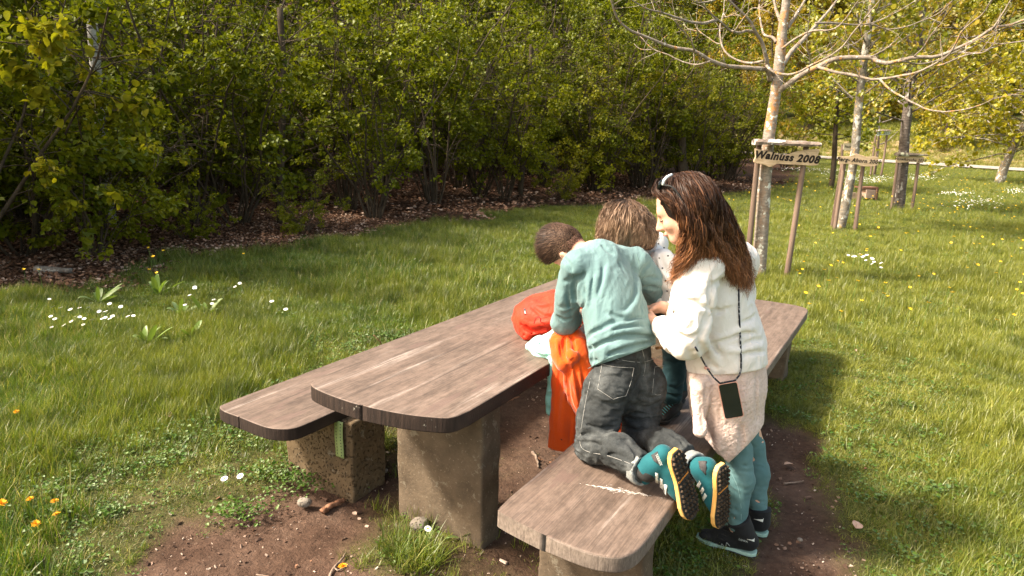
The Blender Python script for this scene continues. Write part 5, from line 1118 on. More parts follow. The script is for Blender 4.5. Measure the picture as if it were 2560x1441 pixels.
J.folds([(-.012, .010, [(1445, 1090), (1480, 1085), (1515, 1090)]), (-.010, .008, [(1450, 1105), (1490, 1110), (1520, 1125)]), (.008, .010, [(1446, 1097), (1485, 1098), (1520, 1107)]), (-.009, .008, [(1460, 1060), (1500, 1072), (1540, 1065)]), (.006, .010, [(1455, 1040), (1500, 1052), (1545, 1045)]),
 (-.010, .009, [(1560, 1065), (1590, 1075), (1625, 1070)]), (-.008, .008, [(1565, 1045), (1600, 1050), (1638, 1040)]), (.006, .01, [(1562, 1056), (1595, 1062), (1630, 1056)]), (-.008, .009, [(1570, 1010), (1610, 1018), (1650, 1005)]), (-.012, .012, [(1574, 1000), (1560, 1040), (1556, 1080)]), (-.009, .010, [(1500, 1003), (1530, 1012), (1562, 1005)]), (-.008, .010, [(1600, 990), (1630, 995), (1655, 985)]),
 (.007, .012, [(1480, 1130), (1530, 1118), (1590, 1140)]), (-.006, .008, [(1500, 1140), (1540, 1136), (1590, 1160)]), (-.007, .008, [(1570, 1110), (1590, 1135), (1586, 1175)]), (-.006, .007, [(1700, 1105), (1722, 1130), (1720, 1165)]), (.006, .010, [(1610, 1090), (1660, 1085), (1715, 1120)]), (-.008, .010, [(1590, 890), (1604, 930), (1575, 985)])])
J.wrinkle(.011, 24, (.2, .3, 1), .5, 3); J.wrinkle(.005, 48, (.2, .3, 1), .45, 4); J.cut(AL + nrm(AL - KL) * .006, AL - KL); J.cut(AR + nrm(AR - KR) * .004, AR - KR); jeans = J.mesh('jeans', M_JEAN, boy)
for L_ in ([(1503, 911), (1540, 918), (1585, 920)], [(1585, 920), (1577, 957), (1565, 990)], [(1565, 990), (1548, 994), (1533, 999)], [(1533, 999), (1512, 985), (1494, 973)], [(1494, 973), (1500, 940), (1505, 912)], [(1637, 918), (1650, 916), (1660, 915)], [(1637, 918), (1634, 950), (1631, 983)], [(1631, 983), (1642, 988), (1652, 987)],
           [(1605, 873), (1613, 909), (1608, 940), (1590, 965)], [(1533, 896), (1575, 904), (1612, 905), (1655, 890)], [(1478, 940), (1465, 1000), (1455, 1060), (1450, 1110), (1470, 1130), (1520, 1140), (1590, 1165)]): seam(J, jeans, 'seam', M_STITCH, L_, .0011)
patch(J, jeans, 'waist_label', m_simple('tan_leather', (.42, .20, .08), (.55, .28, .12), 40), [(1638, 868), (1655, 866), (1657, 872), (1640, 874)], .002, 3)
M_CUFF = m_simple('turned_up_denim', (.16, .17, .17), (.28, .29, .28), 60, 4, .4, .002, .9, .1)
for A_, K_ in ((AL, KL), (AR, KR)):
    d = nrm(A_ - K_); C_ = SDF(A_ - .11, A_ + .11, .004); C_.cone(A_ - d * .032, A_ + d * .002, .058, .060, .0); C_.cut(A_ - d * .034, -d); C_.cut(A_ + d * .006, d); C_.cone(A_ - d * .0, A_ + d * .05, .050, .050, 0, mode='sub'); C_.wrinkle(.006, 30, (0, 0, 1), 1, 5); C_.mesh('trouser_cuff', M_CUFF, jeans)
# shirt
M_TEE = cloth('pale_teal_cotton', (.120, .205, .212), (.160, .255, .262), 320, .25, .9, .1, 5, .5)
S = SDF((.02, 2.55, .78), (.98, 3.62, 1.45), .0044); hem = D(1562, 880, 2.85)
S.chain([hem + [0, 0, -.05], D(1553, 850, 2.87), D(1535, 770, 2.92), D(1518, 710, 2.97), D(1512, 672, 3.0)], [.176, .172, .158, .148, .118], .05, LATB, .74)
S.chain([bSL, D(1425, 735, 2.98), bEL, bWL * .35 + bEL * .65], [.070, .060, .056, .052], .025); S.chain([bSR, D(1618, 697, 3.14), bER, bWR], [.070, .060, .052, .042], .025); S.cone(D(1450, 655, 2.95), D(1500, 640, 3.02), .052, .055, .04); S.cone(D(1500, 640, 3.02), D(1580, 650, 3.07), .055, .052, .04)
Z1 = lambda L: [(1280 + a / 4.502, 540 + b / 4.502) for a, b in L]; ZZ = Z1
S.folds([(-.024, .013, Z1([(800, 650), (720, 720), (695, 820), (705, 930)])), (.012, .014, Z1([(770, 740), (760, 840), (770, 1000)])), (-.009, .011, Z1([(830, 820), (810, 1000), (790, 1150)])), (.010, .014, Z1([(900, 560), (870, 760), (860, 980)])), (-.008, .011, Z1([(930, 620), (900, 800), (880, 1000)])), (.009, .013, Z1([(970, 480), (960, 650), (930, 830)])),
 (-.008, .012, Z1([(1030, 560), (1010, 740), (960, 920)])), (.008, .013, Z1([(1080, 520), (1060, 700), (1010, 880)])), (-.009, .010, Z1([(1000, 320), (1060, 380), (1130, 440)])), (-.008, .010, Z1([(1180, 460), (1210, 550), (1260, 620)])), (.008, .014, Z1([(1120, 300), (1170, 420), (1190, 540)])), (-.010, .012, Z1([(1340, 560), (1380, 700), (1370, 900), (1280, 1060)])), (.012, .016, Z1([(1410, 640), (1430, 800), (1400, 980), (1300, 1110), (1120, 1150)])),
 (-.012, .012, Z1([(1080, 1090), (1180, 1140), (1290, 1130)])), (-.014, .013, Z1([(820, 1400), (900, 1330), (1040, 1260), (1150, 1180)])), (.010, .013, Z1([(860, 1400), (1000, 1320), (1160, 1240), (1300, 1160)])), (-.012, .012, Z1([(1050, 1410), (1200, 1360), (1400, 1350), (1600, 1370), (1690, 1410)])), (.016, .014, Z1([(1000, 1370), (1200, 1310), (1400, 1290), (1620, 1320)])), (-.010, .010, Z1([(940, 1370), (1100, 1300), (1280, 1260), (1450, 1240)])), (-.010, .012, Z1([(1080, 1240), (1280, 1180), (1500, 1150)])), (.008, .012, Z1([(1200, 1220), (1380, 1190), (1580, 1200)])),
 (-.012, .010, Z1([(1455, 650), (1490, 590), (1545, 540)])), (-.012, .010, Z1([(1490, 810), (1560, 800), (1660, 815)])), (.009, .012, Z1([(1500, 760), (1600, 745), (1690, 770)])), (-.008, .010, Z1([(1470, 700), (1560, 690), (1640, 700)])), (-.012, .012, [(1410, 705), (1430, 700), (1440, 690)]), (-.010, .010, [(1395, 790), (1410, 800), (1428, 795)]), (.008, .010, [(1390, 760), (1408, 775), (1430, 770)]), (-.008, .009, [(1425, 690), (1420, 740), (1428, 790)]), (-.006, .010, Z1([(560, 440), (640, 540), (680, 640)])),
 (-.010, .012, [(1480, 905), (1540, 880), (1600, 862), (1650, 852)]), (.012, .012, [(1475, 895), (1540, 868), (1610, 852)]), (-.012, .011, [(1462, 880), (1500, 862), (1560, 838)]), (-.010, .012, [(1470, 840), (1480, 880), (1478, 915)]), (-.012, .012, [(1478, 935), (1520, 906), (1570, 890)])])
S.wrinkle(.010, 17, (.1, .2, 1), 2.2, 1); S.wrinkle(.004, 38, (.15, .2, 1), 3.0, 8); S.cut(D(1520, 905, 2.72), np.cross(D(1650, 866, 2.85) - D(1466, 932, 2.72), D(1560, 885, 3.05) - D(1520, 905, 2.72)) * -1, .006)
S.cone(nk, nk + (bc - nk) * .9, .060, .062, .006, mode='sub'); shirt = S.mesh('shirt', M_TEE, boy)
M_TSEAM = m_simple('teal_seam', (.16, .27, .25), (.2, .32, .30), 60)
for L_ in (ZZ([(545, 440), (600, 520), (660, 620), (690, 720)]), ZZ([(1385, 400), (1420, 500), (1440, 620), (1460, 700)]), [(1470, 922), (1520, 896), (1580, 876), (1645, 860)]): seam(S, shirt, 'seam', M_TSEAM, L_, .0011)
# hair: cap and cropped strands
M_BH = hair_mat('short_brown_hair', (.014, .008, .006), (.062, .034, .022), (.22, .135, .090), .35)
Hc = SDF(bc - .17, bc + .17, .005); LB = lambda f, l, u: bc + .93 * (f * BF[0] + l * BF[1] + u * BF[2])
Hc.ell(LB(-.012, 0, .034), np.array([.098, .077, .097]) * .915, BF, .01); Hc.ell(LB(.045, 0, .075), np.array([.05, .060, .045]) * .95, BF, .03); Hc.cut(LB(.03, 0, -.035), nrm(BF[0] * .45 - BF[2] * .9), .02); cap = Hc.mesh('hair', M_BH, boy)
r = np.random.default_rng(77); n = 16000; dv = r.normal(0, 1, (n, 3)); dv /= np.linalg.norm(dv, axis=1)[:, None]; fl, ll, ul = (dv @ np.eye(3)).T
keep = (ul * .9 - fl * .45) > -.42; dv = dv[keep]; n = len(dv); root_ = bc + .950 * ((dv[:, :1] * .098 - .012) * BF[0] + dv[:, 1:2] * .079 * BF[1] + (dv[:, 2:] * .099 + .034) * BF[2]); out = dv @ BF; topm = np.clip(dv[:, 2] * 1.3 + dv[:, 0] * .8, 0, 1)[:, None]
sweep = (BF[0] * .9 + BF[2] * .25 + BF[1] * -.35); Ln = .011 + .058 * topm * r.uniform(.5, 1.2, (n, 1)); Pp = [root_ - out * .002]
for q in range(4): dd = out * (.72 - .2 * q) + sweep * (.45 + .22 * q) + r.normal(0, .16, (n, 3)); dd /= np.linalg.norm(dd, axis=1)[:, None]; Pp.append(Pp[-1] + dd * Ln / 4)
Pp = np.stack(Pp, 1); sd = np.cross(out, sweep); sd /= np.linalg.norm(sd, axis=1)[:, None]; wd = np.array([1, .9, .75, .5, .15])[None, :, None] * .0011; V = np.stack([Pp - sd[:, None] * wd, Pp + sd[:, None] * wd], 2).reshape(-1, 3); o_ = (np.arange(n) * 10)[:, None] + (np.arange(4) * 2)[None]; F = np.stack([o_, o_ + 1, o_ + 3, o_ + 2], -1).reshape(-1, 4)
place(fast_mesh('strands', V, F, M_BH, True, np.repeat(np.clip(r.random(n) * .6 + .35 * (1 - topm[:, 0]), 0, 1), 10)), 'strands', cap)['kind'] = 'stuff'
# boots
M_BU = cloth('petrol_boot_fabric', (.007, .072, .088), (.013, .110, .128), 200, .3, .75, .1, 9); M_BLK = m_simple('black_rubber', (.012, .012, .012), (.03, .029, .028), 30, 4, .5, .002, .75, .3); M_YEL = m_simple('yellow_orange_foam', (.85, .42, .08), (.95, .62, .24), 6, 3, .1, .001, .7, .2)
M_DK = m_simple('dark_boot_panel', (.035, .033, .035), (.07, .065, .065), 40); M_WH = m_simple('off_white_print', (.72, .74, .68), (.80, .80, .74), 40); M_ORP = m_simple('orange_print', (.75, .26, .04), (.85, .34, .06), 40); M_MUD = m_simple('muddy_rubber', (.014, .012, .010), (.10, .065, .04), 60, 4, .6, .003, .85, .2)
ZB = lambda L: [(1580 + a / 6.265, 1100 + b / 6.265) for a, b in L]
for H_, T_, nn, an, str_, dk, tx, lab, zz in ((D(1680, 1128, 2.36), D(1724, 1292, 2.38), (.57, -.76, .30), AL + nrm(AL - KL) * .015, [[(365, 515), (408, 530), (417, 690), (368, 665)], [(438, 600), (482, 625), (482, 780), (440, 745)], [(498, 690), (550, 715), (532, 875), (500, 820)]], [(300, 240), (400, 180), (440, 400), (340, 330)], (.34, .02), 'petrol blue hiking boot of the boy, left foot', 1),
        (D(1797, 1162, 2.43), D(1794, 1314, 2.44), (.62, -.74, .24), AR + nrm(AR - KR) * .015, [[(1055, 640), (1085, 690), (1045, 765), (1008, 720)], [(1105, 735), (1133, 785), (1095, 860), (1065, 815)], [(1140, 832), (1175, 880), (1120, 965), (1093, 915)]], [(1040, 330), (1170, 330), (1160, 560), (1060, 450)], (.36, .02), 'petrol blue hiking boot of the boy, right foot', 2)):
    up, SB, (h0, t_, s_, n_, L_) = boot(boy, H_, T_, nn, an, .050, M_BU, M_YEL, M_BLK, M_MUD, lab, True, .92, .020)
    for q in str_: patch(SB, up, 'side_stripe', M_WH, ZB(q), .0010, 3)
    patch(SB, up, 'heel_panel', M_DK, ZB(dk), .0018, 7)
    p_ = h0 + t_ * L_ * .375 + n_ * (.020 * .92 + .0035); side = s_ if (s_ @ np.array([1, 0, 0.])) > 0 else -s_
    ptext('Continental', .0125, up, p_, side * 1.0 + t_ * -.15, -t_, M_ORP, .0004)
for A_, K_ in ((AL, KL), (AR, KR)):
    d = nrm(A_ - K_); sk_ = SDF(A_ - .12, A_ + .12, .005); sk_.cone(A_ - d * .03, A_ + d * .03, .040, .038, .01); sk_.mesh('sock', M_BLK, boy)
hq = SDF(D(1612, 1192, 2.45) - .06, D(1612, 1192, 2.45) + .06, .004); hq.ell(D(1608, 1198, 2.44), (.032, .026, .022), None, .01); hq.mesh('boot_tongue', M_BU, boy)
ph = SB.hit(1700, 1140)
ptext('TERREX', .013, boy, D(1647, 1150, 2.33), D(1654, 1166, 2.33) - D(1640, 1134, 2.33), D(1650, 1148, 2.33) - D(1644, 1152, 2.33), M_WH, .0006)

# ================================================================== THE WOMAN
wp = G(1850, 1385); wom = empty('person', tuple(wp), 'woman with long wavy brown hair in white blouse standing beside the bench', 'person')
wc = D(1707, 524, 2.70); hd = nrm((-.955, .29, 0)); pit = R_(26); wf = hd * math.cos(pit) - np.array([0, 0, 1]) * math.sin(pit); WF = frame(wf, (0, 0, 1)); KW = 1.02
wSL, wSR, wNk = D(1748, 672, 2.68), D(1838, 655, 2.96), D(1765, 625, 2.80); wEL, wWL = D(1720, 858, 2.62), D(1640, 808, 2.86); wER, wWR = D(1760, 800, 3.12), D(1655, 768, 3.02)
wH = D(1808, 930, 2.86); wKL, wKR, wAL, wAR = D(1846, 1125, 2.80), D(1882, 1115, 2.98), D(1843, 1318, 2.735), D(1897, 1292, 2.90)
Wb = SDF((.38, 2.4, -.02), (1.4, 3.4, 1.72), .0058); head(Wb, wc, WF, KW); Wb.cone(wNk, wc - WF[0] * .03 - WF[2] * .06, .055, .05, .03); Wb.chain([wNk, D(1785, 700, 2.83), D(1800, 800, 2.86), wH], [.06, .11, .10, .13], .05, LATW, .7)
Wb.chain([wSL, wEL, wWL], [.05, .04, .028], .02); Wb.chain([wSR, wER, wWR], [.05, .04, .028], .02); Wb.cone(wNk, wSL, .05, .05, .03); Wb.cone(wNk, wSR, .05, .05, .03)
hand(Wb, wWL, (-.85, .45, .1), (.3, .5, -.7), 1.0, .45, 1); hand(Wb, wWR, (-.9, .1, -.25), (.3, -.5, -.7), 1.0, .45, -1)
Wb.chain([wH + LATW * -.07, wKL, wAL], [.08, .052, .036], .02); Wb.chain([wH + LATW * .07, wKR, wAR], [.08, .052, .036], .02); wbody = Wb.mesh('body', M_SKIN, wom)
WL = lambda f, l, u: wc + KW * (f * WF[0] + l * WF[1] + u * WF[2])
M_BROW = m_simple('dark_brow', (.025, .014, .01), (.05, .03, .02), 60)
MB().tube([WL(.093, .012, .022), WL(.090, .028, .027), WL(.076, .046, .022)], [.0022, .003, .0016], 6).build('eyebrow', M_BROW, wom); MB().tube([WL(.094, .018, -.008), WL(.091, .030, -.013), WL(.080, .044, -.010)], [.0014, .0026, .0022], 6).build('eyelashes', M_BROW, wom)
M_LIP = m_simple('lips', (.42, .13, .10), (.5, .18, .14), 40, rough=.5); MB().tube([WL(.097, -.01, -.0685), WL(.1025, .002, -.068), WL(.098, .014, -.0685), WL(.088, .023, -.070)], [.002, .0042, .004, .002], 6).build('lips', M_LIP, wom)
# blouse
M_BLO = cloth('white_linen', (.72, .66, .60), (.82, .77, .72), 210, .35, .85, .1, 4, .55)
Bl = SDF((.50, 2.35, .72), (1.45, 3.35, 1.48), .0044)
Bl.chain([D(1818, 925, 2.87), D(1812, 865, 2.88), D(1795, 780, 2.87), D(1782, 715, 2.85), D(1775, 668, 2.83)], [.205, .192, .172, .158, .118], .05, LATW, .82)
Bl.chain([wSL, D(1733, 740, 2.64), D(1722, 810, 2.62), wEL + [0, 0, .01], D(1690, 845, 2.72), D(1658, 818, 2.82)], [.082, .082, .080, .074, .058, .044], .025); Bl.chain([wSR, D(1835, 740, 3.0), wER, wWR * .75 + wER * .25], [.085, .08, .06, .045], .03); Bl.cone(wSL, D(1775, 645, 2.78), .085, .075, .04); Bl.cone(D(1775, 645, 2.78), wSR, .075, .085, .04)
ZW = lambda L: [(1560 + a / 3.002, 620 + b / 3.002) for a, b in L]
Bl.folds([(-.020, .012, ZW([(650, 260), (640, 350), (640, 440), (610, 520), (590, 600)])), (-.014, .010, ZW([(650, 460), (580, 440), (520, 410)])), (.010, .012, ZW([(640, 480), (570, 470), (480, 450)])), (-.014, .012, ZW([(560, 680), (600, 600), (640, 520)])), (-.012, .010, ZW([(440, 650), (500, 660), (560, 640)])), (.010, .012, ZW([(420, 620), (490, 630), (550, 600)])), (-.012, .010, ZW([(370, 560), (390, 620), (440, 690)])), (.010, .010, ZW([(345, 540), (360, 620), (400, 690)])), (-.010, .008, ZW([(320, 560), (330, 630), (360, 690)])), (-.010, .010, ZW([(520, 560), (500, 600), (440, 640)])),
 (-.012, .014, ZW([(660, 300), (700, 260), (740, 230)])), (-.012, .012, ZW([(650, 470), (700, 480), (760, 460)])), (-.010, .012, ZW([(650, 720), (760, 690), (880, 640), (980, 640)])), (.010, .014, ZW([(660, 690), (770, 660), (880, 610), (970, 610)])), (-.016, .014, ZW([(560, 700), (600, 780), (680, 890)])), (.014, .016, ZW([(600, 690), (640, 770), (700, 860)])), (-.014, .014, ZW([(640, 660), (680, 740), (720, 800)])), (-.010, .012, ZW([(860, 560), (940, 540), (990, 500)])), (-.010, .012, ZW([(880, 740), (960, 700), (1030, 690)])), (-.012, .014, ZW([(480, 760), (520, 840), (600, 920)])), (-.010, .01, ZW([(400, 420), (380, 480), (300, 500)])), (-.010, .012, ZW([(860, 800), (950, 790), (1060, 780)])), (.010, .014, ZW([(760, 760), (860, 770), (1000, 740)])),
 (-.008, .01, ZW([(380, 300), (420, 330), (470, 340)])), (-.008, .01, ZW([(420, 380), (480, 400), (560, 400)]))])
Bl.wrinkle(.011, 13, (.2, .1, 1), 1.8, 21); Bl.wrinkle(.007, 36, (.5, .1, 1), 1.5, 22)
Bl.cut(D(1790, 940, 2.68), np.cross(D(1925, 892, 2.85) - D(1718, 925, 2.72), D(1820, 900, 3.05) - D(1790, 940, 2.68)) * -1, .006); Bl.cone(wNk, wc - WF[2] * .04 - WF[0] * .03, .066, .062, .006, mode='sub'); blouse = Bl.mesh('blouse', M_BLO, wom)
M_BSEAM = m_simple('linen_seam', (.55, .50, .45), (.62, .58, .52), 60)
seam(Bl, blouse, 'seam', M_BSEAM, ZW([(640, 120), (660, 240), (655, 340), (640, 440)]), .0012); seam(Bl, blouse, 'seam', M_BSEAM, ZW([(260, 560), (300, 640), (340, 700)]), .0016)
# fleece tied round the hips
M_TED = N('pink_beige_teddy_fleece'); _v = M_TED.co(); _h = M_TED.noise(_v, 85, 3, .6); M_TED.bump(_h, .8, .010); _c = M_TED.ramp(M_TED.noise(_v, 6, 3), [(.3, (.62, .47, .41)), (.7, (.72, .58, .52))]); _c = M_TED.mix(.8, _c, M_TED.ramp(_h, [(.32, (.82, .78, .76)), (.55, (1.06, 1.05, 1.04))]), 'MULTIPLY'); M_TED = M_TED.fin(_c, .95, .05)
Fl = SDF((.68, 2.4, .28), (1.45, 3.35, .96), .0052)
Fl.chain([D(1815, 900, 2.87), D(1815, 960, 2.87), D(1815, 1050, 2.87), D(1826, 1190, 2.87)], [.185, .192, .178, .150], .03, LATW, .84)
Fl.cone(D(1752, 960, 2.72), D(1750, 1078, 2.68), .040, .024, .02)
Fl.folds([(-.016, .014, [(1765, 960), (1768, 1030), (1775, 1100)]), (.012, .016, [(1785, 960), (1790, 1040), (1800, 1120)]), (-.010, .014, [(1850, 1060), (1855, 1100), (1850, 1130)]), (-.014, .012, [(1893, 920), (1892, 990), (1893, 1050)]), (-.010, .010, [(1752, 990), (1756, 1030), (1758, 1070)])]); Fl.wrinkle(.0045, 70, (0, 0, 1), 1, 31); Fl.wrinkle(.012, 14, (0, 0, 1), 3, 32)
eye = CAMP
def cutpx(s, p1, p2, Y1, keep_up, k=.006):
    """cut along the plane through two photo points at distance Y1 and level in depth"""
    a, b = D(*p1, Y1), D(*p2, Y1); n_ = np.cross(b - a, LATW); n_ = nrm(n_); s.cut(a, n_ if keep_up(n_) else -n_, k)
cutpx(Fl, (1768, 1120), (1818, 1162), 2.70, lambda q: q[2] < 0); cutpx(Fl, (1818, 1164), (1893, 1092), 2.70, lambda q: q[2] < 0); fle = Fl.mesh('tied_fleece', M_TED, wom)
# leggings
M_LEG = cloth('dusty_teal_denim', (.075, .155, .160), (.115, .21, .212), 260, .3, .9, .1, 9)
Lg = SDF((.85, 2.5, .05), (1.42, 3.25, .75), .005)
for K_, A_, sg, q in ((wKL, wAL, -1, 1.0), (wKR, wAR, 1, .92)):
    Lg.chain([wH + LATW * .07 * sg + [0, 0, -.1], K_, K_ * .62 + A_ * .38 + [.012, 0, 0], K_ * .25 + A_ * .75, A_ + [0, 0, .015]], [.10 * q, .057 * q, .058 * q, .043 * q, .041 * q], .02)
Lg.folds([(-.006, .007, [(1812, 1285), (1835, 1295), (1880, 1290)]), (-.006, .007, [(1815, 1265), (1840, 1275), (1878, 1268)]), (.005, .007, [(1815, 1276), (1840, 1286), (1878, 1279)]), (-.005, .007, [(1885, 1250), (1900, 1256), (1912, 1250)]), (-.005, .008, [(1830, 1170), (1860, 1165), (1885, 1150)])]); Lg.wrinkle(.005, 26, (0, 0, 1), .6, 41); Lg.cut(wAL + [0, 0, -.012], (0, 0, -1)); leg = Lg.mesh('leggings', M_LEG, wom)
seam(Lg, leg, 'seam', m_simple('teal_stitch', (.2, .33, .33), (.26, .4, .4), 50), [(1822, 1170), (1843, 1215), (1852, 1260), (1853, 1300)], .0011)
# boots
M_WB = cloth('black_boot_fabric', (.010, .011, .012), (.022, .023, .025), 160, .5, .7, .05, 9); M_MINT = m_simple('mint_sole', (.26, .42, .36), (.36, .52, .45), 14, 3, .3, .002, .8, .2); M_GRY = m_simple('grey_print', (.30, .34, .33), (.42, .46, .44), 40)
for hx, tx_, an, lab in ((D(1888, 1392, 2.715), D(1742, 1357, 2.83), wAL + [0, 0, .04], 'black hiking boot with mint sole, nearer foot'), (D(1915, 1352, 2.87), D(1800, 1318, 2.98), wAR + [0, 0, .045], 'black hiking boot with mint sole, farther foot')):
    hx[2] = .024; tx_[2] = .026; up, SW, (h0, t_, s_, n_, L_) = boot(wom, hx, tx_, (0, 0, -1), an, .046, M_WB, M_MINT, M_BLK, M_BLK, lab, False, 1.02, .016, .0045, .052)
    if 'nearer' in lab:
        ZC = lambda L: [(1560 + a / 3.593, 1040 + b / 3.593) for a, b in L]
        for L2 in ([(780, 1195), (782, 1145), (810, 1195)], [(825, 1195), (832, 1150), (862, 1190)], [(870, 1190), (878, 1150), (905, 1185)], [(915, 1175), (922, 1140), (950, 1170)]): seam(SW, up, 'chevron', M_GRY, ZC(L2), .0014, .001)
        for yy, zs in ((1215, 7), (1235, 8), (1255, 8)):
            for q in range(zs): seam(SW, up, 'mesh_mark', M_GRY, ZC([(775 + q * 38, yy - 3), (783 + q * 38, yy + 5)]), .0008, .001, 3)
        patch(SW, up, 'heel_tab', M_WH, ZC([(1105, 1108), (1165, 1118), (1172, 1100), (1170, 1132)]), .002, 3)
        for q in range(5): seam(SW, up, 'lace', M_BLK, [(1795 + q * 7, 1345 - q * 10), (1812 + q * 6, 1352 - q * 11)], .003, .002, 6)
        pL = SW.hit(1858, 1352); ptext('LOWA', .012, up, pL + nrm(CAMP - pL) * .004, (.95, -.3, -.1), (0, 0, 1), M_GRY, .0003)
    else: patch(SW, up, 'heel_tab', M_WH, [(1884, 1298), (1906, 1300), (1909, 1296), (1907, 1306)], .002, 3)
# hair
M_WH_ = hair_mat('long_wavy_brown_hair', (.012, .007, .005), (.060, .027, .015), (.44, .19, .08), .4)
Hw = SDF(D(1760, 560, 2.75) - .33, D(1760, 560, 2.75) + .33, .006); Hw.ell(WL(-.020, 0, .030), np.array([.098, .082, .088]) * KW, WF, .01); Hw.cut(WL(.055, 0, .0), nrm(WF[0] * .9 - WF[2] * .35), .02)
Hw.chain([WL(-.05, .02, .02), D(1770, 560, 2.74), D(1800, 612, 2.76), D(1835, 655, 2.80)], [.085, .078, .062, .035], .04); Hw.chain([WL(-.03, .05, .0), D(1734, 585, 2.66), D(1716, 640, 2.68)], [.05, .040, .022], .04); Hw.wrinkle(.016, 26, (.3, 0, 1), 3, 51); hw = Hw.mesh('hair', M_WH_, wom)
_b = Hw
gd = [[(1640, 452, 2.70), (1634, 482, 2.66), (1664, 496, 2.635), (1702, 516, 2.60), (1722, 575, 2.60), (1712, 640, 2.62), (1694, 700, 2.65)], [(1655, 446, 2.70), (1655, 480, 2.64), (1688, 504, 2.60), (1716, 548, 2.58), (1722, 610, 2.60), (1705, 660, 2.64), (1690, 715, 2.67)],
 [(1670, 440, 2.71), (1680, 475, 2.63), (1705, 520, 2.58), (1722, 570, 2.57), (1728, 615, 2.60), (1722, 650, 2.62), (1712, 680, 2.64)], [(1682, 438, 2.72), (1700, 470, 2.63), (1730, 530, 2.58), (1748, 580, 2.58), (1760, 615, 2.61), (1775, 640, 2.64), (1790, 665, 2.66)],
 [(1695, 437, 2.73), (1722, 475, 2.64), (1752, 530, 2.60), (1775, 585, 2.61), (1795, 625, 2.64), (1815, 655, 2.67), (1835, 690, 2.69)], [(1710, 438, 2.75), (1745, 480, 2.66), (1778, 540, 2.63), (1802, 595, 2.65), (1822, 640, 2.68), (1840, 680, 2.70), (1852, 722, 2.72)],
 [(1722, 440, 2.78), (1762, 485, 2.71), (1795, 545, 2.69), (1822, 600, 2.71), (1840, 645, 2.74), (1853, 690, 2.76), (1858, 735, 2.77)], [(1735, 445, 2.83), (1775, 490, 2.79), (1810, 550, 2.78), (1838, 605, 2.80), (1855, 645, 2.83), (1866, 680, 2.86), (1870, 705, 2.88)], [(1735, 452, 2.88), (1780, 510, 2.88), (1815, 570, 2.88), (1842, 615, 2.92), (1858, 650, 2.95), (1866, 680, 2.97)]]
gd = [[D(*p) for p in g] for g in gd]
for nn, sp, cu, wv, sd_, wdt in ((8500, .022, (.001, .011), .10, 1, .0017), (1600, .034, (.002, .013), .065, 2, .0010)): strands('wavy_strands', gd, nn, 26, hw, M_WH_, wdt, sp, cu, wv, sd_, .010, .3, Hw, .014)['kind'] = 'stuff'
# sunglasses pushed up on the head
sg = empty('sunglasses', tuple(WL(.05, 0, .13)), 'white rimmed sunglasses pushed up on the woman\'s hair', 'sunglasses'); M_WF = m_simple('white_frame', (.75, .78, .78), (.82, .84, .84), 20, rough=.3, spec=.5); M_LENS = m_simple('dark_lens', (.008, .010, .012), (.012, .016, .018), 5, bump=0, rough=.08, spec=.6)
a_, b_ = D(1679, 437, 2.665), D(1657, 463, 2.63); MB().tube(spline([a_, D(1668, 443, 2.635), D(1660, 452, 2.625), b_], 12), [.0052] * 12, 8).build('frame', M_WF, sg)
MB().tube(spline([b_, D(1680, 468, 2.60), D(1700, 492, 2.585), D(1712, 520, 2.58)], 12), [.0035] * 12, 7).build('temple', M_BLK, sg)
V = []; 
for q, (u, v_) in enumerate(((-.9, -.7), (.2, -1), (1, -.4), (.9, .6), (0, 1), (-.9, .7))): V.append(D(1652 + u * 8 - v_ * 3, 462 + v_ * 14 - u * 2, 2.64 + .012 * u))
o = MB().add(V, [tuple(range(6))]).build('lens', M_LENS, sg); o.modifiers.new('t', 'SOLIDIFY').thickness = .003
# phone on its cord
ph = empty('phone_on_cord', tuple(D(1828, 1000, 2.60)), 'black smartphone in clear rose gold case hanging from a dark cord on the woman', 'phone')
pc = D(1827, 1001, 2.625); ux = nrm(D(1850, 998, 2.625) - D(1803, 1006, 2.635)); uz = nrm(D(1821, 955, 2.63) - D(1832, 1049, 2.625)); uz = nrm(uz - ux * (uz @ ux)); uy = np.cross(uz, ux)
def rbox(hw_, hh_, th, rr):
    ring = []
    for cx_, cz_, a0 in ((1, 1, 0), (-1, 1, 90), (-1, -1, 180), (1, -1, 270)):
        for k in range(5): a = math.radians(a0 + k * 22.5); ring.append((cx_ * (hw_ - rr) + rr * math.cos(a), cz_ * (hh_ - rr) + rr * math.sin(a)))
    return ring
def plate(ring, y0, y1):
    m_ = len(ring); return MB().add([pc + ux * x + uz * z + uy * y0 for x, z in ring] + [pc + ux * x + uz * z + uy * y1 for x, z in ring], [tuple(range(m_)), tuple(range(m_, 2 * m_))[::-1]] + [((i + 1) % m_, i, m_ + i, m_ + (i + 1) % m_) for i in range(m_)])
if uy @ (CAMP - pc) < 0: uy = -uy
plate(rbox(.0395, .0785, .01, .010), -.006, .0035).build('case', m_simple('rose_gold_case', (.62, .30, .24), (.72, .40, .32), 20, rough=.3, spec=.6), ph, False); plate(rbox(.0362, .0752, .01, .008), .0032, .0050).build('screen', M_LENS, ph, False)
M_CORD = N('dark_cord'); M_CORD = M_CORD.fin(M_CORD.ramp(M_CORD.noise(M_CORD.co(), 110, 1), [(.60, (.015, .018, .028)), (.66, (.5, .5, .5))]), .8, .2)
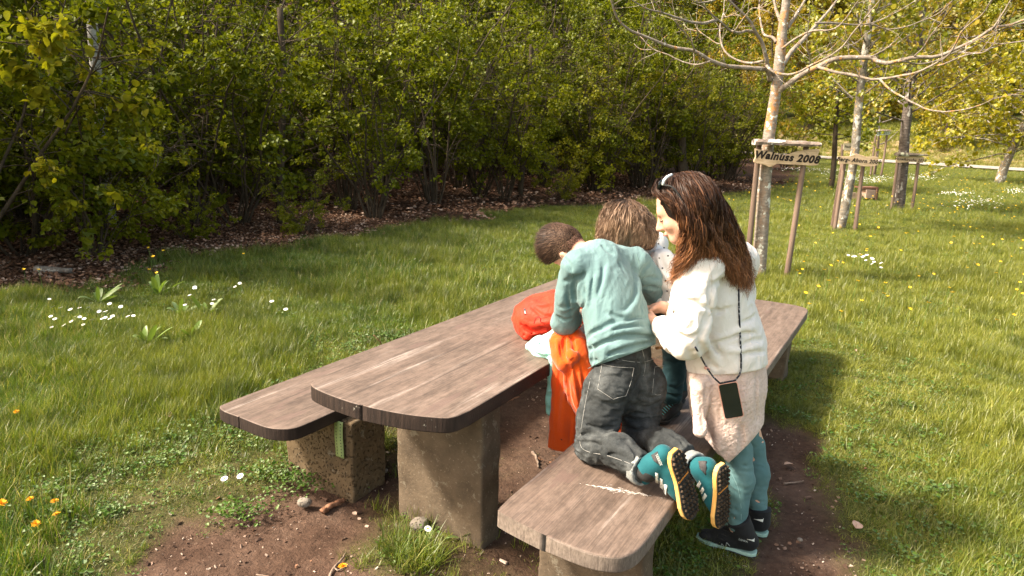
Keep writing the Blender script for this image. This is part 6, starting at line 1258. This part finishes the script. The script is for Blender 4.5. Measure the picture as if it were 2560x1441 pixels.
def cordpath(pts, n): 
    Q = []
    for p in spline(np.array(pts, float), n): h_ = Bl.hit(*p); h2 = Fl.hit(*p); c_ = min([q for q in (h_, h2) if q is not None], key=lambda q: np.linalg.norm(q - CAMP)); Q.append(c_ + nrm(CAMP - c_) * .005)
    Q = np.array(Q); K = Q.copy()
    for _ in range(6): K[1:-1] = (K[:-2] + K[1:-1] + K[2:]) / 3
    return K
Q = cordpath([(1846, 690), (1847, 760), (1850, 830), (1853, 900), (1852, 925)], 24); MB().tube(np.vstack([Q, D(1849, 938, 2.63)[None], (pc + uz * .078 + ux * .028)[None]]), .0038, 7).build('cord', M_CORD, ph)
Q = cordpath([(1738, 868), (1752, 893), (1768, 922)], 12); MB().tube(np.vstack([Q, D(1784, 944, 2.62)[None], (pc + uz * .078 - ux * .028)[None]]), .0038, 7).build('cord', M_CORD, ph)
MB().tube([Q[-1] + [-.012, 0, .004], Q[-1] + [.016, 0, -.004]], [.006, .006], 10).build('clip', m_simple('rose_gold_clip', (.62, .30, .24), (.72, .40, .32), 20, rough=.3, spec=.6), ph)
MB().tube([pc + uz * .080 - ux * .030, pc + uz * .081 + ux * .030], .0045, 8).build('cord_loop', M_CORD, ph)
# ================================================================== THE GIRL
gp = G(1672, 1040, .46); girl = empty('person', tuple(gp), 'small girl with light brown hair in spotted white top standing between boy and woman', 'person')
gc = D(1562, 572, 3.30); gh = nrm((-.75, -.15, 0)); gp_ = R_(48); gf = gh * math.cos(gp_) - np.array([0, 0, 1]) * math.sin(gp_); GF = frame(gf, (0, 0, 1)); KG = .92
gN = D(1612, 622, 3.34); gSL, gSR = D(1655, 655, 3.22), D(1640, 610, 3.48); gEL, gWL = D(1668, 730, 3.20), D(1630, 770, 3.20); gER, gWR = D(1610, 740, 3.5), D(1560, 790, 3.5); gH = D(1685, 770, 3.28)
LATG = nrm((.2, .95, 0)); gKL, gAL = D(1690, 890, 3.20), D(1676, 1000, 3.16); gKR, gAR = D(1702, 880, 3.38), D(1695, 985, 3.36)
Gb = SDF((.2, 2.9, .42), (1.05, 3.75, 1.58), .0065); head(Gb, gc, GF, KG); Gb.cone(gN, gc - GF[0] * .02 - GF[2] * .05, .042, .04, .03); Gb.chain([gN, D(1640, 670, 3.33), gH], [.05, .09, .095], .04, LATG, .7)
Gb.chain([gSL, gEL, gWL], [.036, .028, .021], .02); Gb.chain([gSR, gER, gWR], [.036, .028, .021], .02); hand(Gb, gWL, (-.8, .2, -.3), (0, -.2, -.9), .7, .5, 1); hand(Gb, gWR, (-.8, .2, -.3), (0, -.2, -.9), .7, .5, -1)
Gb.chain([gH + LATG * -.05, gKL, gAL], [.06, .042, .032], .02); Gb.chain([gH + LATG * .05, gKR, gAR], [.06, .042, .032], .02); Gb.mesh('body', M_SKIN, girl)
M_GT = cloth('white_spotted_cotton', (.66, .65, .63), (.76, .75, .73), 240, .3, .9, .1, 5)
Gt = SDF((.42, 2.95, .86), (1.02, 3.75, 1.42), .005); Gt.chain([D(1618, 632, 3.34), D(1640, 672, 3.33), D(1668, 735, 3.30), D(1680, 765, 3.29)], [.075, .112, .115, .118], .04, LATG, .8)
Gt.chain([gSL, D(1672, 700, 3.19), D(1672, 728, 3.19)], [.062, .066, .045], .02); Gt.cone(D(1672, 722, 3.19), D(1648, 765, 3.18), .045, .034, .02); Gt.chain([gSR, gER], [.06, .05], .02)
Gt.folds([(-.014, .010, [(1652, 640), (1658, 665), (1672, 685)]), (-.010, .009, [(1636, 650), (1646, 680), (1655, 700)]), (.008, .010, [(1645, 640), (1652, 670), (1660, 690)]), (-.012, .009, [(1655, 700), (1668, 712), (1685, 712)]), (-.010, .009, [(1640, 700), (1650, 730), (1655, 750)])]); Gt.wrinkle(.010, 24, (.2, .1, 1), 2.5, 61)
Gt.cone(gN, gc - GF[2] * .03, .056, .06, .008, mode='sub'); Gt.cut(D(1680, 768, 3.2), nrm((.25, 0, -1)), .005); gt = Gt.mesh('spotted_top', M_GT, girl)
M_SPOT = m_simple('black_spot', (.012, .012, .014), (.02, .02, .02), 50)
for p in ((1631, 619), (1648, 646), (1613, 638), (1656, 671), (1677, 682), (1640, 690), (1664, 702), (1670, 640), (1660, 620), (1626, 660), (1646, 610), (1680, 660), (1668, 728), (1652, 745), (1676, 740)):
    h_ = Gt.hit(*p)
    if h_ is not None: dot3(Gt, gt, 'spot', M_SPOT, *p, .0042)
M_GP = cloth('dark_teal_denim', (.012, .035, .042), (.025, .062, .07), 240, .3, .9, .1, 9)
Gp = SDF((.62, 2.95, .5), (1.05, 3.6, 1.06), .005); Gp.cone(D(1680, 765, 3.29), D(1686, 800, 3.29), .112, .115, .03, LATG, .8)
for K_, A_, sg_ in ((gKL, gAL, -1), (gKR, gAR, 1)): Gp.chain([gH + LATG * .05 * sg_ + [0, 0, -.03], K_, A_ + [0, 0, .02]], [.078, .058, .052], .02)
Gp.folds([(-.008, .008, [(1672, 985), (1688, 992), (1705, 988)]), (-.007, .008, [(1670, 965), (1688, 972), (1704, 965)]), (-.008, .008, [(1672, 900), (1688, 908), (1706, 900)])]); Gp.wrinkle(.008, 26, (0, 0, 1), .6, 62); Gp.cut(gAL + [0, 0, -.012], (0, 0, -1)); Gp.mesh('trousers', M_GP, girl)
M_LACE = m_simple('teal_lace', (.05, .30, .34), (.08, .38, .42), 30)
for hx, tx_, an, lab in ((G(1692, 1030, .47), G(1640, 1062, .47), gAL + [0, 0, .02], 'small dark boot with teal laces, nearer foot'), (G(1706, 1000, .47), G(1662, 1020, .47), gAR + [0, 0, .02], 'small dark boot, farther foot')):
    d_ = nrm(tx_ - hx); tx_ = hx + d_ * .19; hx[2] = tx_[2] = .480
    up, SG, _ = boot(girl, hx, tx_, (0, 0, -1), an, .038, m_simple('dark_suede', (.012, .012, .014), (.04, .035, .032), 18), M_BLK, M_BLK, M_BLK, lab, False, .86, .014, .0045, .055)
    if 'nearer' in lab:
        for q in range(6): seam(SG, up, 'lace', M_LACE, [(1650 + q * 4.5, 1028 - q * 4.5), (1660 + q * 4.5, 1038 - q * 4.8)], .0018, .001, 5)
M_GH = hair_mat('light_brown_hair', (.045, .025, .016), (.17, .105, .066), (.52, .36, .24), .4)
GL = lambda f, l, u: gc + KG * (f * GF[0] + l * GF[1] + u * GF[2])
Hg = SDF(gc - .24, gc + .24, .006); Hg.ell(GL(-.012, 0, .036), np.array([.100, .084, .098]) * KG, GF, .01); Hg.cut(GL(.06, 0, -.01), nrm(GF[0] * .9 - GF[2] * .3), .02); Hg.chain([GL(-.04, .04, .02), D(1610, 590, 3.22), D(1620, 610, 3.24)], [.07, .05, .03], .04); Hg.wrinkle(.006, 26, (0, 0, 1), 3, 71); hg = Hg.mesh('hair', M_GH, girl)
gg = [[(1560, 503, 3.38), (1520, 512, 3.33), (1502, 545, 3.30), (1498, 585, 3.28), (1495, 618, 3.28)], [(1562, 501, 3.34), (1532, 512, 3.24), (1515, 548, 3.20), (1508, 590, 3.20), (1512, 625, 3.22)], [(1565, 500, 3.31), (1548, 515, 3.20), (1535, 550, 3.15), (1530, 590, 3.16), (1538, 628, 3.19)], [(1568, 500, 3.30), (1562, 520, 3.17), (1558, 555, 3.12), (1558, 590, 3.13), (1562, 622, 3.17)],
 [(1572, 500, 3.30), (1578, 522, 3.17), (1584, 555, 3.12), (1588, 590, 3.13), (1592, 618, 3.17)], [(1576, 501, 3.31), (1595, 525, 3.19), (1606, 555, 3.15), (1612, 585, 3.16), (1614, 612, 3.20)], [(1580, 502, 3.34), (1606, 522, 3.24), (1622, 550, 3.22), (1630, 578, 3.24), (1630, 602, 3.28)], [(1582, 504, 3.40), (1612, 525, 3.36), (1630, 548, 3.38), (1637, 568, 3.42), (1634, 590, 3.45)]]
gg = [[D(*p) for p in g] for g in gg]
strands('wavy_strands', gg, 6500, 20, hg, M_GH, .0015, .014, (.0, .008), .11, 5, .003, .35, Hg, .005)['kind'] = 'stuff'; strands('loose_strands', gg, 700, 20, hg, M_GH, .0010, .032, (.002, .014), .05, 6, .014, .3)['kind'] = 'stuff'

# ================================================================== BAG AND CLOTHES ON THE TABLE
M_RED = cloth('red_nylon', (.58, .028, .012), (.68, .05, .02), 300, .15, .55, .05, 4, .6)
rbk = SDF((-.08, 3.05, .75), (.50, 3.85, 1.12), .005); bag = empty('backpack', tuple(D(1365, 830, 3.5)), 'bright red backpack lying on the table under the boy\'s arm', 'backpack')
for c_, rd in ((D(1368, 790, 3.48), (.15, .15, .10)), (D(1335, 795, 3.50), (.11, .11, .09)), (D(1400, 790, 3.45), (.12, .13, .10)), (D(1390, 765, 3.55), (.13, .14, .075)), (D(1318, 808, 3.46), (.05, .06, .055))): rbk.ell(c_, rd, None, .04)
rbk.cone(D(1300, 790, 3.5), D(1320, 838, 3.40), .02, .03, .04); rbk.folds([(-.016, .010, [(1305, 812), (1330, 828), (1365, 822), (1400, 826)]), (.012, .012, [(1302, 800), (1330, 812), (1370, 806), (1400, 812)]), (-.012, .009, [(1312, 838), (1340, 838), (1380, 836)]), (-.010, .008, [(1330, 770), (1360, 790), (1395, 790)]), (.010, .012, [(1320, 750), (1350, 762), (1390, 760)]), (-.010, .008, [(1300, 780), (1318, 812), (1332, 840)]), (-.010, .008, [(1350, 815), (1375, 828), (1400, 845)])]); rbk.wrinkle(.020, 15, (1, .2, 0), 2, 81); rbk.cut((0, 0, .763), (0, 0, -1), .004)
bb = rbk.mesh('bag_body', M_RED, bag); patch(rbk, bb, 'label', M_DK, [(1309, 772), (1314, 771), (1317, 786), (1311, 788)], .002, 2); patch(rbk, bb, 'label_mark', M_WH, [(1311, 778), (1313.5, 777.5), (1315, 784), (1312, 785)], .0032, 2)
MB().tube([rbk.hit(1337, 808) + [-.004, -.012, .0], D(1339, 797, 3.31), D(1347, 792, 3.31), D(1352, 798, 3.31), rbk.hit(1351, 804) + [0, -.006, 0]], .0025, 6).build('pull_loop', M_BLK, bag); seam(rbk, bb, 'seam', m_simple('dark_red_seam', (.25, .02, .01), (.3, .03, .015)), [(1352, 798), (1368, 793), (1385, 792)], .0018)
# mint garment
M_MIN = cloth('mint_jersey', (.30, .62, .55), (.40, .72, .65), 300, .2, .9, .15, 5, .5); M_MIN2 = M_MIN
mg = SDF((-.02, 2.75, .38), (.42, 3.45, .98), .0045); tag_m = dict(label='mint green jacket lying crumpled on the table edge beside the orange fleece', cat='jacket')
mg.chain([D(1325, 868, 3.24), D(1352, 868, 3.20), D(1380, 862, 3.12), D(1398, 842, 3.14)], [.022, .048, .050, .045], .03); mg.cone(D(1385, 880, 3.08), D(1345, 882, 3.16), .03, .022, .03); mg.chain([D(1388, 890, 3.045), D(1383, 930, 3.08), D(1379, 1000, 3.10), D(1376, 1030, 3.11)], [.022, .022, .024, .020], .02)
mg.folds([(-.012, .008, [(1345, 845), (1360, 868), (1370, 888)]), (-.012, .008, [(1380, 838), (1378, 860), (1388, 880)]), (.010, .010, [(1362, 845), (1372, 865), (1382, 885)]), (-.010, .007, [(1330, 878), (1355, 890), (1385, 888)]), (-.010, .008, [(1395, 835), (1392, 855), (1396, 870)]), (-.008, .006, [(1384, 910), (1382, 960), (1378, 1010)])]); mg.wrinkle(.010, 24, (0, 1, 0), 2, 82)
o = mg.mesh('mint_jacket', M_MIN); tag(o, tag_m['label'], 'jacket'); sq = seam(mg, None, 'x', M_BLK, [(1344, 858), (1348, 858), (1350, 863)], .0022, .001); sq.name = 'dark_toggle'; sq.parent = o
# orange fleece
M_ORA = cloth('orange_fleece', (.66, .070, .005), (.74, .10, .008), 200, .5, .95, .3, 6, .5)
og = SDF((.08, 2.70, .28), (.52, 3.35, .98), .0045)
og.chain([D(1400, 850, 3.08), D(1425, 845, 3.08), D(1445, 858, 3.04)], [.045, .050, .05], .03); og.chain([D(1395, 860, 3.04), D(1402, 890, 3.01), D(1412, 908, 2.98), D(1430, 893, 2.96)], [.038, .040, .034, .034], .025)
og.chain([D(1410, 900, 3.03), D(1412, 960, 3.04), D(1410, 1050, 3.05), D(1404, 1132, 3.06)], [.050, .056, .064, .068], .02, (.92, -.1, 0), .42); og.chain([D(1440, 880, 3.00), D(1447, 940, 2.97), D(1450, 1000, 2.98), D(1456, 1042, 2.98)], [.055, .062, .05, .030], .02, (.92, -.2, 0), .55)
og.chain([D(1425, 905, 2.99), D(1432, 980, 2.98), D(1450, 1040, 2.96)], [.022, .022, .016], .015)
og.folds([(-.016, .009, [(1412, 845), (1410, 870), (1416, 900)]), (.010, .009, [(1420, 840), (1422, 870), (1428, 895)]), (-.014, .008, [(1430, 842), (1436, 870), (1430, 900)]), (-.012, .008, [(1396, 860), (1402, 885), (1414, 905)]), (.010, .009, [(1392, 850), (1396, 875), (1404, 895)]), (-.014, .008, [(1420, 915), (1420, 960), (1428, 1010), (1446, 1040)]), (-.012, .008, [(1436, 910), (1446, 960), (1454, 1010)]), (.010, .009, [(1430, 910), (1436, 960), (1446, 1010)]), (-.010, .008, [(1450, 900), (1458, 940), (1462, 980)]), (-.008, .010, [(1400, 930), (1396, 1000), (1392, 1080)]), (.008, .012, [(1412, 930), (1410, 1000), (1406, 1090)]), (-.009, .009, [(1424, 1000), (1426, 1060), (1424, 1120)])])
og.wrinkle(.008, 22, (0, 0, 1), 3, 83); a, b = D(1374, 1134, 3.0), D(1436, 1142, 3.0); n_ = nrm(np.cross(b - a, (0, 1, 0))); og.cut(a, n_ if n_[2] < 0 else -n_, .004)
o = og.mesh('orange_fleece', M_ORA); tag(o, 'orange fleece jacket hanging over the table edge down towards the soil', 'jacket'); q_ = seam(og, None, 'hem_seam', m_simple('orange_seam', (.5, .08, .006), (.55, .1, .01)), [(1377, 1124), (1400, 1128), (1433, 1131)], .0014); q_.parent = o
q_ = seam(og, None, 'small_mark', M_BLK, [(1402, 1098), (1405, 1101)], .002, .001, 3); q_.parent = o
# red and orange cloth seen between the boy's legs
rg = SDF((.30, 2.85, .36), (.70, 3.25, .86), .005); rg.chain([D(1548, 975, 3.02), D(1552, 1040, 3.04), D(1556, 1098, 3.05)], [.05, .048, .035], .02, (1, 0, 0), .5); rg.folds([(-.010, .008, [(1546, 1030), (1552, 1060), (1560, 1095)])]); rg.wrinkle(.01, 26, (0, 0, 1), 2, 84)
tag(rg.mesh('red_jacket', cloth('red_nylon_lining', (.72, .06, .02), (.8, .1, .03), 300, .15, .5, .05, 4)), 'red jacket hanging off the table seen between the boy\'s legs', 'jacket')
rg = SDF((.26, 2.80, .36), (.66, 3.2, .80), .005); rg.chain([D(1530, 1060, 3.0), D(1538, 1085, 2.99), D(1540, 1105, 2.98)], [.028, .034, .03], .02, (1, 0, 0), .6); rg.wrinkle(.012, 34, (0, 0, 1), 2, 85)
o = rg.mesh('orange_glove', M_ORA); tag(o, 'orange cuff of a garment in the shadow between the boy\'s knees', 'glove')
# ================================================================== FLOWERS, PLANTS, STICKS AND STONES
M_PET = m_simple('white_petal', (.78, .78, .76), (.85, .84, .82), 30); M_YC = m_simple('yellow_disc', (.75, .45, .02), (.85, .55, .04), 60); M_STM = m_simple('green_stem', (.08, .15, .02), (.12, .2, .04), 20); M_BUT = m_simple('buttercup_yellow', (.80, .48, .01), (.9, .58, .02), 30, rough=.5); M_DAN = m_simple('dandelion_orange_yellow', (.82, .36, .01), (.9, .45, .02), 60)
def flower(kind, seed):
    r = np.random.default_rng(seed); b_ = MB(); hh = {'daisy': .10, 'butter': .20, 'dandelion': .08}[kind] * r.uniform(.8, 1.15); dx, dy = r.normal(0, .012, 2)
    b_.tube([(0, 0, 0), (dx * .4, dy * .4, hh * .55), (dx, dy, hh)], [.0012] * 3, 3, 0, False); c = np.array([dx, dy, hh]); tl = r.normal(0, .25, 2); N_ = nrm((tl[0], tl[1] - .25, 1)); e1 = nrm(np.cross(N_, (0, 1, 0))); e2 = np.cross(N_, e1)
    if kind == 'daisy':
        for k in range(12): a = k / 12 * 6.283; d = e1 * math.cos(a) + e2 * math.sin(a); s_ = np.cross(N_, d) * .0024; b_.add([c + d * .003 - s_, c + d * .003 + s_, c + d * .0125 + s_ + N_ * .001, c + d * .0125 - s_ + N_ * .001], [(0, 1, 2, 3)], 1)
        b_.add([c + N_ * .0015 + .0042 * (e1 * math.cos(a) + e2 * math.sin(a)) for a in np.arange(7) / 7 * 6.283], [tuple(range(7))], 2)
    elif kind == 'butter':
        for k in range(5): a = k / 5 * 6.283; d = e1 * math.cos(a) + e2 * math.sin(a); s_ = np.cross(N_, d) * .006; b_.add([c, c + d * .007 - s_ + N_ * .002, c + d * .013 + N_ * .007, c + d * .007 + s_ + N_ * .002], [(0, 1, 2, 3)], 1)
    else:
        for k in range(34): a = k * 2.4; q = (k / 34) ** .5; d = e1 * math.cos(a) + e2 * math.sin(a); s_ = np.cross(N_, d) * .0018; tip = c + d * .019 * q + N_ * (.012 * (1 - q) + .004); b_.add([c - s_, c + s_, tip + s_, tip - s_], [(0, 1, 2, 3)], 1)
    return b_.mesh(kind, [M_STM, {'daisy': M_PET, 'butter': M_BUT, 'dandelion': M_DAN}[kind], M_YC], False)
FD = [flower('daisy', i) for i in range(4)]; FB = [flower('butter', 10 + i) for i in range(4)]; FN = [flower('dandelion', 20 + i) for i in range(3)]
r = np.random.default_rng(91)
def plant_flowers(name, protos, pts, label, group, cat, s=1.0, z0=.04):
    for px, py in pts:
        p = G(px, py, .09); o = bpy.data.objects.new(name, protos[int(r.integers(0, len(protos)))]); COL.objects.link(o); o.location = (p[0], p[1], float(gz(p[0], p[1]))); k = s * r.uniform(.85, 1.2); o.scale = (k, k, k); o.rotation_euler = (r.normal(0, .08), r.normal(0, .08), r.uniform(-.6, .6)); tag(o, label, cat, group)
dz = [(139, 778), (148, 785), (128, 803), (160, 800), (163, 820), (152, 805), (190, 783), (187, 800), (197, 802), (203, 796), (210, 800), (192, 812), (213, 812), (223, 815), (234, 812), (248, 807), (265, 783), (268, 792), (277, 797), (276, 776), (262, 806), (305, 782), (338, 802), (120, 757), (227, 782), (290, 808), (318, 803), (128, 823), (176, 790), (205, 806), (256, 796), (272, 808)]
plant_flowers('daisy', FD, dz, 'white daisy in the patch at the left below the wood edge', 'white daisies in the patch at the left', 'daisy', 1.3)
plant_flowers('daisy', FD, [(527, 760), (541, 763), (533, 770), (482, 735), (500, 732), (465, 768), (678, 774), (706, 793), (596, 722), (600, 726), (603, 721), (1040, 655), (470, 745)], 'white daisy standing in the grass above the left bench', 'scattered daisies above the left bench', 'daisy', 1.5)
plant_flowers('daisy', FD, [(582, 1205), (618, 1195), (1063, 1338)], 'single white daisy near the foot of the stone legs', 'daisies by the stone legs', 'daisy', 1.2)
plant_flowers('daisy', FD, [(2120 + i * 5.5 + r.normal(0, 3), 650 + i * .9 + r.normal(0, 4)) for i in range(17)], 'white daisy in the small patch right of the Walnuss posts', 'white daisies right of the Walnuss posts', 'daisy', 1.7)
plant_flowers('buttercup', FB, [(68, 726), (108, 727), (391, 727), (412, 730), (380, 660), (394, 655), (374, 676), (610, 662), (398, 690)], 'yellow buttercup on a thin stem near the left wood edge', 'buttercups near the left wood edge', 'buttercup', 1.5)
plant_flowers('dandelion', FN, [(5, 1262), (122, 1248), (150, 1266), (90, 1293), (65, 1240), (30, 1025), (868, 1392), (1100, 1268 + 900)][:7], 'orange yellow dandelion low in the grass at the left front', 'dandelions low in the grass', 'dandelion', 1.1)
bp_ = [(r.uniform(1960, 2560), 520 + 330 * r.random() ** 1.6) for _ in range(120)] + [(2280 + r.uniform(0, 280), 470 + r.uniform(0, 90)) for _ in range(70)]
plant_flowers('buttercup', FB, bp_, 'yellow buttercup in the sunny meadow at the right', 'buttercups in the sunny meadow', 'buttercup', 1.5)
pts = []
for cx_, cy_, sx_, sy_, n in ((2390, 487, 36, 6, 60), (2290, 445, 60, 7, 150), (2100, 430, 60, 6, 130), (2545, 480, 26, 7, 60), (2170, 450, 60, 10, 200), (2000, 425, 50, 4, 120), (2440, 510, 60, 12, 80)):
    for _ in range(n):
        p = G(cx_ + r.normal(0, sx_ * .6), cy_ + r.normal(0, sy_ * .6), .1); pts.append((p[0], p[1], float(gz(p[0], p[1])) + .02))
pts = np.array(pts); n = len(pts); tag(scatter('far_daisies', pts, np.c_[r.normal(0, .1, n), r.normal(0, .1, n), r.normal(0, .4, n)], r.uniform(1.1, 1.7, n), FD), kind='stuff', label='drifts of white daisies in the far meadow')
x, y, r2 = sample(3600, 9, 40, W_, lambda x, y: turf(x, y) * sstep(3, 8, x) * sstep(.42, .62, fbm(x, y, .3, 2)), 93); n = len(x)
tag(scatter('far_buttercups', np.c_[x, y, gz(x, y)], np.c_[r2.normal(0, .1, n), r2.normal(0, .1, n), r2.normal(0, .4, n)], r2.uniform(1.2, 1.9, n), FB), kind='stuff', label='many small yellow buttercups in the far meadow')
# broad-leaved rosettes at the left
M_BRO = leaf_mat('broad_leaf', (.10, .17, .03), (.19, .26, .07), .35, .1)
def blade_leaf(L_, w_, bend):
    V = []
    for i in range(9):
        t = i / 8; ww = w_ * math.sin(math.pi * min(1, t * .93 + .07)) ** .8; z = L_ * (math.sin(t * bend) / bend) * .6 + .006; x = L_ * t * (1 - .25 * t); V += [(x, -ww, z + ww * .3), (x, 0, z), (x, ww, z + ww * .3)]
    return fast_mesh('leaf', np.array(V), np.array([(3 * i + j, 3 * i + j + 1, 3 * i + j + 4, 3 * i + j + 3) for i in range(8) for j in (0, 1)]), M_BRO, True, np.full(27, .5))
BL = [blade_leaf(.19, .018, 1.7), blade_leaf(.15, .016, 2.2), blade_leaf(.22, .016, 1.3)]
for q, (px, py, nl, sc_, wh) in enumerate(((245, 760, 9, 1.2, 'tallest, left of the daisies edge'), (395, 740, 8, 1.3, 'above the pale leaved one'), (365, 870, 10, 1.0, 'lowest of the group, with a pale leaf'), (515, 800, 7, 1.1, 'nearest to the bench with bent leaves'), (480, 850, 6, .9, 'small one beside the bent leaves'), (450, 790, 8, 1.0, 'in the middle of the group'), (1150, 1340, 5, .45, 'tiny, at the foot of the table leg'))):
    p = G(px, py); root = empty('broad_leaved_plant', (p[0], p[1], float(gz(p[0], p[1]))), 'broad leaved green meadow plant, ' + wh, 'plant', 'broad leaved plants in the left grass'); root.scale = (sc_ * 1.3,) * 3
    for i in range(nl):
        o = bpy.data.objects.new('leaf', BL[i % 3]); COL.objects.link(o); o.parent = root; o.rotation_euler = (r.normal(0, .15), r.uniform(-.7, .1), i * 2.4 + r.normal(0, .3)); k = r.uniform(.7, 1.1); o.scale = (k, k, k); g_ = r.uniform(.8, 1.3); o.color = (g_, g_, g_, 1)
# tufts
def tuft(px, py, n, rad, h, label, seed):
    p = G(px, py); rr = np.random.default_rng(seed); o = place(clump(seed, n, rad, h, .0024, .7), 'grass_tuft', None, (p[0], p[1], float(gz(p[0], p[1])) - .01)); tag(o, label, 'grass tuft')
tuft(1040, 1395, 420, .11, .17, 'dense green grass tuft growing in front of the tall stone table leg', 201); tuft(920, 1400, 90, .05, .09, 'small grass tuft to the left of the dense tuft on the soil', 202); tuft(1160, 1325, 70, .03, .13, 'thin upright weed at the right foot of the stone table leg', 203)
tuft(1385, 1420, 120, .10, .07, 'low grass tuft under the near end of the right bench', 204); tuft(20, 1430, 60, .05, .10, 'grass tuft in the bottom left corner of the meadow', 205)
for q, (px, py, rad) in enumerate(((690, 1190, .12), (740, 1215, .10), (600, 1290, .08))):
    p = G(px, py); V, F, t = leaves(np.c_[r.normal(0, rad, 260), r.normal(0, rad * .7, 260), r.uniform(.01, .06, 260)], np.c_[r.normal(0, 1, 260), r.normal(0, 1, 260), r.uniform(0, .8, 260)], np.array([0, 0, 1.]) + r.normal(0, .4, (260, 3)), .018 * r.uniform(.6, 1.3, 260))
    o = place(fast_mesh('ground_ivy', V, F, M_HERB, False, t), 'ground_ivy', None, (p[0], p[1], 0)); tag(o, ['small leaved ground plant creeping up the left bench stone', 'ground plant at the front foot of the left bench stone', 'patch of small leaves at the soil edge left'][q], 'ground plant')
# sticks and stones
def stick(pts, rr, label, matl, z=.012, name='stick'):
    P = []
    for p in pts:
        if len(p) == 3: P.append(G(p[0], p[1], p[2]))
        else: q = G(*p); q[2] = float(gz(q[0], q[1])) + z; P.append(q)
    P = spline(np.array(P), 14); P += r.normal(0, rr * .18, P.shape); o = MB().tube(P, np.linspace(rr, rr * .55, 14) * (1 + r.normal(0, .08, 14)), 7).build(name, matl); tag(o, label, 'stick'); return o
M_STK = bark_mat('grey_brown_stick', (.10, .07, .05), (.30, .22, .17), 30); M_STR = bark_mat('reddish_stick', (.20, .09, .05), (.38, .20, .12), 30)
stick([(820, 1441), (832, 1415), (850, 1398), (865, 1380)], .007, 'forked grey twig lying on the soil at the bottom edge', M_STK); stick([(835, 1412), (848, 1418), (862, 1405)], .004, 'short side twig beside the forked grey twig', M_STK)
stick([(803, 1275), (830, 1258), (858, 1240)], .017, 'thick brown stick beside the left bench stone', M_STR, .018); stick([(1246, 1012, .05), (1270, 1003, .06), (1298, 992, .06)], .008, 'orange brown stick under the table near the stone leg', M_STR, .02)
stick([(956, 868, .02), (950, 855, .10), (934, 838, .16)], .005, 'reddish twig sticking up behind the table edge', M_STR); stick([(1332, 1122), (1342, 1140), (1347, 1160)], .010, 'knobbly root piece on the soil beside the right bench', M_STK); stick([(1360, 945), (1385, 948), (1400, 944)], .006, 'pale splinter on the soil beside the hanging orange fleece', M_STK)
stick([(640, 1425), (670, 1430), (700, 1441)], .003, 'thin twig on the soil at the bottom left', M_STK); stick([(2100, 1062), (2130, 1072), (2155, 1072)], .004, 'thin twig on the worn soil right of the woman', M_STK); stick([(1960, 1200), (2000, 1195), (2010, 1190)], .006, 'short stick on the soil right of the woman', M_STK); stick([(2525, 905), (2527, 925), (2530, 940)], .005, 'dry stalk in the meadow at the right edge', M_STK)
M_RK = m_stone('small_field_stone', (.13, .11, .09), (.30, .26, .22), True)
for px, py, s_, lb_ in ((762, 1262, .028, 'small grey stone in front of the left bench stone'), (1050, 1318, .036, 'rough dark stone behind the grass tuft at the table leg'), (2000, 1352, .012, 'tiny pale stone on the soil right of the woman'), (960, 1180, .02, 'small stone between bench stone and table leg')):
    p = G(px, py); st_ = SDF(p - .07, p + .07 + [0, 0, .03], .004); st_.ell(p + [0, 0, s_ * .45], (s_ * 1.2, s_, s_ * .7), None, .01); st_.wrinkle(s_ * .35, 26, (0, 0, 1), 1, int(px)); o = st_.mesh('stone', M_RK, None, True, 0); tag(o, lb_, 'stone')
for px, py, lb_ in ((2138, 1330, 'big curled brown leaf lying in the grass at the lower right'), (412, 1050, 'pink brown dead leaf in the grass left of the benches'), (1985, 1160, 'pale dead leaf on the worn soil right of the woman')):
    p = G(px, py); o = bpy.data.objects.new('dead_leaf', LITP[int(r.integers(0, 6))]); me_ = fast_mesh('dead_leaf', np.array(_V) * .06, np.array(_F), m_simple('pale_dead_leaf', (.34, .20, .13), (.52, .36, .27), 40), True); o = place(me_, 'dead_leaf', None, (p[0], p[1], float(gz(p[0], p[1])) + .03)); o.rotation_euler = (.3, .25, r.uniform(0, 6)); tag(o, lb_, 'leaf')
